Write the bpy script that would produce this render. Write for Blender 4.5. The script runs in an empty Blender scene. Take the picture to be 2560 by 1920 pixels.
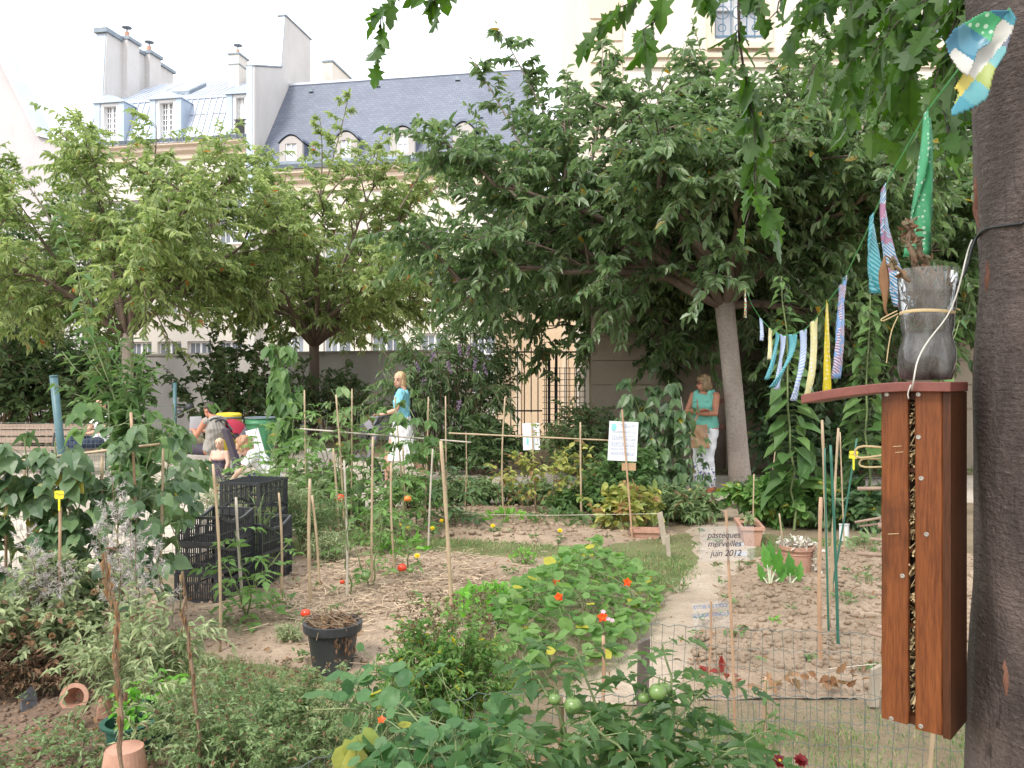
import bpy, math, random
import numpy as np
from mathutils import Vector, Matrix

S = bpy.context.scene
COL = S.collection
R = math.radians
# ---------------------------------------------------------------- camera
F_PX, HORIZON, EYE = 2089.0, 950.0, 1.6      # focal length in 2560-wide pixels, eye-level row, eye height
cam_d = bpy.data.cameras.new('camera')
cam_d.sensor_width = 36.0
cam_d.lens = F_PX / 2560.0 * 36.0
cam_d.shift_y = (HORIZON - 960.0) / 2560.0
cam_d.clip_start, cam_d.clip_end = 0.05, 1000.0
cam = bpy.data.objects.new('camera', cam_d)
COL.objects.link(cam)
cam.location = (0, 0, EYE)
cam.rotation_euler = (R(90), 0, 0)
S.camera = cam
# ---------------------------------------------------------------- sky, sun, exposure
SUN_EL, SUN_AZ = 48.0, 215.0                 # sun behind the camera, to the left (azimuth from +Y, clockwise)
W = bpy.data.worlds.new('World')
S.world = W
W.use_nodes = True
nt = W.node_tree
nt.nodes.clear()
wo = nt.nodes.new('ShaderNodeOutputWorld')
bg = nt.nodes.new('ShaderNodeBackground')
sky = nt.nodes.new('ShaderNodeTexSky')
sky.sky_type = 'NISHITA'
sky.sun_disc = False
sky.sun_elevation = R(SUN_EL)
sky.sun_rotation = R(SUN_AZ)
sky.air_density, sky.dust_density = 1.0, 3.0
mx = nt.nodes.new('ShaderNodeMix')
mx.data_type = 'RGBA'
mx.inputs[0].default_value = 0.86            # bright overcast: cloud hides most of the blue
mx.inputs[7].default_value = (8.6, 8.75, 9.1, 1)
nt.links.new(sky.outputs[0], mx.inputs[6])
nt.links.new(mx.outputs[2], bg.inputs[0])
bg.inputs[1].default_value = 0.12
nt.links.new(bg.outputs[0], wo.inputs[0])
sun_d = bpy.data.lights.new('sun', 'SUN')
sun_d.energy = 1.5
sun_d.angle = R(14)
sun_d.color = (1.0, 0.95, 0.87)
sun = bpy.data.objects.new('sun', sun_d)
COL.objects.link(sun)
sun.rotation_euler = (R(90 - SUN_EL), 0, R(180 - SUN_AZ))
S.view_settings.view_transform = 'Standard'
S.view_settings.look = 'None'
S.view_settings.gamma = 1
S.view_settings.exposure = 1.18

# ---------------------------------------------------------------- helpers: pixels to places
def P(px, py, Y):
    """The point at depth Y seen at photo pixel (px, py)."""
    return np.array([(px - 1280.0) / F_PX * Y, Y, EYE - (py - HORIZON) / F_PX * Y])
def G(px, py):
    """The ground point seen at photo pixel (px, py)."""
    return P(px, py, EYE * F_PX / (py - HORIZON))
def nrm(a):
    a = np.asarray(a, float)
    return a / np.maximum(np.linalg.norm(a, axis=-1, keepdims=True), 1e-9)
ORG = {}

class MB:
    """Collects shapes and links them as one mesh object."""
    def __init__(s):
        s.v, s.l, s.t, s.m, s.r, s.n = [], [], [], [], [], 0
    def add(s, v, faces, mat=0, rnd=0.5):
        v = np.asarray(v, float).reshape(-1, 3)
        if isinstance(faces, np.ndarray):
            f = faces.astype(np.int64) + s.n
            s.l.append(f.ravel()); s.t.append(np.full(len(f), f.shape[1])); nf = len(f)
        else:
            s.l.append(np.array([i for f in faces for i in f], dtype=np.int64) + s.n)
            s.t.append(np.array([len(f) for f in faces])); nf = len(faces)
        s.m.append(np.full(nf, mat))
        s.r.append(np.broadcast_to(np.asarray(rnd, float), (len(v),)))
        s.v.append(v); s.n += len(v)
        return s
    def box(s, c, size, rot=None, mat=0, rnd=0.5, taper=1.0):
        hx, hy, hz = [k / 2.0 for k in size]
        v = np.array([[x * (taper if z > 0 else 1), y * (taper if z > 0 else 1), z] for z in (-hz, hz) for x, y in ((-hx, -hy), (hx, -hy), (hx, hy), (-hx, hy))])
        if rot is not None: v = v @ np.asarray(rot).T
        return s.add(v + np.asarray(c, float), [[3, 2, 1, 0], [4, 5, 6, 7], [0, 1, 5, 4], [1, 2, 6, 5], [2, 3, 7, 6], [3, 0, 4, 7]], mat, rnd)
    def hexa(s, v, mat=0, rnd=0.5):
        return s.add(v, [[3, 2, 1, 0], [4, 5, 6, 7], [0, 1, 5, 4], [1, 2, 6, 5], [2, 3, 7, 6], [3, 0, 4, 7]], mat, rnd)
    def tube(s, pts, rad, sides=6, cap=True, mat=0, rnd=0.5, ref=None, flat=1.0, noise=0.0):
        p = np.asarray(pts, float); n = len(p)
        rad = np.broadcast_to(np.asarray(rad, float), (n,)) if np.ndim(rad) < 2 else np.asarray(rad, float)
        t = np.gradient(p, axis=0); t = nrm(t)
        a = np.array(ref if ref is not None else ([0, 0, 1] if abs(t[0][2]) < 0.9 else [1, 0, 0]), float)
        A = np.zeros((n, 3))
        for i in range(n):
            a = a - t[i] * np.dot(a, t[i]); a = a / max(np.linalg.norm(a), 1e-9); A[i] = a
        B = np.cross(t, A)
        ang = np.arange(sides) * 2 * np.pi / sides
        ca, sa = np.cos(ang), np.sin(ang)
        if rad.ndim == 2: ra, rb = rad[:, 0], rad[:, 1]
        else: ra, rb = rad, rad * flat
        v = p[:, None, :] + ra[:, None, None] * ca[None, :, None] * A[:, None, :] + rb[:, None, None] * sa[None, :, None] * B[:, None, :]
        if noise: v = v + np.random.RandomState(n + sides).normal(0, noise, v.shape)
        i = np.arange(n - 1)[:, None] * sides; j = np.arange(sides)[None, :]; k = (j + 1) % sides
        f = np.stack([i + j, i + k, i + sides + k, i + sides + j], -1).reshape(-1, 4)
        s.add(v.reshape(-1, 3), f, mat, rnd)
        if cap and sides > 2:
            b = s.n - n * sides
            s.l.append(np.arange(sides)[::-1] + b); s.t.append(np.array([sides])); s.m.append(np.array([mat]))
            s.l.append(np.arange(sides) + b + (n - 1) * sides); s.t.append(np.array([sides])); s.m.append(np.array([mat]))
        return s
    def lathe(s, c, prof, sides=24, mat=0, rnd=0.5, rot=None, close=False, lobes=0, amp=0.0, sq=1.0):
        c = np.asarray(c, float); prof = np.asarray(prof, float); n = len(prof)
        ang = np.arange(sides) * 2 * np.pi / sides
        r = prof[:, 0][:, None] * np.ones(sides)[None]
        if lobes: r = r * (1 + (amp if np.ndim(amp) == 0 else np.asarray(amp)[:, None]) * np.cos(lobes * ang)[None])
        v = np.stack([r * np.cos(ang), r * np.sin(ang) * sq, prof[:, 1][:, None] + 0 * r], -1).reshape(-1, 3)
        if rot is not None: v = v @ np.asarray(rot).T
        i = np.arange(n - 1)[:, None] * sides; j = np.arange(sides)[None]; k = (j + 1) % sides
        f = np.stack([i + j, i + k, i + sides + k, i + sides + j], -1).reshape(-1, 4)
        return s.add(v + c, f, mat, rnd)
    def ball(s, c, r, seg=10, rings=7, mat=0, rnd=0.5, rot=None):
        r = np.broadcast_to(np.asarray(r, float), (3,))
        a = np.linspace(0, np.pi, rings)
        v = np.array([[math.sin(x) * math.cos(y), math.sin(x) * math.sin(y), -math.cos(x)] for x in a for y in np.arange(seg) * 2 * np.pi / seg]) * r
        if rot is not None: v = v @ np.asarray(rot).T
        i = np.arange(rings - 1)[:, None] * seg; j = np.arange(seg)[None]; k = (j + 1) % seg
        f = np.stack([i + j, i + k, i + seg + k, i + seg + j], -1).reshape(-1, 4)
        return s.add(v + np.asarray(c, float), f, mat, rnd)
    def prism(s, poly, a, b, mat=0, rnd=0.5):
        """poly: list of 3-D points; extruded from +a to +b (vectors)."""
        p = np.asarray(poly, float); n = len(p)
        v = np.concatenate([p + np.asarray(a, float), p + np.asarray(b, float)])
        f = [list(range(n))[::-1], [n + i for i in range(n)]] + [[i, (i + 1) % n, n + (i + 1) % n, n + i] for i in range(n)]
        return s.add(v, f, mat, rnd)
    def build(s, name, mats, parent=None, smooth=False, origin=None, **props):
        me = bpy.data.meshes.new(name)
        if not isinstance(mats, (list, tuple)): mats = [mats]
        for m in mats: me.materials.append(m)
        v = np.concatenate(s.v); l = np.concatenate(s.l); t = np.concatenate(s.t); m = np.concatenate(s.m); r = np.concatenate(s.r)
        if parent is not None: org = ORG[parent.name]
        elif origin is not None: org = np.asarray(origin, float)
        else: org = np.array([(v[:, 0].min() + v[:, 0].max()) / 2, (v[:, 1].min() + v[:, 1].max()) / 2, v[:, 2].min()])
        v = v - org
        me.vertices.add(len(v)); me.loops.add(len(l)); me.polygons.add(len(t))
        me.vertices.foreach_set('co', v.ravel())
        me.loops.foreach_set('vertex_index', l.astype(np.int32))
        st = np.zeros(len(t), np.int32); st[1:] = np.cumsum(t)[:-1]
        me.polygons.foreach_set('loop_start', st)
        me.polygons.foreach_set('material_index', m.astype(np.int32))
        me.polygons.foreach_set('use_smooth', np.full(len(t), bool(smooth)))
        at = me.attributes.new('rnd', 'FLOAT', 'POINT')
        at.data.foreach_set('value', r.astype(np.float32))
        me.update(calc_edges=True)
        o = bpy.data.objects.new(name, me)
        COL.objects.link(o)
        if parent is not None:
            o.parent = parent
        else:
            o.location = org
        ORG[o.name] = org
        for k, x in props.items(): o[k] = x
        return o

def thing(name, label, cat, loc, group=None):
    o = bpy.data.objects.new(name, None)
    COL.objects.link(o)
    o.empty_display_size = 0.1
    o.location = tuple(float(k) for k in loc)
    ORG[o.name] = np.asarray(loc, float)
    o['label'] = label; o['category'] = cat
    if group: o['group'] = group
    return o
def tag(o, label, cat, group=None):
    o['label'] = label; o['category'] = cat
    if group: o['group'] = group
    return o
def copy_tree(o, parent=None):
    c = o.copy(); COL.objects.link(c)
    if parent is not None: c.parent = parent
    for ch in list(o.children): copy_tree(ch, c)
    return c
def rotz(a):
    c, s_ = math.cos(a), math.sin(a)
    return np.array([[c, -s_, 0], [s_, c, 0], [0, 0, 1.0]])
def rotx(a):
    c, s_ = math.cos(a), math.sin(a)
    return np.array([[1.0, 0, 0], [0, c, -s_], [0, s_, c]])
def roty(a):
    c, s_ = math.cos(a), math.sin(a)
    return np.array([[c, 0, s_], [0, 1.0, 0], [-s_, 0, c]])
def bez(a, b, c, n=8):
    t = np.linspace(0, 1, n)[:, None]
    return (1 - t) ** 2 * np.asarray(a) + 2 * t * (1 - t) * np.asarray(b) + t ** 2 * np.asarray(c)
def poly_at(p, ts):
    """Points and directions at parameters ts (0..1) along polyline p."""
    p = np.asarray(p, float); n = len(p) - 1
    x = np.clip(np.asarray(ts, float), 0, 0.9999) * n
    i = x.astype(int); f = (x - i)[:, None]
    return p[i] * (1 - f) + p[i + 1] * f, nrm(p[i + 1] - p[i])

# ---------------------------------------------------------------- leaves
def _fold(pts, z=0.10, droop=0.12):
    return [(x, y, abs(y) * z - droop * x * x) for x, y in pts]
LEAF = {}
LEAF['oval'] = (np.array(_fold([(0, 0), (.5, 0), (1, 0), (.28, .46), (.68, .36), (.28, -.46), (.68, -.36)], .35, .16)),
                [[0, 1, 4, 3], [1, 2, 4], [0, 5, 6, 1], [1, 6, 2]])
LEAF['lance'] = (np.array(_fold([(0, 0), (.5, 0), (1, 0), (.35, .5), (.35, -.5)], .3, .22)), [[0, 1, 3], [1, 2, 3], [0, 4, 1], [1, 4, 2]])
LEAF['kite'] = (np.array(_fold([(0, 0), (.45, .5), (1, 0), (.45, -.5)], .2, .15)), [[0, 3, 2, 1]])
LEAF['heart'] = (np.array(_fold([(0, 0), (.5, 0), (1.0, 0), (-.13, .26), (.08, .48), (.42, .46), (.74, .22), (-.13, -.26), (.08, -.48), (.42, -.46), (.74, -.22)], .22, .2)),
                 [[0, 4, 3], [0, 1, 5, 4], [1, 6, 5], [1, 2, 6], [0, 7, 8], [0, 8, 9, 1], [1, 9, 10], [1, 10, 2]])
_a = np.arange(10) * 2 * np.pi / 10
LEAF['round'] = (np.concatenate([[[0, 0, 0]], np.stack([.27 * np.cos(_a), .27 * np.sin(_a), .035 + 0 * _a], -1),
                                 np.stack([(.5 + .03 * np.cos(5 * _a)) * np.cos(_a), (.5 + .03 * np.cos(5 * _a)) * np.sin(_a), .05 + .035 * np.sin(3 * _a)], -1)]),
                 [[0, 1 + i, 1 + (i + 1) % 10] for i in range(10)] + [[1 + i, 11 + i, 11 + (i + 1) % 10, 1 + (i + 1) % 10] for i in range(10)])
_lob = [(.0, .03), (.10, .22), (.22, .16), (.30, .50), (.44, .30), (.62, .47), (.64, .22), (.82, .24), (1.0, .0)]
_lv = [(x, y) for x, y in _lob] + [(x, -y) for x, y in _lob[:-1]] + [(.12, 0), (.3, 0), (.5, 0), (.7, 0)]
LEAF['lobed'] = (np.array(_fold(_lv, .25, .2)), [])
_m = [17, 18, 19, 20]
def _lobf():
    f = []
    L = list(range(9)); Rr = list(range(9, 17)) + [8]
    for S_, flip in ((L, 0), (Rr, 1)):
        q = [[S_[0], 17, S_[1]], [17, S_[2], S_[1]], [17, 18, S_[2]], [18, S_[3], S_[2]], [18, 19, S_[4]], [18, S_[4], S_[3]],
             [19, S_[5], S_[4]], [19, 20, S_[6]], [19, S_[6], S_[5]], [20, S_[7], S_[6]], [20, S_[8], S_[7]]]
        f += [x[::-1] if flip else x for x in q]
    return f + [[0, 9, 17]]
LEAF['lobed'] = (LEAF['lobed'][0], _lobf())
_tl = [(0, 0), (.35, 0), (.7, 0), (1, 0), (.1, .3), (.26, .28), (.34, .46), (.5, .3), (.62, .34), (.76, .14)]
_tv = _tl + [(x, -y) for x, y in _tl[4:]]
LEAF['tooth'] = (np.array(_fold(_tv, .25, .25)), [[0, 1, 5, 4], [1, 6, 5], [1, 7, 6], [1, 2, 8, 7], [2, 9, 8], [2, 3, 9],
                                                  [0, 10, 11, 1], [1, 11, 12], [1, 12, 13], [1, 13, 14, 2], [2, 14, 15], [2, 15, 3]])
for _k in list(LEAF):
    _v, _f = LEAF[_k]
    _by = {}
    for q in _f: _by.setdefault(len(q), []).append(q)
    LEAF[_k] = (np.asarray(_v, float), [np.array(x) for x in _by.values()])

def leaves(mb, pos, D, N, L, Wd, tpl='oval', rnd=None, mat=0, rs=None):
    pos = np.asarray(pos, float); n = len(pos)
    if n == 0: return
    rs = rs or np.random.RandomState(n)
    D = nrm(np.broadcast_to(D, (n, 3))); N = np.broadcast_to(np.asarray(N, float), (n, 3))
    N = N - D * (N * D).sum(1, keepdims=True)
    N = nrm(N + 1e-6 * np.array([.3, .7, .2]))
    Yv = np.cross(N, D)
    L = np.broadcast_to(np.asarray(L, float), (n,)); Wd = np.broadcast_to(np.asarray(Wd, float), (n,))
    tv, tf = LEAF[tpl]
    cu = rs.uniform(0.3, 1.7, n)
    v = pos[:, None] + (L[:, None] * tv[None, :, 0])[..., None] * D[:, None] + (Wd[:, None] * tv[None, :, 1])[..., None] * Yv[:, None] + ((L * cu)[:, None] * tv[None, :, 2])[..., None] * N[:, None]
    m = len(tv)
    rnd = rs.uniform(0, 1, n) if rnd is None else np.broadcast_to(np.asarray(rnd, float), (n,))
    off = (np.arange(n) * m)[:, None, None]
    first = True
    for f in tf:
        ff = (f[None] + off).reshape(-1, f.shape[1])
        if first:
            mb.add(v.reshape(-1, 3), ff, mat, np.repeat(rnd, m)); first = False
        else:
            base = mb.n - n * m
            mb.l.append((ff + base).ravel()); mb.t.append(np.full(len(ff), ff.shape[1])); mb.m.append(np.full(len(ff), mat))

# ---------------------------------------------------------------- materials
def srgb(r, g, b, k=1.0):
    def f(c):
        c /= 255.0
        return (c / 12.92 if c <= 0.04045 else ((c + 0.055) / 1.055) ** 2.4) * k
    return (f(r), f(g), f(b), 1.0)
def newmat(name):
    m = bpy.data.materials.new(name); m.use_nodes = True
    nt = m.node_tree
    return m, nt, nt.nodes['Principled BSDF']
def ramp2(nt, fac, c1, c2, p1=0.3, p2=0.7):
    r = nt.nodes.new('ShaderNodeValToRGB')
    r.color_ramp.elements[0].position, r.color_ramp.elements[0].color = p1, c1
    r.color_ramp.elements[1].position, r.color_ramp.elements[1].color = p2, c2
    nt.links.new(fac, r.inputs[0])
    return r.outputs[0]
def mixc(nt, fac, a, b, mode='MIX'):
    m = nt.nodes.new('ShaderNodeMix'); m.data_type = 'RGBA'; m.blend_type = mode
    for sock, x in ((0, fac), (6, a), (7, b)):
        if isinstance(x, (int, float, tuple)): m.inputs[sock].default_value = x
        else: nt.links.new(x, m.inputs[sock])
    return m.outputs[2]
def noise(nt, scale, detail=4, rough=0.55, vec=(1, 1, 1), coord='Object', dist=0.0):
    tc = nt.nodes.new('ShaderNodeTexCoord'); mp = nt.nodes.new('ShaderNodeMapping')
    mp.inputs['Scale'].default_value = vec
    nt.links.new(tc.outputs[coord], mp.inputs[0])
    n = nt.nodes.new('ShaderNodeTexNoise')
    n.inputs['Scale'].default_value = scale; n.inputs['Detail'].default_value = detail; n.inputs['Roughness'].default_value = rough
    n.inputs['Distortion'].default_value = dist
    nt.links.new(mp.outputs[0], n.inputs['Vector'])
    return n.outputs['Fac']
def bump(nt, b, h, strength=0.3, dist=0.01):
    x = nt.nodes.new('ShaderNodeBump'); x.inputs['Strength'].default_value = strength; x.inputs['Distance'].default_value = dist
    nt.links.new(h, x.inputs['Height']); nt.links.new(x.outputs[0], b.inputs['Normal'])
def pmat(name, c1, c2, scale=5.0, rough=0.7, bstr=0.2, bscale=None, bdist=0.005, vec=(1, 1, 1), metal=0.0, fine=0.25, p=(0.3, 0.7), spec=0.5):
    m, nt, b = newmat(name)
    n1 = noise(nt, scale, 5, 0.6, vec)
    col = ramp2(nt, n1, c1, c2, *p)
    n2 = noise(nt, bscale or scale * 6, 4, 0.6, vec)
    f = nt.nodes.new('ShaderNodeMapRange'); f.inputs[3].default_value = 1 - fine; f.inputs[4].default_value = 1 + fine
    nt.links.new(n2, f.inputs[0])
    mm = nt.nodes.new('ShaderNodeVectorMath'); mm.operation = 'SCALE'
    nt.links.new(col, mm.inputs[0]); nt.links.new(f.outputs[0], mm.inputs['Scale'])
    nt.links.new(mm.outputs[0], b.inputs['Base Color'])
    b.inputs['Roughness'].default_value = rough; b.inputs['Metallic'].default_value = metal
    b.inputs['Specular IOR Level'].default_value = spec
    if bstr: bump(nt, b, n2, bstr, bdist)
    return m
def leafmat(name, c1, c2, c3=None, trans=0.35, rough=0.45, spec=0.4, p3=0.92):
    """Leaf: colour spread per leaf from c1 to c2 (a few of c3); part of the light passes through."""
    if c1[1] > c1[0] * 1.1: c1, c2 = [(c[0] * 1.2, c[1] * 1.3, c[2] * 1.05, 1) for c in (c1, c2)]
    m, nt, b = newmat(name)
    at = nt.nodes.new('ShaderNodeAttribute'); at.attribute_name = 'rnd'
    r = nt.nodes.new('ShaderNodeValToRGB')
    e = r.color_ramp.elements
    e[0].position, e[0].color = 0.0, c1
    e[1].position, e[1].color = p3 - 0.006, c2
    if c3:
        x = e.new(p3); x.color = c3
    nt.links.new(at.outputs['Fac'], r.inputs[0])
    col = mixc(nt, 0.5, r.outputs[0], ramp2(nt, noise(nt, 30, 3), (0.75, 0.75, 0.75, 1), (1.25, 1.25, 1.25, 1)), 'MULTIPLY')
    geo = nt.nodes.new('ShaderNodeNewGeometry')
    pale = mixc(nt, 0.35, col, (0.20, 0.26, 0.16, 1))
    side = mixc(nt, geo.outputs['Backfacing'], col, pale)
    nt.links.new(side, b.inputs['Base Color'])
    b.inputs['Roughness'].default_value = rough; b.inputs['Specular IOR Level'].default_value = spec
    tr = nt.nodes.new('ShaderNodeBsdfTranslucent')
    hs = nt.nodes.new('ShaderNodeHueSaturation'); hs.inputs['Saturation'].default_value = 1.15; hs.inputs['Value'].default_value = 1.6; hs.inputs['Hue'].default_value = 0.493
    nt.links.new(col, hs.inputs['Color']); nt.links.new(hs.outputs[0], tr.inputs[0])
    ms = nt.nodes.new('ShaderNodeMixShader'); ms.inputs[0].default_value = trans
    nt.links.new(b.outputs[0], ms.inputs[1]); nt.links.new(tr.outputs[0], ms.inputs[2])
    nt.links.new(ms.outputs[0], nt.nodes['Material Output'].inputs[0])
    return m
def lin(r, g, b): return (r, g, b, 1.0)
M = {}
# vegetation
M['cherry_leaf'] = leafmat('cherry_leaf', lin(.125, .178, .068), lin(.32, .35, .185), lin(.45, .16, .05), p3=.997, trans=.46, rough=.38, spec=.6)
M['cherry_dark'] = leafmat('cherry_dark', lin(.055, .10, .044), lin(.15, .20, .105), lin(.40, .28, .05), p3=.996, trans=.40, rough=.34, spec=.55)
M['maple_leaf'] = leafmat('maple_leaf', lin(.03, .075, .014), lin(.07, .14, .028), trans=.4)
M['shrub_leaf'] = leafmat('shrub_leaf', lin(.042, .08, .034), lin(.10, .14, .065), trans=.28)
M['buddleia_leaf'] = leafmat('buddleia_leaf', lin(.06, .105, .045), lin(.14, .19, .10), trans=.25, rough=.6)
M['bean_leaf'] = leafmat('bean_leaf', lin(.038, .078, .036), lin(.09, .138, .064), lin(.42, .36, .05), p3=.985, trans=.28, spec=.6)
M['tomato_leaf'] = leafmat('tomato_leaf', lin(.07, .14, .04), lin(.14, .22, .08), lin(.36, .30, .08), p3=.96, trans=.35, rough=.55)
M['sunflower_leaf'] = leafmat('sunflower_leaf', lin(.05, .10, .036), lin(.105, .165, .065), trans=.35, rough=.55)
M['herb_leaf'] = leafmat('herb_leaf', lin(.08, .13, .055), lin(.20, .25, .14), lin(.24, .14, .08), p3=.93, trans=.3, rough=.6)
M['grey_herb'] = leafmat('grey_herb', lin(.15, .185, .11), lin(.34, .355, .245), lin(.22, .13, .09), p3=.92, trans=.3, rough=.65)
M['nasturtium_leaf'] = leafmat('nasturtium_leaf', lin(.075, .165, .045), lin(.19, .275, .115), lin(.45, .42, .06), p3=.965, trans=.45, rough=.5)
M['nasturtium_blue'] = leafmat('nasturtium_blue', lin(.034, .092, .034), lin(.09, .165, .075), lin(.42, .40, .05), p3=.97, trans=.38, rough=.5)
M['bright_leaf'] = leafmat('bright_leaf', lin(.10, .25, .04), lin(.18, .36, .08), trans=.45)
M['yellow_leaf'] = leafmat('yellow_leaf', lin(.15, .20, .07), lin(.40, .36, .13), lin(.42, .27, .14), p3=.86, trans=.4)
M['dry_leaf'] = leafmat('dry_leaf', lin(.20, .10, .045), lin(.36, .22, .12), trans=.3, rough=.8)
M['grass_blade'] = leafmat('grass_blade', lin(.07, .125, .045), lin(.17, .22, .095), lin(.34, .28, .15), p3=.85, trans=.3, rough=.7)
M['chard_leaf'] = leafmat('chard_leaf', lin(.05, .15, .025), lin(.10, .23, .05), trans=.35)
M['fore_leaf'] = leafmat('fore_leaf', lin(.03, .072, .024), lin(.085, .145, .052), lin(.36, .32, .06), p3=.985, trans=.38)
M['red_leaf'] = leafmat('red_leaf', lin(.22, .03, .025), lin(.34, .06, .04), trans=.3)
M['seed_white'] = leafmat('seed_white', lin(.42, .39, .38), lin(.62, .58, .58), trans=.4, rough=.9)
M['green_stem'] = pmat('green_stem', lin(.10, .15, .05), lin(.20, .24, .10), 20, .6, .1)
M['brown_stem'] = pmat('brown_stem', lin(.10, .065, .04), lin(.22, .15, .09), 20, .8, .2)
M['seed_brown'] = leafmat('seed_brown', lin(.09, .05, .03), lin(.22, .13, .075), trans=.1, rough=.9)
def bark(name, c1, c2, lent, rings=9.0, bs=.5):
    m, nt, b = newmat(name)
    n1 = noise(nt, 3.0, 6, .6, (1, 1, .6))
    col = ramp2(nt, n1, c1, c2)
    n2 = noise(nt, rings, 5, .65, (1.6, 1.6, 7))
    band = ramp2(nt, n2, (0, 0, 0, 1), (1, 1, 1, 1), .56, .70)
    col = mixc(nt, band, col, lent)
    n3 = noise(nt, 26, 5, .7, (1, 1, 2.2))
    col = mixc(nt, .7, col, ramp2(nt, n3, (.65, .65, .65, 1), (1.2, 1.2, 1.2, 1)), 'MULTIPLY')
    nt.links.new(col, b.inputs['Base Color']); b.inputs['Roughness'].default_value = .75
    add = nt.nodes.new('ShaderNodeMath'); nt.links.new(n2, add.inputs[0]); nt.links.new(n3, add.inputs[1])
    bump(nt, b, add.outputs[0], bs, .010)
    return m
M['bark_pale'] = bark('bark_pale', lin(.32, .26, .22), lin(.46, .39, .34), lin(.22, .165, .13))
M['bark_mid'] = bark('bark_mid', lin(.12, .085, .065), lin(.22, .165, .13), lin(.08, .055, .045))
def near_bark():
    m, nt, b = newmat('bark_near'); n1 = noise(nt, 5, 6, .65, (1, 1, .5), dist=.5); n2 = noise(nt, 34, 4, .6, (.8, .8, 3.2)); n3 = noise(nt, 130, 4, .7); n4 = noise(nt, 9, 6, .7, (2.4, 2.4, .55), dist=1.2)
    col = ramp2(nt, n1, lin(.045, .030, .025), lin(.14, .108, .095), .38, .64); col = mixc(nt, ramp2(nt, n2, (0, 0, 0, 1), (.6, .6, .6, 1), .62, .72), col, lin(.19, .155, .135)); crack = ramp2(nt, n4, (1, 1, 1, 1), (0, 0, 0, 1), .30, .40)
    col = mixc(nt, crack, col, lin(.028, .017, .013)); col = mixc(nt, .8, col, ramp2(nt, n3, (.6, .58, .57, 1), (1.3, 1.3, 1.3, 1)), 'MULTIPLY'); nt.links.new(col, b.inputs['Base Color']); b.inputs['Roughness'].default_value = .72
    a = nt.nodes.new('ShaderNodeMath'); nt.links.new(n3, a.inputs[0]); nt.links.new(n4, a.inputs[1]); c = nt.nodes.new('ShaderNodeMath'); nt.links.new(a.outputs[0], c.inputs[0]); nt.links.new(n2, c.inputs[1]); bump(nt, b, c.outputs[0], .8, .014); return m
M['bark_near'] = near_bark()
# ground
def soilmat(name, c1, c2, c3):
    m, nt, b = newmat(name)
    col = ramp2(nt, noise(nt, 1.3, 5, .6), c1, c2)
    n2 = noise(nt, 22, 6, .7)
    col = mixc(nt, ramp2(nt, n2, (0, 0, 0, 1), (1, 1, 1, 1), .5, .75), col, c3)
    damp = noise(nt, .8, 6, .65, (1, 1.6, 1), dist=.8)
    col = mixc(nt, .75, col, ramp2(nt, damp, (.76, .74, .72, 1), (1.12, 1.12, 1.13, 1), .38, .6), 'MULTIPLY')
    n3 = noise(nt, 90, 4, .7)
    col = mixc(nt, .8, col, ramp2(nt, n3, (.7, .7, .7, 1), (1.2, 1.2, 1.2, 1)), 'MULTIPLY')
    nt.links.new(col, b.inputs['Base Color']); b.inputs['Roughness'].default_value = .95; b.inputs['Specular IOR Level'].default_value = .1
    bump(nt, b, n2, .6, .02)
    return m
M['soil'] = soilmat('soil', lin(.275, .208, .148), lin(.38, .296, .218), lin(.20, .146, .102))
M['soil_dark'] = soilmat('soil_dark', lin(.18, .125, .09), lin(.27, .195, .145), lin(.12, .082, .06))
M['earth'] = soilmat('earth', lin(.36, .29, .22), lin(.44, .365, .285), lin(.31, .245, .18))
M['lawn'] = soilmat('lawn', lin(.125, .145, .062), lin(.20, .20, .10), lin(.22, .17, .11))
M['sand'] = soilmat('sand', lin(.46, .40, .33), lin(.54, .48, .40), lin(.42, .36, .29))
M['turf'] = soilmat('turf', lin(.21, .165, .11), lin(.29, .225, .155), lin(.15, .145, .08))
# building stuff
def plaster(name, c1, c2, stain):
    m, nt, b = newmat(name)
    col = ramp2(nt, noise(nt, .5, 5, .6), c1, c2)
    st = noise(nt, .9, 6, .7, (2.2, 2.2, .35))
    col = mixc(nt, ramp2(nt, st, (0, 0, 0, 1), (.5, .5, .5, 1), .52, .8), col, stain)
    n3 = noise(nt, 14, 4, .7)
    col = mixc(nt, .35, col, ramp2(nt, n3, (.8, .8, .8, 1), (1.1, 1.1, 1.1, 1)), 'MULTIPLY')
    nt.links.new(col, b.inputs['Base Color']); b.inputs['Roughness'].default_value = .9; b.inputs['Specular IOR Level'].default_value = .2
    bump(nt, b, n3, .15, .01)
    return m
M['white_plaster'] = plaster('white_plaster', lin(.63, .585, .52), lin(.69, .65, .585), lin(.50, .44, .38))
M['gable_plaster'] = plaster('gable_plaster', lin(.50, .47, .475), lin(.56, .53, .535), lin(.42, .38, .38))
M['cream_stone'] = plaster('cream_stone', lin(.66, .54, .42), lin(.74, .63, .51), lin(.52, .42, .32))
M['pale_stone'] = plaster('pale_stone', lin(.66, .60, .52), lin(.74, .68, .60), lin(.50, .44, .37))
M['grey_render'] = plaster('grey_render', lin(.52, .50, .485), lin(.60, .58, .56), lin(.38, .36, .345))
M['beige_wall'] = plaster('beige_wall', lin(.62, .47, .33), lin(.70, .55, .40), lin(.50, .38, .27))
M['garden_wall'] = plaster('garden_wall', lin(.40, .38, .36), lin(.50, .47, .45), lin(.28, .26, .24))
M['shaded_stone'] = plaster('shaded_stone', lin(.27, .225, .17), lin(.34, .285, .22), lin(.18, .145, .105))  # rusticated stone, its colour lowered to carry the shade on that wall
M['concrete'] = plaster('concrete', lin(.30, .275, .245), lin(.38, .35, .31), lin(.22, .20, .18))
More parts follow.
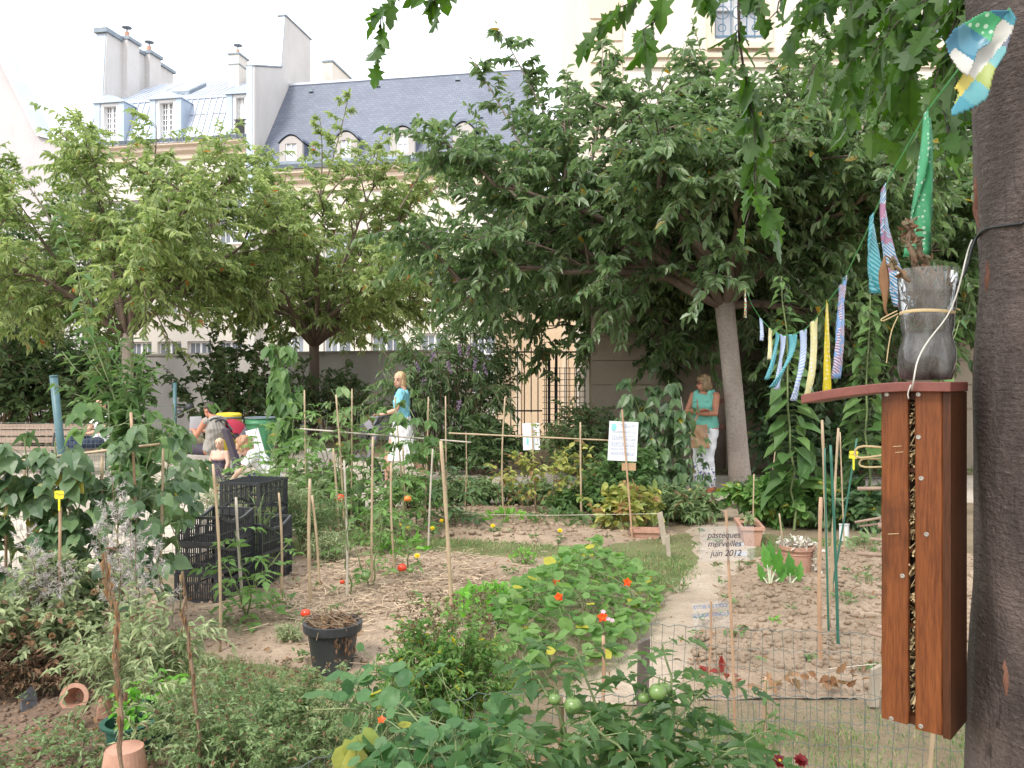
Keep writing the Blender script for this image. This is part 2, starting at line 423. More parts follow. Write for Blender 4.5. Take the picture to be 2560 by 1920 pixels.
M['zinc'] = pmat('zinc', lin(.46, .50, .57), lin(.56, .60, .67), 1.2, .42, .05, metal=.35, fine=.08)
M['zinc_blue'] = pmat('zinc_blue', lin(.36, .44, .54), lin(.46, .54, .63), 1.2, .5, .05, metal=.2, fine=.1)
M['dark_zinc'] = pmat('dark_zinc', lin(.16, .20, .24), lin(.24, .28, .32), 2, .5, .05, metal=.3)
M['white_paint'] = pmat('white_paint', lin(.74, .74, .74), lin(.80, .80, .80), 2, .5, .05, fine=.05)
M['pot_clay'] = pmat('pot_clay', lin(.36, .19, .13), lin(.48, .28, .20), 9, .85, .25, fine=.2)
def glassy(name, c, rough=.08):
    m, nt, b = newmat(name)
    col = ramp2(nt, noise(nt, .7, 3, .5), tuple(k * .7 for k in c[:3]) + (1,), c)
    nt.links.new(col, b.inputs['Base Color']); b.inputs['Roughness'].default_value = rough; b.inputs['Specular IOR Level'].default_value = .9
    return m
M['pane'] = glassy('pane', lin(.22, .25, .29))
M['pane_pale'] = glassy('pane_pale', lin(.56, .58, .62), .2)
def slate(name):
    m, nt, b = newmat(name)
    tc = nt.nodes.new('ShaderNodeTexCoord'); mp = nt.nodes.new('ShaderNodeMapping')
    nt.links.new(tc.outputs['UV'], mp.inputs[0])
    br = nt.nodes.new('ShaderNodeTexBrick')
    br.inputs['Scale'].default_value = 1.0; br.inputs['Brick Width'].default_value = .24; br.inputs['Row Height'].default_value = .13; br.inputs['Mortar Size'].default_value = .012
    br.inputs['Color1'].default_value = lin(.118, .136, .178); br.inputs['Color2'].default_value = lin(.15, .17, .215); br.inputs['Mortar'].default_value = lin(.09, .10, .135)
    nt.links.new(mp.outputs[0], br.inputs['Vector'])
    col = mixc(nt, .5, br.outputs[0], ramp2(nt, noise(nt, .5, 6, .65), (.75, .75, .78, 1), (1.2, 1.2, 1.18, 1)), 'MULTIPLY')
    nt.links.new(col, b.inputs['Base Color']); b.inputs['Roughness'].default_value = .5
    return m
M['slate'] = slate('slate')
M['slate_plain'] = pmat('slate_plain', lin(.11, .135, .185), lin(.18, .21, .27), 6, .5, .2)
def flatmat(name, c, rough=.5, metal=0.0, var=.12, scale=8, spec=.5):
    return pmat(name, tuple(k * (1 - var) for k in c[:3]) + (1,), tuple(k * (1 + var) for k in c[:3]) + (1,), scale, rough, .05, metal=metal, fine=.06, spec=spec)
M['iron'] = flatmat('iron', lin(.025, .026, .03), .5)
M['railing_blue'] = flatmat('railing_blue', lin(.08, .16, .24), .5)
# ================================================================ ground
def in_poly(x, y, poly):
    inside = np.zeros(x.shape, bool); n = len(poly)
    for i in range(n):
        x1, y1 = poly[i]; x2, y2 = poly[(i + 1) % n]
        c = ((y1 > y) != (y2 > y)) & (x < (x2 - x1) * (y - y1) / (y2 - y1 + 1e-12) + x1)
        inside ^= c
    return inside
def edge_dist(x, y, poly):
    d = np.full(x.shape, 1e9); n = len(poly)
    for i in range(n):
        a = np.array(poly[i]); b = np.array(poly[(i + 1) % n]); ab = b - a
        t = np.clip(((x - a[0]) * ab[0] + (y - a[1]) * ab[1]) / (ab @ ab + 1e-12), 0, 1)
        d = np.minimum(d, np.hypot(x - a[0] - t * ab[0], y - a[1] - t * ab[1]))
    return d
_rs = np.random.RandomState(5)
_waves = [(_rs.uniform(-1, 1, 2) * f, _rs.uniform(0, 6.28), a) for f, a in ((2, 1), (3, .8), (5, .6), (9, .5), (14, .4), (22, .35), (33, .25), (47, .2)) for _ in range(3)]
def wob(x, y):
    z = 0
    for k, p, a in _waves: z = z + a * np.sin(k[0] * x + k[1] * y + p)
    return z / 4.0
def gpoly(pts): return [tuple(G(a, b)[:2]) for a, b in pts]
BED_RIGHT = gpoly([(1815, 1440), (1880, 1395), (2000, 1370), (2260, 1365), (2500, 1400), (2560, 1740), (1700, 1738), (1700, 1690), (1735, 1590), (1778, 1500)])
BED_MID = gpoly([(700, 1385), (900, 1372), (1250, 1390), (1480, 1392), (1580, 1440), (1500, 1640), (1250, 1670), (900, 1700), (500, 1650), (330, 1580), (400, 1480), (640, 1440)])
BED_FAR = gpoly([(840, 1300), (1060, 1262), (1500, 1268), (1640, 1290), (1690, 1340), (1500, 1372), (900, 1345)])
BED_LEFT = gpoly([(-300, 1745), (300, 1725), (680, 1765), (740, 1850), (720, 2080), (-600, 2080)])
TRACK = gpoly([(1740, 1265), (1900, 1275), (1905, 1330), (1868, 1400), (1792, 1500), (1745, 1590), (1705, 1690), (1690, 1752), (1400, 1752), (1470, 1680), (1580, 1590), (1660, 1500), (1742, 1400), (1725, 1330)])
LAWN = gpoly([(1560, 1755), (2600, 1760), (2700, 2100), (1350, 2100), (1400, 1800)])
PATH = [(-1.3, 11.0), (-2.2, 9.4), (-3.1, 7.6), (-5.2, 6.3), (-16, 6.3), (-16, 20), (-6, 20), (-2.5, 17), (1.2, 14.0), (9, 14.0), (9, 10.9), (2, 10.9)]
def sheet(name, xs, ys, zf, m):
    X, Y = np.meshgrid(xs, ys, indexing='ij'); Z = zf(X, Y)
    n, k = X.shape
    mb = MB(); i = np.arange(n - 1)[:, None] * k; j = np.arange(k - 1)[None]
    mb.add(np.stack([X, Y, Z], -1).reshape(-1, 3), np.stack([i + j, i + k + j, i + k + j + 1, i + j + 1], -1).reshape(-1, 4))
    o = mb.build(name, m, smooth=True, origin=(0, 0, 0)); o['kind'] = 'structure'
    return o
_ax = np.concatenate([[-250, -120, -60, -30, -16], np.arange(-9, 9.01, .1), [16, 30, 60, 120, 250]])
_ay = np.concatenate([[-120, -40, -12, -4, 0], np.arange(1.0, 14, .1), [15, 17, 20, 25, 32, 45, 80, 150, 300]])
sheet('ground', _ax, _ay, lambda x, y: -.008 + .012 * wob(x, y) * (np.abs(x) < 9) * (y < 14), M['turf'])
def patch(name, poly, h, amp, m, step=.035, fade=.14, lift=.0, mound=0.0):
    a = np.array(poly); x0, y0 = a.min(0) - step; x1, y1 = a.max(0) + step
    xs = np.arange(x0, x1, step); ys = np.arange(y0, y1, step)
    X, Y = np.meshgrid(xs, ys, indexing='ij')
    jx = X + .05 * wob(Y * 1.7, X * 1.7); jy = Y + .05 * wob(X * 2.1 + 3, Y)
    ins = in_poly(jx, jy, poly); d = edge_dist(jx, jy, poly) * np.where(ins, 1, -1)
    e = np.clip(d / fade, -1, 1); e = np.where(e > 0, e * e * (3 - 2 * e), e)
    Z = h * e + (amp * wob(X * 1.0, Y) + amp * .9 * wob(X * 2.7 + 1, Y * 2.7)) * np.clip(e + .15, 0, 1) + np.where(e <= 0, .06 * e, 0) + lift + mound * np.clip(d / .8, 0, 1)
    keep = d > -fade
    idx = -np.ones(X.shape, int)
    n, k = X.shape
    cell = keep[:-1, :-1] & keep[1:, :-1] & keep[1:, 1:] & keep[:-1, 1:]
    used = np.zeros(X.shape, bool)
    for s_ in ((slice(None, -1), slice(None, -1)), (slice(1, None), slice(None, -1)), (slice(1, None), slice(1, None)), (slice(None, -1), slice(1, None))): used[s_] |= cell
    idx[used] = np.arange(used.sum())
    f = np.stack([idx[:-1, :-1][cell], idx[1:, :-1][cell], idx[1:, 1:][cell], idx[:-1, 1:][cell]], -1)
    mb = MB(); mb.add(np.stack([X[used], Y[used], Z[used]], -1), f)
    o = mb.build(name, m, smooth=True, origin=(0, 0, 0)); o['kind'] = 'structure'
    return o
patch('gravel_path', PATH, .006, .004, M['sand'], .08, .35, .006)
patch('earth_path', TRACK, .012, .006, M['earth'], .04, .2, .004)
G1 = gpoly([(640, 1395), (800, 1322), (1100, 1340), (1500, 1360), (1740, 1330), (1760, 1400), (1700, 1450), (1540, 1440), (1470, 1400), (900, 1380)])
G2 = gpoly([(1540, 1420), (1660, 1390), (1755, 1385), (1755, 1440), (1690, 1475), (1590, 1470)]); G3 = gpoly([(1860, 1330), (1960, 1345), (2260, 1350), (2260, 1400), (1990, 1410), (1880, 1450), (1830, 1470), (1860, 1400)])
G4 = gpoly([(200, 1640), (560, 1620), (820, 1690), (900, 1790), (560, 1850), (380, 1740)]); G5 = gpoly([(1000, 1680), (1250, 1660), (1350, 1700), (1200, 1800), (1000, 1800)])
for _g in (G1, G2, G3, G4, G5): patch('lawn', _g, .004, .008, M['lawn'], .05, .25, .003)
patch('soil_bed', BED_RIGHT, .05, .022, M['soil'], .03, .2, .0)
patch('soil_bed', BED_MID, .04, .016, M['soil'], .035, .25, .0)
patch('soil_bed', BED_FAR, .05, .02, M['soil'], .05, .3, .0)
patch('soil_bed', BED_LEFT, .04, .016, M['soil_dark'], .03, .2, .0)
def rand_in(poly, n, rs, pad=0.0):
    a = np.array(poly); lo, hi = a.min(0), a.max(0); out = np.zeros((0, 2))
    while len(out) < n:
        q = rs.uniform(lo, hi, (n * 2, 2)); q = q[in_poly(q[:, 0], q[:, 1], poly)]
        out = np.concatenate([out, q])
    return out[:n]
# clods of earth lying on the beds
_ico = np.array([[0, 0, -1], [.72, -.53, -.45], [-.28, -.85, -.45], [-.89, 0, -.45], [-.28, .85, -.45], [.72, .53, -.45], [.28, -.85, .45], [-.72, -.53, .45], [-.72, .53, .45], [.28, .85, .45], [.89, 0, .45], [0, 0, 1]])
_icf = np.array([[0, 1, 2], [1, 0, 5], [0, 2, 3], [0, 3, 4], [0, 4, 5], [1, 5, 10], [2, 1, 6], [3, 2, 7], [4, 3, 8], [5, 4, 9], [1, 10, 6], [2, 6, 7], [3, 7, 8], [4, 8, 9], [5, 9, 10], [6, 10, 11], [7, 6, 11], [8, 7, 11], [9, 8, 11], [10, 9, 11]])
_icf = _icf[:, ::-1].copy()
def lumps(mb, pos, size, rs, squash=.7):
    n = len(pos)
    v = _ico[None] * (1 + rs.normal(0, .22, (n, 12, 1))) * size[:, None, None] * np.stack([rs.uniform(.8, 1.4, n), rs.uniform(.8, 1.3, n), np.full(n, squash)], -1)[:, None]
    a = rs.uniform(0, 6.28, n); c, s_ = np.cos(a)[:, None], np.sin(a)[:, None]
    v = np.stack([v[..., 0] * c - v[..., 1] * s_, v[..., 0] * s_ + v[..., 1] * c, v[..., 2]], -1) + pos[:, None]
    mb.add(v.reshape(-1, 3), (_icf[None] + (np.arange(n) * 12)[:, None, None]).reshape(-1, 3), 0, np.repeat(rs.uniform(0, 1, n), 12))
for _poly, _n, _lo, _hi, _m, _h, _a in ((BED_RIGHT, 3600, .006, .03, 'soil', .05, .022), (BED_MID, 1600, .006, .024, 'soil', .04, .016), (BED_FAR, 900, .012, .04, 'soil', .05, .02), (BED_LEFT, 1800, .005, .022, 'soil_dark', .04, .016)):
    rs = np.random.RandomState(_n)
    q = rand_in(_poly, _n, rs); z = _lo + (_hi - _lo) * rs.power(.35, _n)
    mb = MB(); lumps(mb, np.column_stack([q, _h * np.clip(edge_dist(q[:, 0], q[:, 1], _poly) / .2, 0, 1) ** 1.5 + _a * wob(q[:, 0], q[:, 1]) + _a * .9 * wob(q[:, 0] * 2.7 + 1, q[:, 1] * 2.7) + z * .15]), z, rs)
    o = mb.build('soil_clods', M[_m], smooth=True, origin=(0, 0, 0)); o['kind'] = 'stuff'
    tag(o, {3600: 'loose clods of dug earth on the bare bed beside the wooden insect box', 1600: 'crumbled earth on the straw-strewn bed round the black pot',
            900: 'clods of earth on the far bed by the gravel path', 1800: 'dark crumbly earth round the upturned clay pot'}[_n], 'soil')
M['straw'] = flatmat('straw', lin(.42, .32, .22), .9, var=.3)
rs = np.random.RandomState(77)
q = np.concatenate([rand_in(gpoly([(800, 1420), (1180, 1400), (1260, 1480), (1150, 1560), (820, 1600), (660, 1560)]), 1900, rs), rand_in(BED_MID, 700, rs)])
n = len(q); a = rs.uniform(0, 6.28, n); ln = rs.uniform(.03, .16, n); wd = rs.uniform(.0012, .003, n)
d = np.stack([np.cos(a), np.sin(a), rs.normal(0, .12, n)], -1); c = np.column_stack([q, .055 + .02 * wob(q[:, 0], q[:, 1]) + rs.uniform(0, .02, n)])
sd = np.stack([-np.sin(a), np.cos(a), rs.normal(0, .5, n)], -1) * wd[:, None]
mid = rs.normal(0, .12, (n, 1)) * ln[:, None] * np.stack([-np.sin(a), np.cos(a), 0 * a], -1)
v = np.stack([c - d * ln[:, None] / 2 - sd, c - d * ln[:, None] / 2 + sd, c + mid + sd, c + mid - sd, c + d * ln[:, None] / 2 + sd, c + d * ln[:, None] / 2 - sd], 1).reshape(-1, 3)
mb = MB(); mb.add(v, (np.array([[0, 1, 2, 3], [3, 2, 4, 5]])[None] + (np.arange(n) * 6)[:, None, None]).reshape(-1, 4))
o = mb.build('straw_mulch', M['straw'], origin=(0, 0, 0)); o['kind'] = 'stuff'; tag(o, 'dry straw strewn over the bed round the tomato canes', 'straw')
# grass
def grass(polys, n, hmin, hmax, label, seed):
    rs = np.random.RandomState(seed); mb = MB()
    for poly, share in polys:
        k = int(n * share); q = rand_in(poly, k * 2, rs)
        keep = (wob(q[:, 0] * .8, q[:, 1] * .8) + rs.normal(0, .5, len(q))) > -.15
        q = q[keep][:k]; k = len(q)
        a = rs.uniform(0, 6.28, k); lean = rs.uniform(.1, .8, k)
        D = np.stack([np.cos(a) * lean, np.sin(a) * lean, np.ones(k)], -1)
        N = np.stack([-np.cos(a), -np.sin(a), lean], -1)
        L = rs.uniform(hmin, hmax, k)
        ed_ = np.clip(edge_dist(q[:, 0], q[:, 1], poly) / .35, .12, 1); kp = rs.uniform(0, 1, k) < ed_ ** .7
        leaves(mb, np.column_stack([q, np.zeros(k)])[kp], D[kp], N[kp], (L * (.4 + .6 * ed_) * .8)[kp], (L * .05 + .0022)[kp], 'kite', rs=rs)
    o = mb.build('grass', M['grass_blade'], origin=(0, 0, 0)); o['kind'] = 'stuff'; tag(o, label, 'grass')
grass([(G1, .6), (G2, .25), (G3, .15)], 22000, .03, .09, 'short dull grass strip between the far bed and the straw-strewn bed', 11)
grass([(G4, .6), (G5, .4)], 12000, .03, .08, 'dull green grass in front of the black pot', 12)
grass([(LAWN, 1.0)], 13000, .02, .07, 'thin trampled grass between the two wire fences', 13)
grass([([(-1.0, 15.6), (-5.5, 19.5), (-14, 21.5), (-14, 24), (-4, 24), (0, 19), (2.2, 16), (2.2, 15)], .7), ([(2.5, 13.9), (9, 13.9), (9, 15.0), (2.5, 15.0)], .3)], 6000, .05, .2, 'rough grass at the foot of the far shrubs and wall', 14)

# weeds, twigs and leaf litter on the beds
rs = np.random.RandomState(99); mb = MB(); ml = MB()
for _poly, _n in ((BED_RIGHT, 70), (BED_MID, 60), (BED_FAR, 60), (BED_LEFT, 50), (TRACK, 16)):
    for c in rand_in(_poly, _n, rs):
        k = rs.randint(4, 14); a = rs.uniform(0, 6.28, k); l = rs.uniform(.02, .06); leaves(mb, np.column_stack([c[0] + rs.normal(0, .02, k), c[1] + rs.normal(0, .02, k), np.full(k, .05) + rs.uniform(0, .03, k)]), np.stack([np.cos(a), np.sin(a), rs.uniform(.1, 1.2, k)], -1), [0, 0, 1], l, l * .4, 'oval', rs=rs)
    q = rand_in(_poly, _n * 7, rs); k = len(q); leaves(ml, np.column_stack([q, .05 + rs.uniform(0, .025, k)]), rs.normal(0, 1, (k, 3)) * [1, 1, .2], rs.normal(0, .4, (k, 3)) + [0, 0, 1], rs.uniform(.012, .05, k), rs.uniform(.003, .02, k), 'oval', rs=rs)
for mb_, nm, m_, lab in ((mb, 'weeds', 'herb_leaf', 'tiny green weeds sprouting across the earth beds'), (ml, 'leaf_litter', 'dry_leaf', 'dry leaf and twig litter on the earth beds')):
    o = mb_.build(nm, M[m_], origin=(0, 0, 0)); o['kind'] = 'stuff'; tag(o, lab, 'ground cover')

# ================================================================ houses behind the trees
_d = nrm(np.array([.983, -.184, 0])); _b = np.array([-_d[1], _d[0], 0])
_O = np.array([(1000 - 1280) / F_PX * 36, 36.0, 0])
def FR(u, w, z): return _O + _d * u + _b * w + np.array([0, 0, z])
def FU(px, w=0.0):
    o = _O + _b * w; r = (px - 1280) / F_PX
    return (r * o[1] - o[0]) / (_d[0] - r * _d[1])
def FZ(px, py, w=0.0):
    p = FR(FU(px, w), w, 0)
    return EYE + (HORIZON - py) / F_PX * p[1]
def fbox(mb, u0, u1, w0, w1, z0, z1, mat=0):
    return mb.hexa([FR(u, w, z) for z in (z0, z1) for u, w in ((u0, w0), (u1, w0), (u1, w1), (u0, w1))], mat)
def fprof(mb, prof, u0, u1, mat=0):
    """profile of (w, z) points extruded along the facade from u0 to u1"""
    return mb.prism([FR(0, w, z) for w, z in prof][::-1], _d * u0, _d * u1, mat)
def quad_uv(o, us, scale=1.0):
    """UVs for roof planes: u along the facade, v up the slope."""
    me = o.data; uv = me.uv_layers.new(name='UVMap'); org = ORG[o.name]
    for lp in me.loops:
        p = np.array(me.vertices[lp.vertex_index].co) + org - _O
        uv.data[lp.index].uv = (float(p @ _d), float(math.hypot(p @ _b, p[2])))
def facade_window(root, u, z0, z1, w=1.1, wd=-.0, cols=2, rows=4, name='window', sill=True, frame_m='white_paint', pane_m='pane'):
    f = MB(); t = .07
    fbox(f, u - w / 2, u - w / 2 + t, wd - .05, wd + .06, z0, z1); fbox(f, u + w / 2 - t, u + w / 2, wd - .05, wd + .06, z0, z1)
    fbox(f, u - w / 2 + t, u + w / 2 - t, wd - .05, wd + .06, z1 - t, z1); fbox(f, u - w / 2 + t, u + w / 2 - t, wd - .05, wd + .06, z0, z0 + t)
    fbox(f, u - .05, u + .05, wd - .045, wd + .05, z0 + t, z1 - t)
    for s_ in (-1, 1):
        for k in range(1, cols):
            x = u + s_ * (.05 + (w / 2 - t - .05) * k / cols)
            fbox(f, x - .015, x + .015, wd - .03, wd + .03, z0 + t, z1 - t)
        for k in range(1, rows):
            z = z0 + t + (z1 - z0 - 2 * t) * k / rows
            a, b = (u + .05, u + w / 2 - t) if s_ > 0 else (u - w / 2 + t, u - .05)
            fbox(f, a, b, wd - .025, wd + .025, z - .015, z + .015)
    fo = f.build(name, M[frame_m], root)
    p = MB(); fbox(p, u - w / 2 + t, u + w / 2 - t, wd - .012, wd + .012, z0 + t, z1 - t); p.build('pane', M[pane_m], fo)
    if sill:
        q = MB(); fbox(q, u - w / 2 - .1, u + w / 2 + .1, wd - .2, wd - .052, z0 - .12, z0 - .005); q.build('sill', M['cream_stone'], fo)
    return fo
def wall_with_holes(mb, u0, u1, z0, z1, holes, w0=0.0, w1=.4):
    """A wall slab with rectangular openings (u0, u1, z0, z1)."""
    us = sorted({u0, u1, *[h[0] for h in holes], *[h[1] for h in holes]}); zs = sorted({z0, z1, *[h[2] for h in holes], *[h[3] for h in holes]})
    for a, b in zip(us[:-1], us[1:]):
        run = None
        for c, e in zip(zs[:-1], zs[1:]):
            hole = any(h[0] <= a + 1e-6 and b <= h[1] + 1e-6 and h[2] <= c + 1e-6 and e <= h[3] + 1e-6 for h in holes)
            if hole:
                if run is not None: fbox(mb, a, b, w0, w1, run, c); run = None
            elif run is None: run = c
        if run is not None: fbox(mb, a, b, w0, w1, run, z1)
# ---- house with the zinc mansard roof
uL, uR = FU(214), FU(631)
zE = FZ(430, 361)                                             # gutter height
zinc_house = thing('zinc_roofed_house', 'cream town house with pale zinc mansard roof, three dormers and a long chimney wall', 'house', FR((uL + uR) / 2, 4, 0))
holes = []
for k in range(5):
    uc = uL + 1.3 + k * (uR - uL - 2.4) / 4
    for z in (1.2, 4.6, 7.7): holes.append((uc - .6, uc + .6, z, z + 2.15))
mb = MB(); wall_with_holes(mb, uL, uR, 0, zE - .75, holes)
fbox(mb, uL, uL + .35, .4, 9, 0, zE - .75); fbox(mb, uL + .35, uR, 8.6, 9, 0, zE - .75); fbox(mb, uL + .35, uR, .4, .45, 0, zE - 1.2)
mb.build('wall', M['white_plaster'], zinc_house)
for h in holes: facade_window(zinc_house, (h[0] + h[1]) / 2, h[2] + .01, h[3] - .01, 1.17, .2)
mb = MB(); fprof(mb, [(-.02, zE - .75), (-.10, zE - .7), (-.10, zE - .5), (-.28, zE - .36), (-.28, zE - .22), (-.45, zE - .14), (-.45, zE - .04), (.4, zE - .04), (.4, zE - .75)], uL - .1, uR - .02)
mb.build('cornice', M['cream_stone'], zinc_house)
mb = MB(); fprof(mb, [(-.5, zE - .04), (-.56, zE + .12), (-.5, zE + .12), (-.44, zE)], uL - .1, uR - .02)
for k in range(26):
    u = uL + (uR - uL) * (k + .5) / 26; fbox(mb, u - .015, u + .015, -.585, -.56, zE - .06, zE + .14)
mb.build('gutter', M['dark_zinc'], zinc_house)
zB = FZ(450, 250, .9); zT = FZ(450, 208, 4.6)
roof = MB(); fprof(roof, [(-.1, zE + .02), (.9, zB), (4.6, zT), (8.9, zE), (.3, zE)], uL, uR - .02)
nb = 27
for k in range(nb + 1):
    u = uL + (uR - uL - .06) * k / nb
    roof.tube([FR(u, -.12, zE + .04), FR(u, .87, zB + .01)], .028, 5); roof.tube([FR(u, .87, zB + .01), FR(u, 4.58, zT + .01)], .028, 5)
for a, b, w in ((.45, zE + (zB - zE) * .62, 0),):
    roof.tube([FR(uL, -.1 + 1.0 * .62 - .02, b + .02), FR(uR - .05, -.1 + 1.0 * .62 - .02, b + .02)], .02, 5)
roof.tube([FR(uL, .88, zB + .02), FR(uR - .05, .88, zB + .02)], .07, 6)
roof.build('roof', M['zinc'], zinc_house)
def zinc_dormer(px0, px1):
    u0, u1 = FU(px0, -.15), FU(px1, -.15); um = (u0 + u1) / 2; z0 = zE + .06; z1 = zB - .28
    d = MB(); t = .27
    fbox(d, u0, u0 + t, -.16, 1.2, z0, z1); fbox(d, u1 - t, u1, -.16, 1.2, z0, z1)
    n = 9; arc = [(u0 - .06 + (u1 - u0 + .12) * k / n, z1 + .30 * math.sin(math.pi * k / n) ** .8) for k in range(n + 1)]
    d.prism([FR(a, 0, b) for a, b in arc] + [FR(u1 + .06, 0, z1 - .02), FR(u0 - .06, 0, z1 - .02)], _b * -.24, _b * 1.5)
    o = d.build('dormer', M['zinc_blue'], zinc_house)
    f = MB()
    wd = u1 - u0 - 2 * t
    for a, b in ((u0 + t + .002, u0 + t + .16), (u1 - t - .16, u1 - t - .002)): fbox(f, a, b, -.1, .3, z0, z1 - .03)
    fbox(f, u0 + t + .16, u1 - t - .16, -.1, .3, z1 - .16, z1 - .03)
    a0, a1 = u0 + t + .165, u1 - t - .165; zz = z1 - .165
    fbox(f, a0, a1, .1, .16, z0, z0 + .35); fbox(f, um - .06, um + .06, .09, .17, z0 + .35, zz); fbox(f, a0, a0 + .06, .09, .17, z0 + .35, zz); fbox(f, a1 - .06, a1, .09, .17, z0 + .35, zz)
    for s_ in (a0 + .06 + (um - .12 - a0) / 2, um + .06 + (a1 - um - .12) / 2): fbox(f, s_ - .018, s_ + .018, .1, .16, z0 + .35, zz)
    for k in range(1, 6):
        z = z0 + .35 + (zz - z0 - .35) * k / 6; fbox(f, a0 + .06, a1 - .06, .105, .155, z - .018, z + .018)
    f.build('dormer_window', M['white_paint'], o)
    p = MB(); fbox(p, a0, a1, .17, .19, z0 + .3, zz); p.build('pane', M['pane'], o)
    return o, um, z0, a0, a1
zinc_dormer(236, 310); zinc_dormer(375, 453)
dm, um, z0, a0, a1 = zinc_dormer(566, 632)
g = MB()
for k in range(13):
    u = a0 + (a1 - a0) * k / 12; fbox(g, u - .012, u + .012, -.14, -.12, z0 + .05, z0 + .85)
for z in (z0 + .06, z0 + .84, z0 + .65): fbox(g, a0 - .1, a1 + .1, -.142, -.118, z - .014, z + .014)
g.build('railing', M['iron'], dm)
sk = MB(); u = FU(455, 2.4); zs = lambda w: zB + (zT - zB) * (w - .9) / 3.7
v = [FR(u + du, w, zs(w) + dz) for dz in (.02, .18) for du, w in ((-.7, 1.9), (.7, 1.9), (.7, 3.4), (-.7, 3.4))]; sk.hexa(v)
so = sk.build('skylight', M['dark_zinc'], zinc_house)
sk = MB(); sk.hexa([FR(u + du, w, zs(w) + dz) for dz in (.16, .20) for du, w in ((-.55, 2.05), (.55, 2.05), (.55, 3.25), (-.55, 3.25))]); sk.build('pane', M['pane_pale'], so)
# long chimney wall at its left end
uc0, uc1 = FU(243, 1.0), FU(268, 1.0); zt = FZ(268, 82, 1.0)
c = MB(); fprof(c, [(.55, zE - .2), (1.0, zt), (6.4, zt), (6.4, zE)], uc0 + .001, uc1)
for w in (2.1, 3.9): fbox(c, uc1, uc1 + .28, w, w + .95, zE + .5, zt + .12)
co = c.build('chimney_wall', M['grey_render'], zinc_house)
c = MB(); fprof(c, [(.85, zt + .002), (.85, zt + .22), (2.05, zt + .22), (2.05, zt + .002)], uc0 - .1, uc1 + .1); fprof(c, [(3.1, zt + .002), (3.1, zt + .16), (3.85, zt + .16), (3.85, zt + .002)], uc0 - .1, uc1 + .1); fprof(c, [(4.9, zt + .002), (4.9, zt + .16), (6.5, zt + .16), (6.5, zt + .002)], uc0 - .1, uc1 + .1)
for w in (2.1, 3.9): fbox(c, uc0 - .1, uc1 + .4, w - .04, w + .99, zt + .125, zt + .28)
c.build('coping', M['dark_zinc'], co)
c = MB(); fprof(c, [(.5, zE - .1), (.97, zt - .05), (.985, zt - .05), (.56, zE - .1)], uc0 - .02, uc1 - .05); c.build('zinc_cladding', M['zinc_blue'], co)
for w in (2.57, 4.37):
    c = MB(); p = FR((uc0 + uc1) / 2 + .2, w, zt + .28); c.lathe(p, [(.13, 0), (.11, .4), (.0, .4)], 10); c.build('chimney_pot', M['pot_clay'], zinc_house)
    c = MB(); c.lathe(p, [(.04, .401), (.04, .55), (.24, .60), (.24, .64), (0, .72)], 10); c.build('chimney_cowl', M['dark_zinc'], zinc_house)
# small chimney on the zinc roof
c = MB(); u0, u1 = FU(577, 3.2), FU(602, 3.2); z0, z1 = FZ(590, 225, 3.2), FZ(590, 140, 3.2)
fbox(c, u0, u1, 3.0, 3.9, z0 - .3, z1); co = c.build('chimney', M['white_plaster'], zinc_house)
c = MB(); fbox(c, u0 - .06, u1 + .06, 2.95, 3.95, z1 + .002, z1 + .08); fbox(c, u0 - .03, u1 + .03, 2.97, 3.93, z1 - .5, z1 - .45); c.build('coping', M['dark_zinc'], co)
c = MB(); p = FR((u0 + u1) / 2, 3.4, z1 + .08); c.lathe(p, [(.1, 0), (.08, .3), (0, .3)], 10); c.build('chimney_pot', M['pot_clay'], co)
c = MB(); c.lathe(p, [(.03, .301), (.03, .45), (.22, .5), (.22, .53), (0, .6)], 10); c.build('chimney_cowl', M['dark_zinc'], co)
# ---- party wall between the two houses
us0, us1 = FU(633), FU(651); s0 = FZ(651, 177)
party = thing('party_wall', 'tall stepped grey party wall rising between zinc and slate roofs', 'wall', FR(us0, 3, 0))
c = MB(); fprof(c, [(-.55, 0), (-.55, s0), (2.1, s0 + .9), (2.5, s0 + 3.5), (5.3, s0 + 3.5), (5.3, 0)], us0 + .001, us1); c.build('wall', M['grey_render'], party)
c = MB(); fprof(c, [(-.575, 7.5), (-.575, s0 + .02), (-.552, s0 + .02), (-.552, 7.5)], us0 - .02, us1 - .08); fprof(c, [(2.05, s0 + .9), (2.46, s0 + 3.5), (2.49, s0 + 3.5), (2.09, s0 + .9)], us0 - .02, us1 - .02); c.build('zinc_cladding', M['zinc_blue'], party)
c = MB(); fprof(c, [(2.42, s0 + 3.502), (2.42, s0 + 3.57), (5.38, s0 + 3.57), (5.38, s0 + 3.502)], us0 - .05, us1 + .05); fprof(c, [(-.58, s0 + .01), (-.58, s0 + .07), (2.08, s0 + .97), (2.08, s0 + .91)], us0 - .05, us1 + .05); c.build('coping', M['dark_zinc'], party)
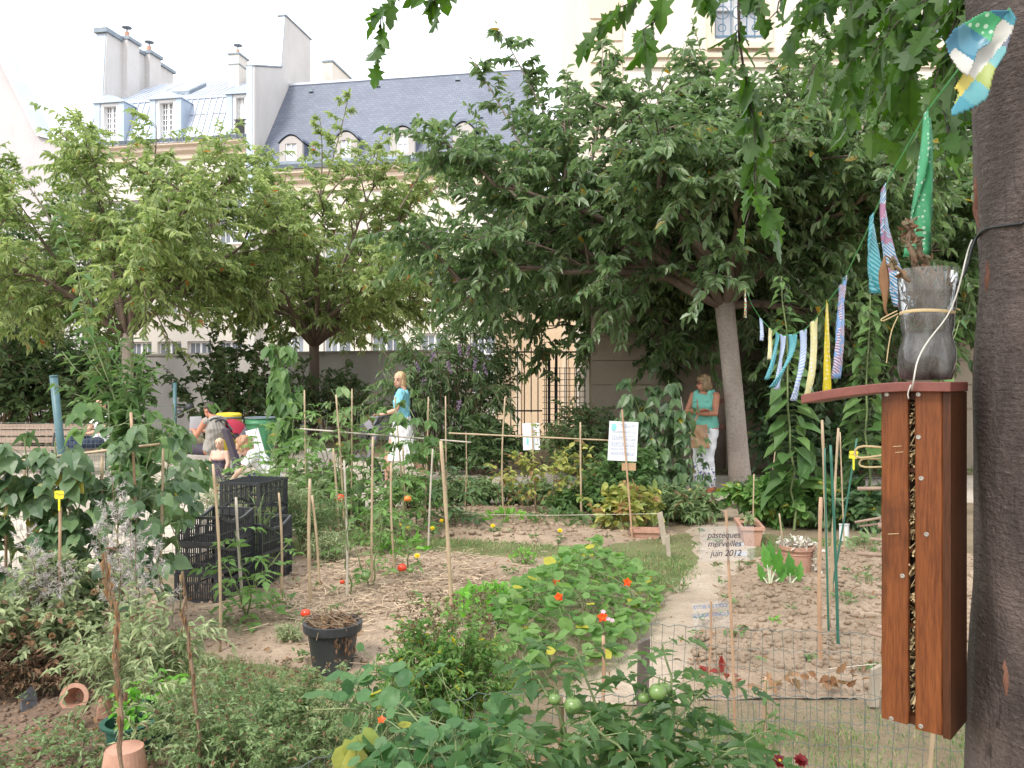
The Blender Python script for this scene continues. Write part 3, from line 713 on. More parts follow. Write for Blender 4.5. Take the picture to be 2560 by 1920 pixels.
# ---- house with the slate roof
uA, uB = us1 + .01, FU(1296)
zg = FZ(800, 424); zr = FZ(724, 214, 2.9)
slate_house = thing('slate_roofed_house', 'cream stone house under a steep blue slate roof with arched dormers', 'house', FR((uA + uB) / 2, 4, 0))
holes = []
for k in range(5):
    uc = uA + 1.4 + k * 2.2
    for z, h in ((1.0, 2.6), (5.2, 2.9)): holes.append((uc - .65, uc + .65, z, z + h))
mb = MB(); wall_with_holes(mb, uA, uB, 0, zg - 1.0, holes); fbox(mb, uA, uB, .4, .45, 0, zg - 1.2); fbox(mb, uA, uB, 7.6, 8, 0, zg)
mb.build('wall', M['white_plaster'], slate_house)
for h in holes: facade_window(slate_house, (h[0] + h[1]) / 2, h[2] + .01, h[3] - .01, 1.27, .2, 2, 3)
mb = MB(); fprof(mb, [(-.02, zg - 1.0), (-.12, zg - .96), (-.12, zg - .62), (-.3, zg - .5), (-.3, zg - .34), (-.52, zg - .22), (-.52, zg - .06), (.4, zg - .06), (.4, zg - 1.0)], uA, uB); mb.build('cornice', M['cream_stone'], slate_house)
mb = MB(); fprof(mb, [(-.3, zg - .058), (-.42, zg + .2), (2.9, zr), (7.8, zg - .05)], uA, uB); ro = mb.build('roof', M['slate'], slate_house); quad_uv(ro, 0)
mb = MB(); fprof(mb, [(-.62, zg - .056), (-.68, zg + .12), (-.5, zg + .3), (-.445, zg + .3), (-.5, zg - .056)], uA, uB); mb.build('gutter', M['dark_zinc'], slate_house)
mb = MB(); mb.tube([FR(uA, 2.9, zr + .02), FR(uB, 2.9, zr + .02)], .09, 6); mb.build('ridge', M['zinc'], slate_house)
wz = lambda z: -.42 + 3.32 * (z - zg - .2) / (zr - zg - .2)
def slate_dormer(px0, px1, py0, py1):
    zb = FZ((px0 + px1) / 2, py1, 0); ztop = FZ((px0 + px1) / 2, py0, 0); w0 = wz(zb) - .05; u0, u1 = FU(px0, w0), FU(px1, w0); u1 -= .35
    h = ztop - zb; zs_ = ztop - .42; um = (u0 + u1) / 2
    d = MB(); n = 10
    arc = [(u0 - .08 + (u1 - u0 + .16) * k / n, zs_ + .36 * math.sin(math.pi * k / n)) for k in range(n + 1)]
    d.prism([FR(a, 0, b) for a, b in arc] + [FR(a, 0, b - .1) for a, b in arc[::-1]], _b * (w0 - .12), _b * (w0 + 2.2))
    d.prism([FR(u0, 0, zb), FR(u0, 0, zs_ - .12)] + [FR(min(max(a, u0), u1), 0, b - .1) for a, b in arc] + [FR(u1, 0, zs_ - .12), FR(u1, 0, zb)], _b * (w0 + .12), _b * (w0 + 2.1))
    o = d.build('dormer', M['slate_plain'], slate_house)
    f = MB()
    fbox(f, u0 - .02, u0 + .26, w0 - .06, w0 + .12, zb, zs_ - .14); fbox(f, u1 - .26, u1 + .02, w0 - .06, w0 + .12, zb, zs_ - .14)
    a2 = [(u0 - .02 + (u1 - u0 + .04) * k / n, zs_ - .139 + .34 * math.sin(math.pi * k / n)) for k in range(n + 1)]
    f.prism([FR(a, 0, b) for a, b in a2], _b * (w0 - .06), _b * (w0 + .119))
    fbox(f, u0 - .12, u1 + .12, w0 - .1, w0 + .12, zb - .12, zb - .001)
    f.build('dormer_surround', M['garden_wall'], o)
    s_ = MB(); fbox(s_, u0 + .261, u1 - .261, w0 - .01, w0 + .02, zb + .001, zb + .06); fbox(s_, u0 + .261, u1 - .261, w0 - .01, w0 + .02, zb + (h - .56) * .55, zb + (h - .56) * .55 + .04)
    for u in (u0 + .29, um, u1 - .29): fbox(s_, u - .03, u + .03, w0 - .01, w0 + .02, zb, zs_ - .14)
    wo_ = s_.build('dormer_window', M['white_paint'], o); s_ = MB(); fbox(s_, u0 + .261, u1 - .261, w0 + .021, w0 + .06, zb, zs_ - .141); s_.build('pane', M['pane_pale'], wo_)
slate_dormer(701, 775, 334, 408); slate_dormer(839, 912, 324, 400); slate_dormer(978, 1056, 311, 389); slate_dormer(1134, 1206, 299, 378)
for px, py, w in ((776, 225, 2.4), (942, 211, 2.4), (1142, 194, 2.4), (1029, 302, .8), (1199, 288, .8), (857, 412, -.2)):
    c = MB(); z = FZ(px, py, w); u = FU(px, w); w_ = wz(z)
    c.prism([FR(u - .12, 0, z - .06), FR(u + .12, 0, z - .06), FR(u, 0, z + .14)], _b * (w_ - .14), _b * (w_ + .3)); c.build('roof_vent', M['dark_zinc'], slate_house)
# chimney wall seen beyond the slate ridge
c = thing('chimney_stack', 'pale flat-topped chimney stack showing over slate ridge', 'chimney', FR(FU(815, 6), 6, 0))
mb = MB(); u0 = FU(808, 6.5); zc = FZ(812, 156, 6.5); fbox(mb, u0, u0 + .5, 6.5, 10.5, 0, zc); fbox(mb, u0 - 3.0, u0, 6.5, 7.0, 0, zc - 1.3); mb.build('stack', M['pale_stone'], c)
mb = MB(); fbox(mb, u0 - .06, u0 + .56, 6.45, 10.6, zc + .002, zc + .1); mb.build('coping', M['dark_zinc'], c)
# white gable at the far left
gab = thing('gable_house', 'plain white gabled house end at the far left', 'house', (-19, 31, 0))
mb = MB(); zA, zBb, zC = P(-60, 30, 30)[2], P(95, 341, 30)[2], P(212, 372, 30)[2]
xa, xb, xc = P(-60, 0, 30)[0], P(95, 0, 30)[0], P(205, 0, 30)[0]
mb.prism([(xa - 6, 30, 0), (xa - 6, 30, zA - 9), (xa, 30, zA), (xb, 30, zBb), (xc, 30, zC), (xc, 30, 0)][::-1], (0, 0, 0), (0, 1.2, 0)); mb.build('wall', M['gable_plaster'], gab)
mb = MB(); mb.prism([(xa, 30, zA + .002), (xa, 30, zA + .14), (xb, 30, zBb + .14), (xc + .1, 30, zC + .1), (xc + .1, 30, zC + .002), (xb, 30, zBb + .002)], (0, -.12, 0), (0, 1.3, 0)); mb.build('roof', M['zinc'], gab)
# ================================================================ right-hand stone building
YB = 15.2
def rx(px): return (px - 1280) / F_PX * YB
def rz(py): return EYE + (HORIZON - py) / F_PX * YB
rb = thing('stone_building', 'pale stone apartment building with quoins and blue balcony railing, upper right', 'building', (5, YB + 3, 0))
x0, x1 = rx(1478), 12.5
mb = MB(); zq = rz(600)
win = [(rx(1785), rx(1912), rz(98), rz(-240)), (rx(2330), rx(2452), rz(98), rz(-240)), (rx(2330), rx(2452), rz(560), rz(330)), (rx(1785), rx(1912), rz(560), rz(330))]
def xbox(mb, a, b, c, d, e, f, mat=0): return mb.hexa([(x, y, z) for z in (e, f) for x, y in ((a, c), (b, c), (b, d), (a, d))], mat)
us = sorted({x0, x1, *[w[0] for w in win], *[w[1] for w in win]}); zs_ = sorted({zq, 14.0, *[w[2] for w in win], *[w[3] for w in win]})
for a, b in zip(us[:-1], us[1:]):
    for c, d in zip(zs_[:-1], zs_[1:]):
        if not any(w[0] <= a + 1e-6 and b <= w[1] + 1e-6 and w[2] <= c + 1e-6 and d <= w[3] + 1e-6 for w in win): xbox(mb, a, b, YB, YB + .5, c, d)
xbox(mb, x0, x0 + .5, YB + .5, YB + 9, 0, 14); xbox(mb, x0 + .5, x1, YB + .55, YB + .6, 0, 14)
mb.build('upper_wall', M['pale_stone'], rb)
mb = MB(); z = zq - .002; k = 0                              # rusticated ground floor, course by course
xbox(mb, x0 + .01, x1, YB + .03, YB + .5, 0, zq - .003)
while z > 1.0:
    h = .44; xbox(mb, x0, x1, YB - .012, YB + .0299, z - h + .016, z); z -= h
mb.build('ground_floor', M['shaded_stone'], rb)
mb = MB(); xbox(mb, x0 - .02, x1, YB - .16, YB + .0299, .0, .5); xbox(mb, x0 - .02, x1, YB - .08, YB + .0299, .502, z + .44 - .4); mb.build('plinth', M['shaded_stone'], rb)
mb = MB(); z = zq + .02
while z < 13.5: xbox(mb, x0 - .03, rx(1555), YB - .04, YB - .001, z, z + .35); z += .40
mb.build('quoins', M['cream_stone'], rb)
mb = MB()
for a, b, dd in ((rz(146), rz(135), .07), (rz(170), rz(158), .05), (rz(560), rz(530), .18), (rz(600), rz(585), .1)): xbox(mb, rx(1557), x1, YB - dd, YB - .001, a, b)
mb.build('string_course', M['cream_stone'], rb)
for a, b, c, d in win:
    f = MB(); t = .09
    xbox(f, a - .14, a, YB - .05, YB - .001, c - .1, d); xbox(f, b, b + .14, YB - .05, YB - .001, c - .1, d); xbox(f, a - .14, b + .14, YB - .12, YB - .0015, c - .2, c - .101)
    fo = f.build('window', M['cream_stone'], rb)
    f = MB(); xbox(f, a, a + t, YB + .2, YB + .28, c, d); xbox(f, b - t, b, YB + .2, YB + .28, c, d); xbox(f, (a + b) / 2 - .05, (a + b) / 2 + .05, YB + .19, YB + .28, c, d)
    for k in range(1, 4): xbox(f, a + t, b - t, YB + .21, YB + .27, c + (d - c) * k / 4, c + (d - c) * k / 4 + .04)
    f.build('window_frame', M['white_paint'], fo)
    f = MB(); xbox(f, a, b, YB + .29, YB + .31, c, d); f.build('pane', M['pane_pale'], fo)
    f = MB(); xbox(f, a + .01, b - .01, YB + .02, YB + .05, c + .05, c + .08); xbox(f, a + .01, b - .01, YB + .02, YB + .05, c + .95, c + .99)
    nn = 7
    for k in range(nn): x = a + .03 + (b - a - .06) * k / (nn - 1); xbox(f, x - .008, x + .008, YB + .025, YB + .045, c + .08, c + .95)
    for k in range(3):
        x = a + (b - a) * (k + .5) / 3
        for zz, r_ in ((.5, .12), (.8, .07), (.22, .07)):
            an = np.linspace(0, 6.28, 13); f.tube(np.stack([x + r_ * np.cos(an), 0 * an + YB + .035, c + zz + r_ * np.sin(an)], -1), .009, 4, False)
    f.build('balcony_railing', M['railing_blue'], fo)
# slim pale chimney left of the building
mb = MB(); p = P(1435, 96, 33); mb.box((p[0], 33, p[2] / 2), (.32, .5, p[2])); mb.box((p[0], 33, p[2] + .05), (.4, .6, .1)); tag(mb.build('chimney_stack', M['grey_render']), 'slim pale chimney stack just left of the stone building', 'chimney')
# beige wing behind the iron gate
wing = thing('beige_outbuilding', 'low beige rendered outbuilding behind the iron gate', 'building', (1.0, 20.5, 0))
mb = MB(); Rw = rotz(R(-14)); o_ = P(1238, 0, 19.6); o_[2] = 0
def wb(x, y, z): return o_ + Rw @ np.array([x, y, z])
hw = 1.6 + 420 / F_PX * 19.6
mb.hexa([wb(x, y, z) for z in (0, hw) for x, y in ((0, 0), (5.5, 0), (5.5, 5), (0, 5))]); mb.build('wall', M['beige_wall'], wing)
mb = MB(); mb.hexa([wb(x, y, z) for z in (hw + .002, hw + .16) for x, y in ((-.15, -.15), (5.6, -.15), (5.6, 5.1), (-.15, 5.1))]); mb.build('coping', M['dark_zinc'], wing)
mb = MB()
for x in (.5, 1.6): mb.hexa([wb(a, b, z) for z in (0.05, 3.4) for a, b in ((x, -.05), (x + .13, -.05), (x + .13, -.002), (x, -.002))])
mb.build('pilaster', M['cream_stone'], wing)
# grey garden wall
gw = MB()
pa = np.array([-16.0, 27.0, 0]); pb = np.array([P(1170, 0, 21.5)[0], 21.5, 0]); dw = nrm(pb - pa); nw = np.array([-dw[1], dw[0], 0])
zt_ = 2.32
gw.hexa([pa + (0, 0, 0), pb, pb + nw * .3, pa + nw * .3, pa + (0, 0, zt_), pb + (0, 0, zt_), pb + nw * .3 + (0, 0, zt_), pa + nw * .3 + (0, 0, zt_)])
gwo = thing('garden_wall', 'grey rendered boundary wall behind the shrubs', 'wall', (pa + pb) / 2)
gw.build('wall', M['garden_wall'], gwo)
mb = MB(); z1, z2 = zt_ + .002, zt_ + .07; mb.hexa([q + (0, 0, z) for z in (z1, z2) for q in (pa - nw * .04, pb - nw * .04, pb + nw * .34, pa + nw * .34)]); mb.build('coping', M['concrete'], gwo)
# iron gate
gate = thing('iron_gate', 'black iron railing gate with a square lattice panel before the beige wall', 'gate', P(1370, 950, 16.4) * (1, 1, 0))
YG = 16.4; gx = lambda px: (px - 1280) / F_PX * YG; gz = lambda py: EYE + (HORIZON - py) / F_PX * YG
zb_, zt2 = gz(1098), gz(876)
mb = MB()
for k, px in enumerate(np.arange(1243, 1356, 17)):
    mb.tube([(gx(px), YG, zb_), (gx(px), YG, zt2 + .06)], .011, 6)
for py in (880, 1027, 1096): xbox(mb, gx(1238), gx(1356), YG - .012, YG + .012, gz(py) - .016, gz(py) + .016)
mb.build('bar_panel', M['iron'], gate)
mb = MB()
for px in np.arange(1362, 1502, 12.5): xbox(mb, gx(px) - .007, gx(px) + .007, YG - .008, YG + .008, zb_, gz(918))
for py in np.arange(920, 1060, 14.5): xbox(mb, gx(1356), gx(1502), YG - .017, YG - .0085, gz(py) - .006, gz(py) + .006)
for px in np.arange(1366, 1500, 25): xbox(mb, gx(px) - .01, gx(px) + .01, YG + .009, YG + .028, zb_, zt2)
xbox(mb, gx(1356), gx(1502), YG - .012, YG + .012, gz(880) - .016, gz(880) + .016)
mb.build('lattice_panel', M['iron'], gate)
mb = MB()
for px in (1373, 1391): xbox(mb, gx(px) - .026, gx(px) + .026, YG + .03, YG + .08, zb_, zt2 + .02)
xbox(mb, gx(1500), gx(1508), YG - .03, YG + .03, 0, zt2)
mb.build('gate_post', M['iron'], gate)
mb = MB(); xbox(mb, gx(1225), gx(1520), YG - .1, YG + .2, 0, zb_ - .02); tag(mb.build('low_wall', M['beige_wall']), 'low beige kerb wall carrying the iron gate', 'wall')
# brown banded post in front of the building
col_ = thing('banded_post', 'dark brown round post with two rust bands behind the pale trunk', 'post', (P(1800, 0, 14.4)[0], 14.4, 0))
xx = P(1800, 0, 14.4)[0]
mb = MB(); mb.tube([(xx, 14.4, 0), (xx, 14.4, 3.9)], .105, 14); mb.build('shaft', M['bark_mid'], col_, smooth=True)
M['rust'] = flatmat('rust', lin(.14, .06, .04), .8, var=.3)
for z in (EYE - .36, EYE - .80):
    mb = MB(); mb.tube([(xx, 14.4, z - .045), (xx, 14.4, z + .045)], .112, 14); mb.build('band', M['rust'], col_)
# ================================================================ trees
def twig_leaves(mb, tw, per, L, Wd, tpl, rs, droop=.5, up=1.0, spread=.8, jit=.4, lvar=.45):
    """Leaves alternating along each polyline in tw."""
    pos, D = [], []
    for p in tw:
        n = max(2, int(per * rs.uniform(.8, 1.2)))
        ts = np.linspace(.12, 1.0, n); q, d = poly_at(p, ts)
        side = np.cross(d, [0, 0, 1.0]); side = nrm(side + 1e-4)
        sg = np.where(np.arange(n) % 2 == 0, 1.0, -1.0)[:, None]
        dd = d * .7 + side * sg * spread + np.array([0, 0, -droop]) + rs.normal(0, jit, (n, 3))
        pos.append(q); D.append(dd)
    pos = np.concatenate(pos); D = np.concatenate(D); n = len(pos)
    N = np.array([0, 0, up]) + rs.normal(0, .5, (n, 3))
    l = L * rs.uniform(1 - lvar, 1 + lvar, n)
    leaves(mb, pos, D, N, l, l * Wd / L, tpl, rs=rs)
def crown_tree(name, label, base, fork_z, lean, center, radii, nl, n2, n3, per, L, Wd, leaf_m, bark_m, r0, seed, group=None, shoots=(), flat=.25, low=-.15, cat='tree', tpl='oval', sub=(.6, 1.0), droop=.5, bias=None, elev=-14):
    rs = np.random.RandomState(seed)
    base = np.asarray(base, float); base[2] = 0
    fork = base + np.array([lean[0], lean[1], fork_z]); C = np.asarray(center, float); rad = np.asarray(radii, float)
    root = thing(name, label, cat, base, group)
    w = MB(); ff = MB()
    tp = np.array([base + (fork - base) * t + np.array([math.sin(t * 3) * .02, 0, 0]) for t in np.linspace(0, 1, 7)])
    w.tube(tp, r0 * np.array([1.25, 1.06, 1.0, .97, .95, .95, 1.0]), 14)
    limbs = []; twigs = []
    for i in range(nl):
        az = 2 * np.pi * (i + rs.uniform(-.25, .25)) / nl
        el = R(rs.uniform(elev, 40)) if i % 3 else R(rs.uniform(42, 82))
        dr = np.array([math.cos(az) * math.cos(el), math.sin(az) * math.cos(el), math.sin(el)])
        if bias is not None: dr = nrm(dr + np.asarray(bias))
        tgt = C + dr * rad * rs.uniform(.72, .92)
        mid = fork + (tgt - fork) * .45 + np.array([0, 0, .22 * np.linalg.norm(tgt - fork) * (1 - abs(dr[2]))])
        p = bez(fork - (0, 0, .08), mid, tgt, 9); p[1:-1] += rs.normal(0, .05, (7, 3))
        w.tube(p, r0 * np.linspace(.55, .10, 9), 7, mat=1); limbs.append(p)
    for p in limbs:
        ts = np.linspace(.28, 1.0, n2) + rs.uniform(-.04, .04, n2)
        q, d = poly_at(p, ts)
        ln = np.linalg.norm(p[-1] - p[0])
        for k in range(n2):
            out = q[k] - C; out = nrm(out / rad)
            dr = nrm(out * .55 + d[k] * .5 + rs.normal(0, .6, 3) * [1, 1, .9] + [0, 0, .08])
            l2 = rs.uniform(*sub) * (.32 + .22 * (1 - ts[k])) * min(rad[0], 3.4)
            e = q[k] + dr * l2
            s_ = bez(q[k], q[k] + dr * l2 * .5 + [0, 0, .12 * l2], e, 5)
            w.tube(s_, np.linspace(.022, .008, 5) * (r0 / .13), 4, False, mat=1)
            t3 = rs.uniform(.15, 1.0, n3); a, b = poly_at(s_, t3)
            for m in range(n3):
                o3 = nrm((a[m] - C) / rad)
                dv = b[m] * .5 + o3 * .35 + rs.normal(0, .6, 3); dv[2] = dv[2] * flat + rs.uniform(low, .5); dv = nrm(dv)
                l3 = rs.uniform(.35, .85) * min(1.0, rad[0] / 3)
                tw = bez(a[m], a[m] + dv * l3 * .55 + [0, 0, .06], a[m] + dv * l3 + [0, 0, -.10 * l3], 5)
                twigs.append(tw); w.tube(tw, np.linspace(.007, .003, 5), 3, False, mat=1)
    for (sx, sy, sz), (ex, ey, ez), k in shoots:                       # upright leading shoots above the crown
        a = np.array([sx, sy, sz]); b = np.array([ex, ey, ez]); s_ = bez(a, (a + b) / 2 + [.1, 0, 0], b, 8)
        w.tube(s_, np.linspace(.022, .006, 8), 5, False); twigs.append(s_)
        for t in np.linspace(.15, .95, k):
            q, d = poly_at(s_, [t]); dv = nrm(np.array([rs.normal(0, 1), rs.normal(0, 1), rs.uniform(.25, .9)])); l3 = rs.uniform(.35, .75) * (1.3 - t)
            tw = bez(q[0], q[0] + dv * l3 * .6, q[0] + dv * l3 + [0, 0, -.08 * l3], 5); twigs.append(tw); w.tube(tw, np.linspace(.007, .003, 5), 3, False)
    twig_leaves(ff, twigs, per, L, Wd, tpl, rs, droop)
    w.build('trunk', [M[bark_m], M['bark_mid']], root, smooth=True)
    ff.build('crown', M[leaf_m], root)
    return root
GT = 'cherry trees in front of the houses'
def at(px, py, Y): return tuple(P(px, py, Y))
crown_tree('cherry_tree', 'light green spreading cherry tree at the far left with forked slim trunk', G(318, 1146), 2.55, (0.0, 0), P(270, 650, 16.8), (4.9, 3.2, 2.2), 16, 12, 9, 24, .135, .048, 'cherry_leaf', 'bark_pale', .115, 21, GT,
           shoots=[(at(262, 620, 16.6), at(205, 285, 16.4), 12), (at(130, 560, 16.5), at(20, 400, 16.2), 9), (at(420, 560, 16.5), at(410, 385, 16.5), 7), (at(290, 620, 16.5), at(150, 330, 16.9), 8), (at(520, 580, 16.5), at(560, 440, 16.5), 5)], flat=.6, low=-.35)
crown_tree('cherry_tree', 'middle cherry tree with brown trunk and tall shoots before the slate roof', G(783, 1104), 2.55, (.02, 0), P(850, 710, 20.5), (4.6, 3.2, 2.8), 16, 12, 9, 24, .145, .052, 'cherry_leaf', 'bark_mid', .135, 33, GT,
           shoots=[(at(790, 530, 20), at(875, 225, 20), 13), (at(800, 500, 20), at(800, 290, 20), 9), (at(850, 520, 20), at(960, 330, 20), 8), (at(640, 560, 20), at(600, 400, 20), 5), (at(1000, 520, 19.5), at(1090, 350, 19.5), 7)], flat=.6, low=-.35)
crown_tree('cherry_tree', 'large dark green cherry tree with pale trunk beside the woman in turquoise', G(1852, 1232), 2.72, (-.24, .0), P(1680, 655, 11.6), (3.95, 2.9, 2.1), 18, 13, 10, 24, .13, .054, 'cherry_dark', 'bark_pale', .142, 47, GT,
           shoots=[(at(1420, 420, 11.6), at(1240, 60, 11.3), 14), (at(1480, 400, 11.6), at(1505, 110, 11.4), 11), (at(1330, 430, 11.4), at(1180, 150, 11.2), 10), (at(1650, 380, 11.6), at(1700, 210, 11.5), 8), (at(1960, 320, 11.6), at(2080, 70, 11.4), 13), (at(1880, 380, 11.6), at(1870, 200, 11.5), 9), (at(1300, 500, 11.4), at(1080, 310, 11.2), 10), (at(1250, 600, 11.3), at(1110, 430, 11.0), 8), (at(2150, 330, 11.6), at(2230, 120, 11.4), 9)], flat=.45, low=-.55, elev=-30)
# side boughs of the big tree hang low towards the gate
crown_tree('cherry_tree', 'leafy young cherry tree crowding the wall between gate and stone building', G(1640, 1148), 2.4, (.3, 0), P(1500, 700, 14.3), (2.7, 1.3, 1.9), 12, 10, 9, 20, .16, .062, 'cherry_dark', 'bark_mid', .07, 53, GT, flat=.4, low=-.6, bias=(0, -.2, -.15), elev=-30)
crown_tree('cherry_tree', 'dark tree filling the gap over the tall sunflowers by the stone building', G(2220, 1185), 2.3, (.1, 0), P(2180, 640, 13.4), (3.3, 1.4, 2.6), 14, 11, 10, 21, .17, .066, 'cherry_dark', 'bark_mid', .08, 59, GT, flat=.4, low=-.5, elev=-35)
crown_tree('shade_tree', 'dark trunked tree at the left edge behind the bench', G(44, 1105), 2.0, (0, 0), P(-60, 700, 21.5), (3.4, 2.6, 2.4), 10, 9, 8, 20, .18, .07, 'cherry_dark', 'bark_mid', .13, 61, None, flat=.4, low=-.4)
# ================================================================ shrubs
def shrub(name, label, base, h, rx_, ry, n, per, L, Wd, tpl, leaf_m, seed, stem_m='brown_stem', cat='shrub', group=None, droop=.3, arch=.5, z0=.0, sides=3, twn=4, twl=.35, leaf_z=.25, sr=.008, upright=1.0):
    """Many stems from one foot, arching outwards, with side twigs carrying the leaves."""
    rs = np.random.RandomState(seed); base = np.asarray(base, float).copy(); base[2] = z0
    root = thing(name, label, cat, base, group)
    w = MB(); ff = MB(); tw = []
    for i in range(n):
        a = rs.uniform(0, 6.283); r = math.sqrt(rs.uniform(0, 1)); hh = h * rs.uniform(.55, 1.0) * (1 - .35 * r * r)
        foot = base + np.array([math.cos(a) * rx_ * r * .35, math.sin(a) * ry * r * .35, 0])
        e = base + np.array([math.cos(a) * rx_ * r, math.sin(a) * ry * r, hh])
        mid = foot + (e - foot) * [.35, .35, .6 * upright] + [0, 0, arch * .25 * hh]
        s_ = bez(foot, mid, e, 7); w.tube(s_, np.linspace(sr, sr * .35, 7), sides, False)
        tw.append(s_[3:])
        for t in rs.uniform(leaf_z, .95, twn):
            q, d = poly_at(s_, [t]); dv = nrm(d[0] * .5 + rs.normal(0, .7, 3) + [0, 0, .15]); l = twl * rs.uniform(.5, 1.1)
            k = bez(q[0], q[0] + dv * l * .5 + [0, 0, .1 * l], q[0] + dv * l - [0, 0, droop * .4 * l], 4); tw.append(k); w.tube(k, np.linspace(sr * .5, sr * .2, 4), 3, False)
    twig_leaves(ff, tw, per, L, Wd, tpl, rs, droop)
    w.build('stem', M[stem_m], root); ff.build('foliage', M[leaf_m], root)
    return root
GS = 'dark shrubs along the garden wall'
shrub('shrub', 'dark round-leaved shrub against the grey wall behind the seated people', (P(580, 0, 19.5)[0], 19.5, 0), 3.0, 1.65, 1.1, 46, 13, .15, .095, 'oval', 'shrub_leaf', 71, group=GS, twl=.5, sr=.016)
shrub('shrub', 'dense dark shrub behind the middle cherry trunk', (P(850, 0, 21.3)[0], 21.0, 0), 2.25, 1.1, .7, 30, 12, .15, .06, 'oval', 'shrub_leaf', 72, group=GS, twl=.45, sr=.014)
shrub('shrub', 'narrow dark shrub between round-leaved shrub and cherry trunk', (P(712, 0, 20.6)[0], 20.6, 0), 2.7, .75, .6, 26, 12, .14, .06, 'oval', 'shrub_leaf', 73, group=GS, twl=.4, sr=.014)
for k, (px, Y, h, r, lab) in enumerate(((-40, 19, 3.6, 1.5, 'black-green shrub mass behind the far left bench end'), (105, 19.5, 3.3, 1.3, 'dark shrub behind the leaning blue post'), (235, 19.0, 3.2, 1.3, 'dark shrub behind the man on the bench'))):
    shrub('shrub', lab, (P(px, 0, Y)[0], Y, 0), h, r, .9, 60, 13, .16, .08, 'oval', 'shrub_leaf', 80 + k, group=GS, twl=.5, sr=.015)
bud = shrub('buddleia', 'grey-green buddleia with narrow leaves and mauve flower spikes left of the gate', (P(1120, 0, 14.6)[0], 14.6, 0), 3.05, 1.35, .9, 70, 15, .17, .03, 'lance', 'buddleia_leaf', 91, twl=.55, droop=.7, arch=.9, sr=.013)
M['mauve'] = leafmat('mauve', lin(.26, .16, .30), lin(.42, .30, .46), trans=.3)
fl = MB(); rs = np.random.RandomState(3)
for px, py in ((1148, 862), (1172, 860), (1190, 898), (1150, 1000), (1040, 905), (1120, 905), (1210, 910), (1085, 880), (1060, 950)):
    c = P(px, py, 13.75 + rs.uniform(0, .3)); k = 60; t = rs.uniform(0, 1, k); d = np.array([rs.uniform(-.5, .3), 0, -.8])
    leaves(fl, c + d * .22 * t[:, None] + rs.normal(0, .014, (k, 3)) * (1.2 - t[:, None]), rs.normal(0, 1, (k, 3)), rs.normal(0, 1, (k, 3)), .03, .022, 'kite', rs=rs)
fl.build('flower_spike', M['mauve'], bud)
shrub('shrub', 'feathery green shrub at the foot of the lattice gate', (P(1460, 0, 14.0)[0], 14.0, 0), 1.25, .8, .6, 46, 14, .14, .035, 'lance', 'herb_leaf', 94, twl=.4, sr=.01)
shrub('shrub', 'low green shrub below the buddleia by the path edge', (P(1215, 0, 14.0)[0], 14.0, 0), 1.0, .8, .4, 34, 12, .15, .045, 'oval', 'shrub_leaf', 95, twl=.3)
shrub('shrub', 'broad-leaved plant with yellowing leaves under the stone building', (P(2120, 0, 13.2)[0], 13.4, 0), 1.1, 1.6, .5, 50, 9, .16, .09, 'oval', 'bean_leaf', 96, twl=.3)
shrub('shrub', 'dark climbing shrub on the stone building beside the sunflowers', (P(2060, 0, 14.4)[0], 14.5, 0), 2.9, 1.7, .35, 64, 12, .15, .08, 'oval', 'shrub_leaf', 97, twl=.45, sr=.012)
# ================================================================ garden plants
def compound(mb, pos, D, L, rs, pairs=3, tpl='tooth', size=.36, wid=.55, stem=None, droop=.45, up=1.0):
    """Pinnate leaves (tomato): leaflets in pairs along a drooping rachis."""
    pos = np.asarray(pos, float); n = len(pos); D = nrm(np.broadcast_to(np.asarray(D, float), (n, 3))); L = np.broadcast_to(np.asarray(L, float), (n,))
    side = nrm(np.cross(D, [0, 0, 1.0]) + 1e-4)
    pp, dd, ll = [], [], []
    for k in range(pairs):
        t = .3 + .55 * k / max(1, pairs - 1)
        q = pos + D * (L * t)[:, None] + np.array([0, 0, -1.0]) * (droop * L * t * t)[:, None]
        for sg in (-1, 1):
            pp.append(q); dd.append(D * .6 + side * sg + rs.normal(0, .25, (n, 3)) + [0, 0, -.25]); ll.append(L * size * rs.uniform(.7, 1.05, n) * (.75 + .25 * math.sin(math.pi * t)))
    q = pos + D * (L * .9)[:, None] + np.array([0, 0, -1.0]) * (droop * L * .81)[:, None]
    pp.append(q); dd.append(D + [0, 0, -.6] + rs.normal(0, .2, (n, 3))); ll.append(L * size * 1.15)
    pp = np.concatenate(pp); dd = np.concatenate(dd); ll = np.concatenate(ll)
    rn = np.tile(rs.uniform(0, 1, n), 2 * pairs + 1) * .8 + rs.uniform(0, .2, len(pp))
    leaves(mb, pp, dd, np.array([0, 0, up]) + rs.normal(0, .4, (len(pp), 3)), ll, ll * wid, tpl, rnd=rn, rs=rs)
    if stem is not None:
        for i in range(n):
            t = np.linspace(0, .95, 4)[:, None]
            stem.tube(pos[i] + D[i] * L[i] * t + np.array([0, 0, -1.0]) * droop * L[i] * t * t, np.linspace(.012, .006, 4) * min(L[i], .3), 3, False)
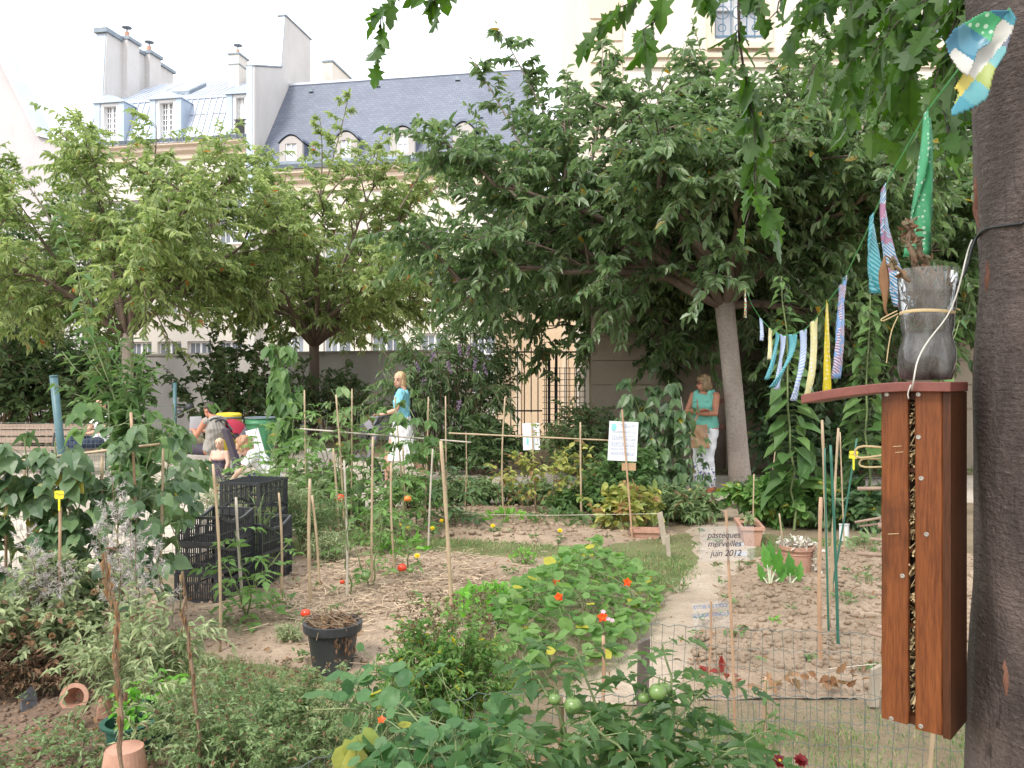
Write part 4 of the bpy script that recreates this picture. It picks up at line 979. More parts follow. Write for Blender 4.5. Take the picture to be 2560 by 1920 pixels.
def stalks(name, label, cat, lines, per, L, Wd, tpl, leaf_m, stem_m, seed, rad=.006, droop=.5, spread=1.0, lr=(1.0, .5), start=.1, group=None, jit=.25, pet=0.0, opp=False, up=.6, sides=5, loc=None):
    """Upright stems given as polylines, leaves along them getting smaller to the tip."""
    rs = np.random.RandomState(seed)
    b = np.asarray(lines[0][0], float)
    root = thing(name, label, cat, loc if loc is not None else (b[0], b[1], 0), group)
    w = MB(); ff = MB()
    for p in lines:
        p = np.asarray(p, float)
        w.tube(p, np.linspace(rad, rad * .4, len(p)), sides, False)
        n = max(2, int(per * rs.uniform(.9, 1.1)))
        ts = np.linspace(start, .995, n)
        if opp: ts = np.repeat(np.linspace(start, .995, n // 2), 2)
        n = len(ts); q, d = poly_at(p, ts)
        az = np.arange(n) * 2.4 + rs.uniform(0, 6.28)
        if opp: az = np.repeat(np.arange(n // 2) * 1.57, 2) + np.tile([0, np.pi], n // 2)[:n] + rs.normal(0, .25, n) + .5
        out = np.stack([np.cos(az), np.sin(az), 0 * az], -1)
        sz = L * (lr[0] + (lr[1] - lr[0]) * (ts - start) / (1 - start)) * rs.uniform(.8, 1.15, n)
        st = q + out * (pet * sz)[:, None] + [0, 0, .0]
        if pet > 0:
            for i in range(n): w.tube([q[i], q[i] + (st[i] - q[i]) * .6 + [0, 0, .02], st[i]], .002, 3, False)
        dd = out * spread + d * .35 + np.array([0, 0, -droop]) + rs.normal(0, jit, (n, 3))
        N = np.array([0, 0, up]) + out * .45 + rs.normal(0, .2, (n, 3))
        leaves(ff, st, dd, N, sz, sz * Wd / L, tpl, rs=rs)
    w.build('stem', M[stem_m], root, smooth=True); ff.build('foliage', M[leaf_m], root)
    return root
def line(pts, n=9, wig=.0, seed=0):
    """Smooth polyline through a few points."""
    pts = np.asarray(pts, float); t = np.linspace(0, 1, n); s_ = np.linspace(0, 1, len(pts))
    o = np.stack([np.interp(t, s_, pts[:, k]) for k in range(3)], -1)
    for _ in range(2): o[1:-1] = .25 * o[:-2] + .5 * o[1:-1] + .25 * o[2:]
    if wig: o[1:] += np.random.RandomState(seed).normal(0, wig, (n - 1, 3)) * [1, 1, .2]
    return o
M['tomato_red'] = flatmat('tomato_red', lin(.62, .055, .02), .25, var=.15)
M['tomato_orange'] = flatmat('tomato_orange', lin(.66, .19, .03), .25)
M['tomato_green'] = flatmat('tomato_green', lin(.13, .21, .06), .3, var=.2)
M['yellow_petal'] = leafmat('yellow_petal', lin(.80, .58, .02), lin(.85, .66, .03), trans=.3)
M['orange_petal'] = leafmat('orange_petal', lin(.75, .07, .01), lin(.80, .14, .015), trans=.35)
M['dark_red_petal'] = leafmat('dark_red_petal', lin(.12, .006, .008), lin(.2, .012, .015), trans=.15)
M['pink_petal'] = leafmat('pink_petal', lin(.55, .40, .45), lin(.68, .52, .58), trans=.3)
def fruit(root, c, r, m):
    mb = MB(); mb.lathe(c, [(0, r * .72), (r * .35, r * .86), (r * .8, r * .62), (r * 1.08, 0), (r * .85, -.6 * r), (r * .3, -.82 * r), (0, -.8 * r)][::-1], 14, lobes=5, amp=.04)
    o = mb.build('tomato', M[m], root, smooth=True)
    s_ = MB(); rs = np.random.RandomState(int(abs(c[0]) * 999))
    a = np.arange(5) * 1.256; leaves(s_, np.tile(np.asarray(c) + [0, 0, r * .72], (5, 1)), np.stack([np.cos(a), np.sin(a), -.1 + 0 * a], -1), [0, 0, 1], r * .9, r * .25, 'kite', rs=rs)
    s_.tube([np.asarray(c) + [0, 0, r * .72], np.asarray(c) + [r * .2, 0, r * 1.7]], .0025, 4, False)
    s_.build('calyx', M['green_stem'], o)
def flower(root, c, r, m, n=8, layers=2, eye=None, face=(0, -.6, .8), name='flower'):
    rs = np.random.RandomState(int(abs(c[0] * 7001 + c[2] * 900)) % 99991); f = nrm(np.array(face, float)); u = nrm(np.cross(f, [.3, 1, .2])); v = np.cross(f, u)
    mb = MB()
    for k in range(layers):
        a = np.arange(n) * 2 * np.pi / n + k * .35
        leaves(mb, np.tile(c, (n, 1)) + f * (.15 * r * k), u * np.cos(a)[:, None] + v * np.sin(a)[:, None] + f * (.35 + .4 * k), f, r * (1 - .25 * k), r * .8, 'oval', rs=rs)
    if eye:
        mb.ball(np.asarray(c) + f * r * .25, r * .28, 7, 5, mat=1); o = mb.build(name, [M[m], M[eye]], root)
    else: o = mb.build(name, M[m], root)
    return o
def tomato(label, base, lines, nl, L, seed, fruits=(), group='tomato plants on bamboo canes', leaf_m='tomato_leaf', rad=.007, size=.36, start=.15, pairs=3):
    rs = np.random.RandomState(seed); root = thing('tomato_plant', label, 'tomato plant', (base[0], base[1], 0), group)
    w = MB(); ff = MB()
    for p in lines:
        p = np.asarray(p, float); w.tube(p, np.linspace(rad, rad * .45, len(p)), 6, False)
        ts = np.linspace(start, 1, nl); q, d = poly_at(p, ts); az = np.arange(nl) * 2.4 + rs.uniform(0, 6)
        D = np.stack([np.cos(az), np.sin(az), np.full(nl, .25)], -1) + d * .25
        compound(ff, q, D, L * rs.uniform(.7, 1.1, nl) * (1 - .35 * ts), rs, pairs, 'tooth', size, .55, w)
    w.build('stem', M['green_stem'], root, smooth=True); ff.build('foliage', M[leaf_m], root)
    for c, r, m in fruits:
        fruit(root, np.asarray(c, float), r, m)
    return root
# ---- tomatoes and climbers among the canes
def up(px, Y, h, px2=None, wig=.02, seed=1, z0=0.0):
    a = np.array([(px - 1280) / F_PX * Y, Y, z0]); b = np.array([((px2 if px2 is not None else px) - 1280) / F_PX * Y, Y, h])
    return line([a, (a + b) / 2, b], 9, wig, seed)
tomato('bushy tomato plant with green fruit behind the black crates', P(715, 0, 8.4) * (1, 1, 0), [up(700, 8.4, 1.2, 690, .03, 1), up(725, 8.5, 1.35, 740, .03, 2), up(680, 8.6, 1.0, 640, .03, 3), up(745, 8.3, 1.05, 770, .03, 4)], 13, .34, 101,
       [(at(716, 1243, 8.2), .05, 'tomato_green'), (at(748, 1245, 8.2), .055, 'tomato_green'), (at(750, 1258, 8.15), .045, 'tomato_green')], size=.4)
tomato('tomato plant with one red fruit on the cane in the far row', P(850, 0, 8.6) * (1, 1, 0), [up(860, 8.6, 1.15, 880, .03, 5), up(840, 8.7, 1.3, 850, .03, 6), up(895, 8.8, 1.1, 915, .03, 7)], 12, .3, 102,
       [(at(850, 1245, 8.3), .045, 'tomato_red'), (at(872, 1268, 8.3), .04, 'tomato_green')], size=.4)
tomato('tomato plant with an orange fruit in front of the walking woman', P(1005, 0, 8.2) * (1, 1, 0), [up(1000, 8.2, 1.2, 985, .03, 8), up(1010, 8.2, .95, 1030, .03, 9)], 10, .28, 103, [(at(1019, 1247, 8.0), .035, 'tomato_orange')], size=.4)
tomato('thin bare tomato plant with three fruit over the straw', P(900, 0, 6.1) * (1, 1, 0), [line([G(873, 1500), at(868, 1330, 5.9), at(862, 1230, 5.9)], 9, .012, 3), line([G(930, 1480), at(940, 1400, 6.2), at(955, 1290, 6.2)], 9, .012, 4), line([G(925, 1478), at(900, 1400, 6.2), at(880, 1330, 6.2)], 9, .012, 5)], 5, .2, 104,
       [(at(913, 1440, 6.1), .034, 'tomato_green'), (at(856, 1455, 6.1), .018, 'tomato_red'), (at(918, 1432, 6.15), .028, 'tomato_green')])
tomato('sparse tomato plant with a single large red fruit above the straw', P(1000, 0, 6.5) * (1, 1, 0), [line([G(985, 1455), at(985, 1380, 6.6), at(1000, 1290, 6.6)], 9, .012, 6), line([G(1015, 1450), at(1022, 1380, 6.5), at(1010, 1320, 6.5)], 9, .012, 7)], 7, .24, 105,
       [(at(1005, 1419, 6.4), .034, 'tomato_red'), (at(1026, 1425, 6.4), .025, 'tomato_green')])
tomato('young tomato plant in front of the crate stacks', P(600, 0, 5.4) * (1, 1, 0), [line([G(612, 1560), at(615, 1440, 5.3), at(590, 1330, 5.3)], 9, .012, 8), line([G(612, 1560), at(640, 1450, 5.3), at(720, 1360, 5.3)], 9, .01, 9), line([G(615, 1560), at(600, 1480, 5.2), at(555, 1400, 5.2)], 9, .01, 10)], 9, .26, 106, size=.42)
tomato('low tomato shoot beside the black pot carrying one red fruit', P(770, 0, 5.6) * (1, 1, 0), [line([G(745, 1600), at(742, 1570, 5.2), at(768, 1538, 5.1)], 7, .008, 2)], 4, .1, 107, [(at(764, 1533, 5.05), .028, 'tomato_red')])
tomato('tomato shoots with serrated leaflets right of the far canes', P(1130, 0, 8.8) * (1, 1, 0), [up(1120, 8.8, .9, 1090, .03, 11), up(1135, 8.8, .8, 1180, .03, 12), up(1150, 8.9, .65, 1130, .03, 13)], 11, .34, 108, size=.42, leaf_m='bean_leaf')
fg = []
for a, b, c, s_ in (((1400, 1990, 2.45), (1420, 1800, 2.5), (1300, 1640, 2.6), 1), ((1495, 1990, 2.5), (1500, 1780, 2.55), (1440, 1620, 2.6), 2), ((1660, 2000, 2.4), (1690, 1790, 2.45), (1660, 1610, 2.5), 3), ((1665, 2000, 2.4), (1640, 1850, 2.4), (1760, 1720, 2.5), 4), ((1560, 2010, 2.3), (1590, 1900, 2.3), (1470, 1800, 2.35), 5), ((1760, 2010, 2.3), (1780, 1910, 2.3), (1860, 1850, 2.3), 6), ((1330, 2010, 2.3), (1330, 1920, 2.3), (1270, 1830, 2.3), 7)):
    fg.append(line([at(*a) * np.array([1, 1, 1]), at(*b), at(*c)], 10, .006, s_))
for p in fg: p[0][2] = min(p[0][2], .12)
tomato('large foreground tomato plant with green fruit inside the near wire fence', (.25, 2.45, 0), fg, 13, .24, 109,
       [(at(1386, 1748, 2.42), .018, 'tomato_green'), (at(1432, 1764, 2.42), .026, 'tomato_green'), (at(1645, 1730, 2.42), .026, 'tomato_green'), (at(1660, 1722, 2.45), .02, 'tomato_green'), (at(1610, 1745, 2.45), .018, 'tomato_green')], leaf_m='fore_leaf', rad=.006, size=.44, start=.2)
for px, Y, h, s_, lab in ((655, 7.9, 1.15, 1, 'tomato vine rising behind the rear crate'), (790, 8.9, 1.45, 2, 'tall light green tomato at the left end of the far bar'), (930, 8.9, 1.3, 3, 'tomato vine between the two canes before the white skirt'), (1055, 8.7, 1.15, 4, 'tomato vine with pale shoots just right of the walking woman'), (945, 7.4, .8, 5, 'low tomato vine over the grass strip')):
    b = P(px, 0, Y) * (1, 1, 0); tomato(lab, b, [up(px - 14, Y, h, px - 26, .035, s_), up(px + 12, Y + .1, h * .85, px + 30, .035, s_ + 9), up(px, Y - .1, h * .7, px - 4, .03, s_ + 19)], 11, .27, 300 + s_, (), size=.42)
# bean trellis at the left
def trifoliate(name, label, cat, lines, n, L, leaf_m, seed, box=None, group=None, stem_m='green_stem', spread=.16, wid=.85, droop=.75, rad=.004, t0=.12):
    rs = np.random.RandomState(seed); b = lines[0][0]
    root = thing(name, label, cat, (b[0], b[1], 0), group); w = MB(); ff = MB()
    pos = []; out = []
    for p in lines:
        p = np.asarray(p, float); w.tube(p, rad, 4, False); q, d = poly_at(p, rs.uniform(t0, 1.0, n)); a = rs.uniform(0, 6.28, n)
        o = np.stack([np.cos(a), np.sin(a), rs.uniform(-.2, .5, n)], -1); e = q + o * rs.uniform(.4, 1.2, (n, 1)) * spread
        for i in range(n): w.tube([q[i], (q[i] + e[i]) / 2 + [0, 0, .02], e[i]], .0018, 3, False)
        pos.append(e); out.append(o)
    e = np.concatenate(pos); o = np.concatenate(out); k = len(e); sz = L * rs.uniform(.65, 1.15, k)
    hz = o * [1, 1, 0]; side = nrm(np.cross(hz, [0, 0, 1.0]))
    face = o * .6 + [0, -.45, .75]
    for sg in (0, -1, 1):
        D = hz * (1.0 if sg == 0 else .35) + side * sg * 1.0 + [0, 0, -droop] + rs.normal(0, .18, (k, 3))
        leaves(ff, e + (hz * .25 * sz[:, None] if sg == 0 else 0), D, face + rs.normal(0, .25, (k, 3)), sz, sz * wid, 'heart', rnd=np.clip(rs.uniform(0, 1, k), 0, 1), rs=rs)
    w.build('stem', M[stem_m], root); ff.build('foliage', M[leaf_m], root)
    return root
GB = 'climbing beans on the left trellis'
YT = 4.8
trifoliate('bean_plant', 'climbing bean with big leaves at the far left end of the trellis', 'bean plant', [line([at(20, 1640, YT), at(10, 1400, YT), at(30, 1130, YT)], 8, .03, 1), line([at(60, 1640, YT), at(90, 1350, YT), at(70, 1090, YT)], 8, .03, 2), line([at(-30, 1640, YT), at(-20, 1350, YT), at(-10, 1130, YT)], 8, .03, 3)], 30, .105, 'bean_leaf', 121, group=GB)
trifoliate('bean_plant', 'climbing bean above the yellow plant tag on the trellis', 'bean plant', [line([at(170, 1640, YT), at(160, 1400, YT), at(140, 1150, YT)], 8, .03, 4), line([at(215, 1640, YT), at(190, 1350, YT), at(215, 1120, YT)], 8, .03, 5), line([at(110, 1640, YT), at(130, 1300, YT), at(120, 1100, YT)], 8, .03, 55)], 30, .105, 'bean_leaf', 122, group=GB)
trifoliate('bean_plant', 'climbing bean on the middle of the left trellis bar', 'bean plant', [line([at(300, 1640, YT), at(280, 1350, YT), at(300, 1120, YT)], 8, .03, 6), line([at(345, 1600, YT), at(340, 1300, YT), at(360, 1060, YT)], 8, .03, 7), line([at(395, 1500, YT), at(380, 1250, YT), at(400, 1070, YT)], 8, .03, 17)], 28, .10, 'bean_leaf', 123, group=GB)
trifoliate('bean_plant', 'climbing bean with a few yellow leaves beside the crates', 'bean plant', [line([at(430, 1560, YT + .3), at(420, 1350, YT + .3), at(425, 1120, YT + .3)], 8, .03, 8), line([at(450, 1540, YT + .7), at(462, 1300, YT + .7), at(462, 1165, YT + .7)], 8, .03, 9)], 12, .095, 'bean_leaf', 124, group=GB, t0=.6)
trifoliate('bean_plant', 'tall narrow column of drooping bean leaves on a tall cane', 'bean plant', [up(735, 9.3, 1.6, 700, .02, 14), line([at(738, 1160, 9.3), at(715, 1000, 9.3), at(690, 862, 9.3)], 8, .02, 15)], 46, .15, 'sunflower_leaf', 125, spread=.12, droop=1.3, wid=.7)
GV = 'dark bean vines beside the woman in turquoise'
trifoliate('bean_plant', 'dark hanging bean vine nearest the paper notice', 'bean plant', [up(1580, 10.8, 1.62, 1590, .03, 16), up(1610, 10.8, 1.35, 1615, .03, 17)], 40, .15, 'bean_leaf', 126, group=GV, spread=.2, droop=1.2, wid=.7)
trifoliate('bean_plant', 'dark hanging bean vine with a pointed top beside the leaning cane', 'bean plant', [up(1665, 10.9, 1.6, 1672, .03, 18), up(1680, 10.9, 1.3, 1690, .03, 19)], 44, .15, 'bean_leaf', 127, group=GV, spread=.2, droop=1.2, wid=.7)
trifoliate('bean_plant', 'thin vine growing in front of the white trousers', 'bean plant', [up(1752, 10.4, .95, 1735, .02, 20)], 20, .10, 'bean_leaf', 128, spread=.1, droop=1.0, wid=.7)
trifoliate('bean_plant', 'young bean vine with light leaves left of the walking woman', 'bean plant', [up(880, 9.0, 1.35, 905, .03, 21), up(850, 9.0, 1.5, 840, .03, 22), up(820, 9.0, 1.2, 800, .03, 23)], 17, .13, 'herb_leaf', 129, spread=.2, wid=.75)
trifoliate('bean_plant', 'bean vine in front of the walking woman with light leaves', 'bean plant', [up(975, 8.6, 1.42, 985, .03, 24), up(1010, 8.6, 1.3, 1040, .03, 25)], 16, .14, 'sunflower_leaf', 130, spread=.2, wid=.75)
# tall sunflower stems at the right
GF = 'tall leafy sunflower stems near the pale trunk'
stalks('sunflower_plant', 'tall unopened sunflower stem with big heart leaves right of the pale trunk', 'sunflower', [line([(P(1985, 0, 8.9)[0], 8.9, 0), at(1975, 1050, 8.9), at(1955, 690, 8.9)], 12, .015, 1)], 76, .33, .22, 'heart', 'sunflower_leaf', 'green_stem', 131, .016, .75, 1.0, (.95, .3), .18, GF, opp=True, pet=.5)
stalks('sunflower_plant', 'tall unopened sunflower stem partly hidden by the wooden insect box', 'sunflower', [line([(P(2170, 0, 9.3)[0], 9.3, 0), at(2165, 1000, 9.3), at(2180, 700, 9.3)], 12, .015, 2)], 72, .33, .22, 'heart', 'sunflower_leaf', 'green_stem', 132, .016, .75, 1.0, (.95, .3), .2, GF, opp=True, pet=.5)
stalks('sunflower_plant', 'sunflower stem whose leaves show between box roof and bottle', 'sunflower', [line([(P(2290, 0, 9.3)[0], 9.0, 0), at(2330, 1000, 9.0), at(2400, 800, 9.0)], 12, .015, 3)], 30, .36, .2, 'heart', 'sunflower_leaf', 'green_stem', 133, .016, .9, 1.0, (.95, .3), .25, GF, opp=True, pet=.2)
# tall lance-leaved plant at the left
Yt = 6.0
stalks('tall_herb', 'tall light green shrubby herb with narrow pointed leaves and one long shoot', 'herb', [line([at(330, 1330, Yt), at(300, 1020, Yt), at(215, 800, Yt), at(160, 560, Yt), at(150, 530, Yt)], 14, .012, 1)] +
       [line([at(330, 1330, Yt), at(320 + k * 2, 1050, Yt), at(px, py, Yt + dy)], 9, .012, 10 + k) for k, (px, py, dy) in enumerate(((290, 800, 0), (240, 830, .1), (330, 830, -.1), (190, 850, .15), (150, 880, .1), (370, 850, .2), (130, 960, -.1), (180, 1000, -.2), (270, 870, -.2), (340, 900, .2), (300, 940, -.3), (390, 920, 0), (230, 960, .2), (160, 1040, -.1)))], 44, .17, .058, 'lance', 'sunflower_leaf', 'green_stem', 140, .008, .25, 1.0, (1.15, .5), .22, up=1.0, jit=.35)
leaves_big = trifoliate('squash_vine', 'broad-leaved climbing squash in front of the man on the bench', 'vine', [line([at(310, 1330, 5.6), at(300, 1160, 5.6), at(280, 1000, 5.6)], 8, .03, 31), line([at(360, 1330, 5.7), at(420, 1160, 5.7), at(430, 1010, 5.7)], 8, .03, 32)], 18, .125, 'sunflower_leaf', 141, spread=.22, wid=.8)
# feathery plants behind the crates
shrub('asparagus_fern', 'feathery light green asparagus behind the black crates', (P(640, 0, 7.6)[0], 7.6, 0), .98, .55, .35, 46, 16, .07, .007, 'kite', 'grey_herb', 150, 'green_stem', 'plant', twn=6, twl=.25, sr=.004)
shrub('asparagus_fern', 'feathery asparagus between the crates and the clay pot', (P(770, 0, 7.4)[0], 7.5, 0), .75, .4, .3, 30, 14, .07, .008, 'kite', 'herb_leaf', 151, 'green_stem', 'plant', twn=6, twl=.22, sr=.004)
# white seed heads
def seedheads(label, tops, foot, seed, Y, nleaf=34):
    rs = np.random.RandomState(seed); root = thing('willowherb', label, 'weed', (foot[0], foot[1], 0), 'seeding willowherb in the left foreground'); w, ff, sd = MB(), MB(), MB()
    tw = []
    for px, py in tops:
        e = P(px, py, Y + rs.uniform(-.15, .15)); p = line([foot + rs.normal(0, .05, 3) * [1, 1, 0], (foot + e) / 2 + [rs.normal(0, .04), 0, .03], e], 9, .01, seed); w.tube(p, np.linspace(.004, .0015, 9), 4, False); tw.append(p[:7])
        for t in np.linspace(.55, 1, 13):
            q, d = poly_at(p, [t]); a = rs.uniform(0, 6.28); dv = np.array([math.cos(a), math.sin(a), .7]); l = rs.uniform(.03, .07)
            k = 30; s_ = rs.uniform(.1, 1, k)
            leaves(sd, q + dv * l * s_[:, None], dv * .6 + rs.normal(0, .8, (k, 3)), rs.normal(0, 1, (k, 3)), rs.uniform(.012, .038, k), .0017, 'lance', rs=rs); w.tube([q[0], q[0] + dv * l], .0009, 3, False)
    twig_leaves(ff, tw, nleaf, .055, .011, 'lance', rs, .3)
    w.build('stem', M['brown_stem'], root); ff.build('foliage', M['grey_herb'], root); sd.build('seed_fluff', M['seed_white'], root)
seedheads('tall willowherb with white silky seed tufts over the beans', [(285, 1190), (300, 1260), (330, 1300), (270, 1270), (345, 1340), (390, 1360), (250, 1330), (320, 1380)], np.array([P(330, 0, 4.15)[0], 4.15, 0]), 161, 4.15)
seedheads('lower willowherb with white seed tufts beside the yellow tag', [(60, 1330), (85, 1380), (120, 1400), (170, 1420), (60, 1440), (190, 1450), (110, 1450), (20, 1420)], np.array([P(130, 0, 4.3)[0], 4.3, 0]), 162, 4.3)
# herb masses, left foreground
hb = shrub('mint_clump', 'grey-green mint clump with brown seed heads at the left edge', (P(70, 0, 4.4)[0], 4.4, 0), .72, .5, .32, 80, 15, .042, .02, 'oval', 'grey_herb', 170, 'green_stem', 'herb', twn=5, twl=.2, sr=.004)
hb2 = shrub('mint_clump', 'greener herb clump with longer leaves behind the dry brown stalk', (P(340, 0, 3.9)[0], 3.9, 0), .72, .33, .2, 20, 15, .05, .013, 'lance', 'grey_herb', 171, 'green_stem', 'herb', twn=5, twl=.2, sr=.004)
shrub('mint_clump', 'brownish dying herb along the slate name plate', (P(60, 0, 4.2)[0], 4.2, 0), .3, .4, .16, 30, 13, .03, .015, 'oval', 'seed_brown', 172, 'brown_stem', 'herb', twn=5, twl=.18, sr=.003)
rs = np.random.RandomState(9)
for px, py in ((152, 1512), (122, 1540), (178, 1562), (200, 1535), (96, 1562), (235, 1480), (60, 1545), (30, 1590), (80, 1610), (130, 1590)):
    mb = MB(); c = P(px, py, 4.05); k = 60; a = nrm(rs.normal(0, 1, (k, 3))); leaves(mb, c + a * .008, a, rs.normal(0, 1, (k, 3)), .011, .006, 'kite', rs=rs); mb.build('seed_head', M['dry_leaf'], hb)
def dry_stalk(label, pts, seed, n, L):
    rs = np.random.RandomState(seed); root = thing('dry_stalk', label, 'dead plant', (pts[0][0], pts[0][1], 0), 'dead brown stalks in the left foreground')
    p = line(pts, 14, .008, seed); w, ff = MB(), MB(); w.tube(p, np.linspace(.008, .004, 14), 6); w.tube(p + rs.normal(0, .006, p.shape), np.linspace(.005, .003, 14), 5)
    q, d = poly_at(p, np.linspace(.25, 1, n)); a = rs.uniform(0, 6.28, n)
    leaves(ff, q, np.stack([np.cos(a) * .35, np.sin(a) * .35, np.full(n, -1.0)], -1), np.stack([np.cos(a), np.sin(a), rs.normal(0, .6, n)], -1), L * rs.uniform(.5, 1.2, n), L * .22, 'lance', rs=rs)
    w.build('stem', M['brown_stem'], root); ff.build('dry_leaves', M['dry_leaf'], root)
dry_stalk('dead brown stalk with hanging dry leaves above the upturned clay pot', [at(302, 2010, 3.0), at(296, 1700, 3.0), at(285, 1500, 3.0), at(268, 1380, 3.0)], 1, 40, .062)
dry_stalk('thinner dead stalk with dry leaves left of the black pot', [at(500, 1960, 3.2), at(488, 1700, 3.2), at(468, 1560, 3.2), at(455, 1430, 3.2)], 2, 26, .05)
# low bushy herbs
def seed_dots(root, cs, r, m='seed_brown', name='seed_head', n=26):
    rs = np.random.RandomState(len(cs)); mb = MB()
    for c in cs:
        a = nrm(rs.normal(0, 1, (n, 3)) + [0, 0, .6]); leaves(mb, np.asarray(c) + a * r * .3, a, rs.normal(0, 1, (n, 3)), r, r * .5, 'kite', rs=rs)
    o = mb.build('seed_heads', M[m], root); o['kind'] = 'stuff'
sv = shrub('savory_bush', 'low wide mound of fine green leaves in front of the black pot', (P(700, 0, 3.45)[0], 3.4, 0), .42, .58, .42, 105, 17, .021, .010, 'kite', 'herb_leaf', 180, 'green_stem', 'herb', twn=6, twl=.13, sr=.0025)
rs = np.random.RandomState(4); seed_dots(sv, [P(px, py, 3.4 + rs.uniform(-.2, .2)) for px, py in np.column_stack([rs.uniform(560, 860, 46), rs.uniform(1645, 1720, 46)])], .013, n=12)
dl = shrub('hypericum_bush', 'upright green bush topped with dark brown seed heads', (P(1110, 0, 3.5)[0], 3.5, 0), .68, .29, .22, 100, 15, .026, .011, 'oval', 'nasturtium_leaf', 181, 'brown_stem', 'herb', twn=5, twl=.14, sr=.003, upright=1.3)
seed_dots(dl, [P(px, py, 3.42 + rs.uniform(-.2, .2)) for px, py in np.column_stack([rs.uniform(985, 1240, 150), 1478 + rs.uniform(0, 130, 150)])], .013, n=12)
shrub('lavender_tuft', 'small grey-green lavender tuft left of the black pot', (P(715, 0, 4.9)[0], 5.0, 0), .16, .09, .08, 50, 9, .03, .004, 'kite', 'grey_herb', 182, 'green_stem', 'herb', twn=2, twl=.05, sr=.002)
shrub('lavender_tuft', 'blue-grey lavender bush beside the far clay pot', (P(825, 0, 7.2)[0], 7.2, 0), .32, .2, .15, 60, 10, .05, .006, 'kite', 'grey_herb', 183, 'green_stem', 'herb', twn=3, twl=.1, sr=.003)
shrub('wispy_herb', 'thin wispy herb with pale stems between the two dead stalks', (P(430, 0, 3.35)[0], 3.3, 0), .55, .22, .15, 16, 12, .04, .008, 'lance', 'grey_herb', 184, 'green_stem', 'herb', twn=4, twl=.16, sr=.0022)
shrub('wispy_herb', 'sparse low herb spreading over the dark soil at the bottom left', (P(110, 0, 3.3)[0], 3.4, 0), .16, .4, .25, 34, 9, .024, .010, 'oval', 'herb_leaf', 185, 'brown_stem', 'herb', twn=3, twl=.12, sr=.0018)
# nasturtiums
def nasturtium(label, pts, L, leaf_m, seed, vines=40, face=(0, -.25, 1.0), group='nasturtiums sprawling by the path', flowers=()):
    rs = np.random.RandomState(seed); pts = np.asarray(pts, float); n = len(pts); c = pts.mean(0)
    root = thing('nasturtium', label, 'nasturtium', (c[0], c[1], 0), group); w, ff = MB(), MB()
    N = np.array(face) + rs.normal(0, .5, (n, 3)); a = rs.uniform(0, 6.28, n); sz = L * rs.uniform(.5, 1.2, n)
    leaves(ff, pts, np.stack([np.cos(a), np.sin(a), 0 * a], -1), N, sz, sz, 'round', rs=rs)
    for i in range(n):
        e = pts[i] + rs.normal(0, .07, 3) * [1, 1, 0]; e[2] = max(.01, pts[i][2] - rs.uniform(.08, .3)); w.tube(bez(pts[i], (pts[i] + e) / 2 + rs.normal(0, .02, 3), e, 4), .0016, 3, False)
    for i in range(vines):
        p = pts[rs.randint(n)]; q = pts[rs.randint(n)]
        if np.linalg.norm(p - q) < .9: w.tube(bez(p - [0, 0, .05], (p + q) / 2 + [0, 0, .04], q - [0, 0, .05], 6), .0028, 4, False)
    w.build('stem', M['green_stem'], root); ff.build('foliage', M[leaf_m], root)
    for px, py, Y in flowers: flower(root, P(px, py, Y), .03, 'orange_petal', 5, 2, face=(rs.uniform(-.4, .4), -.8, .4))
    return root
rs = np.random.RandomState(12)
NB = gpoly([(1170, 1590), (1290, 1490), (1420, 1425), (1560, 1430), (1655, 1480), (1645, 1560), (1550, 1670), (1430, 1730), (1300, 1720), (1200, 1680)])
q = rand_in(NB, 780, rs); ed = np.clip(edge_dist(q[:, 0], q[:, 1], NB) / .5, 0, 1)
nas = nasturtium('sprawling nasturtium bed with orange flowers along the earth path', np.column_stack([q, .05 + (.06 + .34 * ed) * rs.power(1.6, 780)]), .085, 'nasturtium_leaf', 190, 120, flowers=((1568, 1456, 4.95), (1397, 1493, 4.8), (1506, 1543, 4.4), (1392, 1453, 5.3)))
mb = MB(); leaves(mb, np.column_stack([q[:60], rs.uniform(.02, .10, 60)]), rs.normal(0, 1, (60, 3)), [0, 0, 1], .04, .022, 'oval', rs=rs); mb.build('dry_leaves', M['yellow_leaf'], nas)
for px, py, Y in ((1508, 1530, 4.4), (1520, 1548, 4.4), (1530, 1552, 4.4)): flower(nas, P(px, py, Y), .016, 'pink_petal', 6, 1)
pts = []
for px, py, sx, sy, k, Y0, Y1 in ((960, 1710, 90, 60, 34, 2.7, 3.0), (1030, 1820, 120, 90, 56, 2.35, 2.8), (1190, 1790, 100, 80, 44, 2.4, 2.8), (930, 1860, 60, 50, 26, 2.3, 2.6), (1200, 1880, 110, 50, 46, 2.2, 2.5), (1000, 1640, 80, 30, 8, 2.8, 3.0), (1080, 1920, 120, 40, 30, 2.1, 2.4)):
    for _ in range(k): pts.append(P(px + rs.normal(0, sx * .6), py + rs.normal(0, sy * .6), rs.uniform(Y0, Y1)))
pts = np.array(pts); pts[:, 2] = np.clip(pts[:, 2] - .05, .04, .6)
fn = nasturtium('near nasturtium with broad blue-green leaves climbing the wire fence', np.concatenate([pts, pts[::2] + np.random.RandomState(3).normal(0, .06, (len(pts[::2]), 3))]), .058, 'nasturtium_blue', 191, 30, (0, -.35, .85))
flower(fn, P(954, 1800, 2.45), .014, 'orange_petal', 5, 1)
mb = MB(); leaves(mb, [P(880, 1850, 2.5), P(870, 1875, 2.5), P(905, 1835, 2.5), P(890, 1880, 2.48)], [[.3, 0, -1], [-.4, 0, -.8], [.6, 0, -.7], [.1, 0, -1]], [0, -1, .4], .10, .07, 'heart', rs=rs); mb.build('yellow_leaves', M['yellow_leaf'], fn)
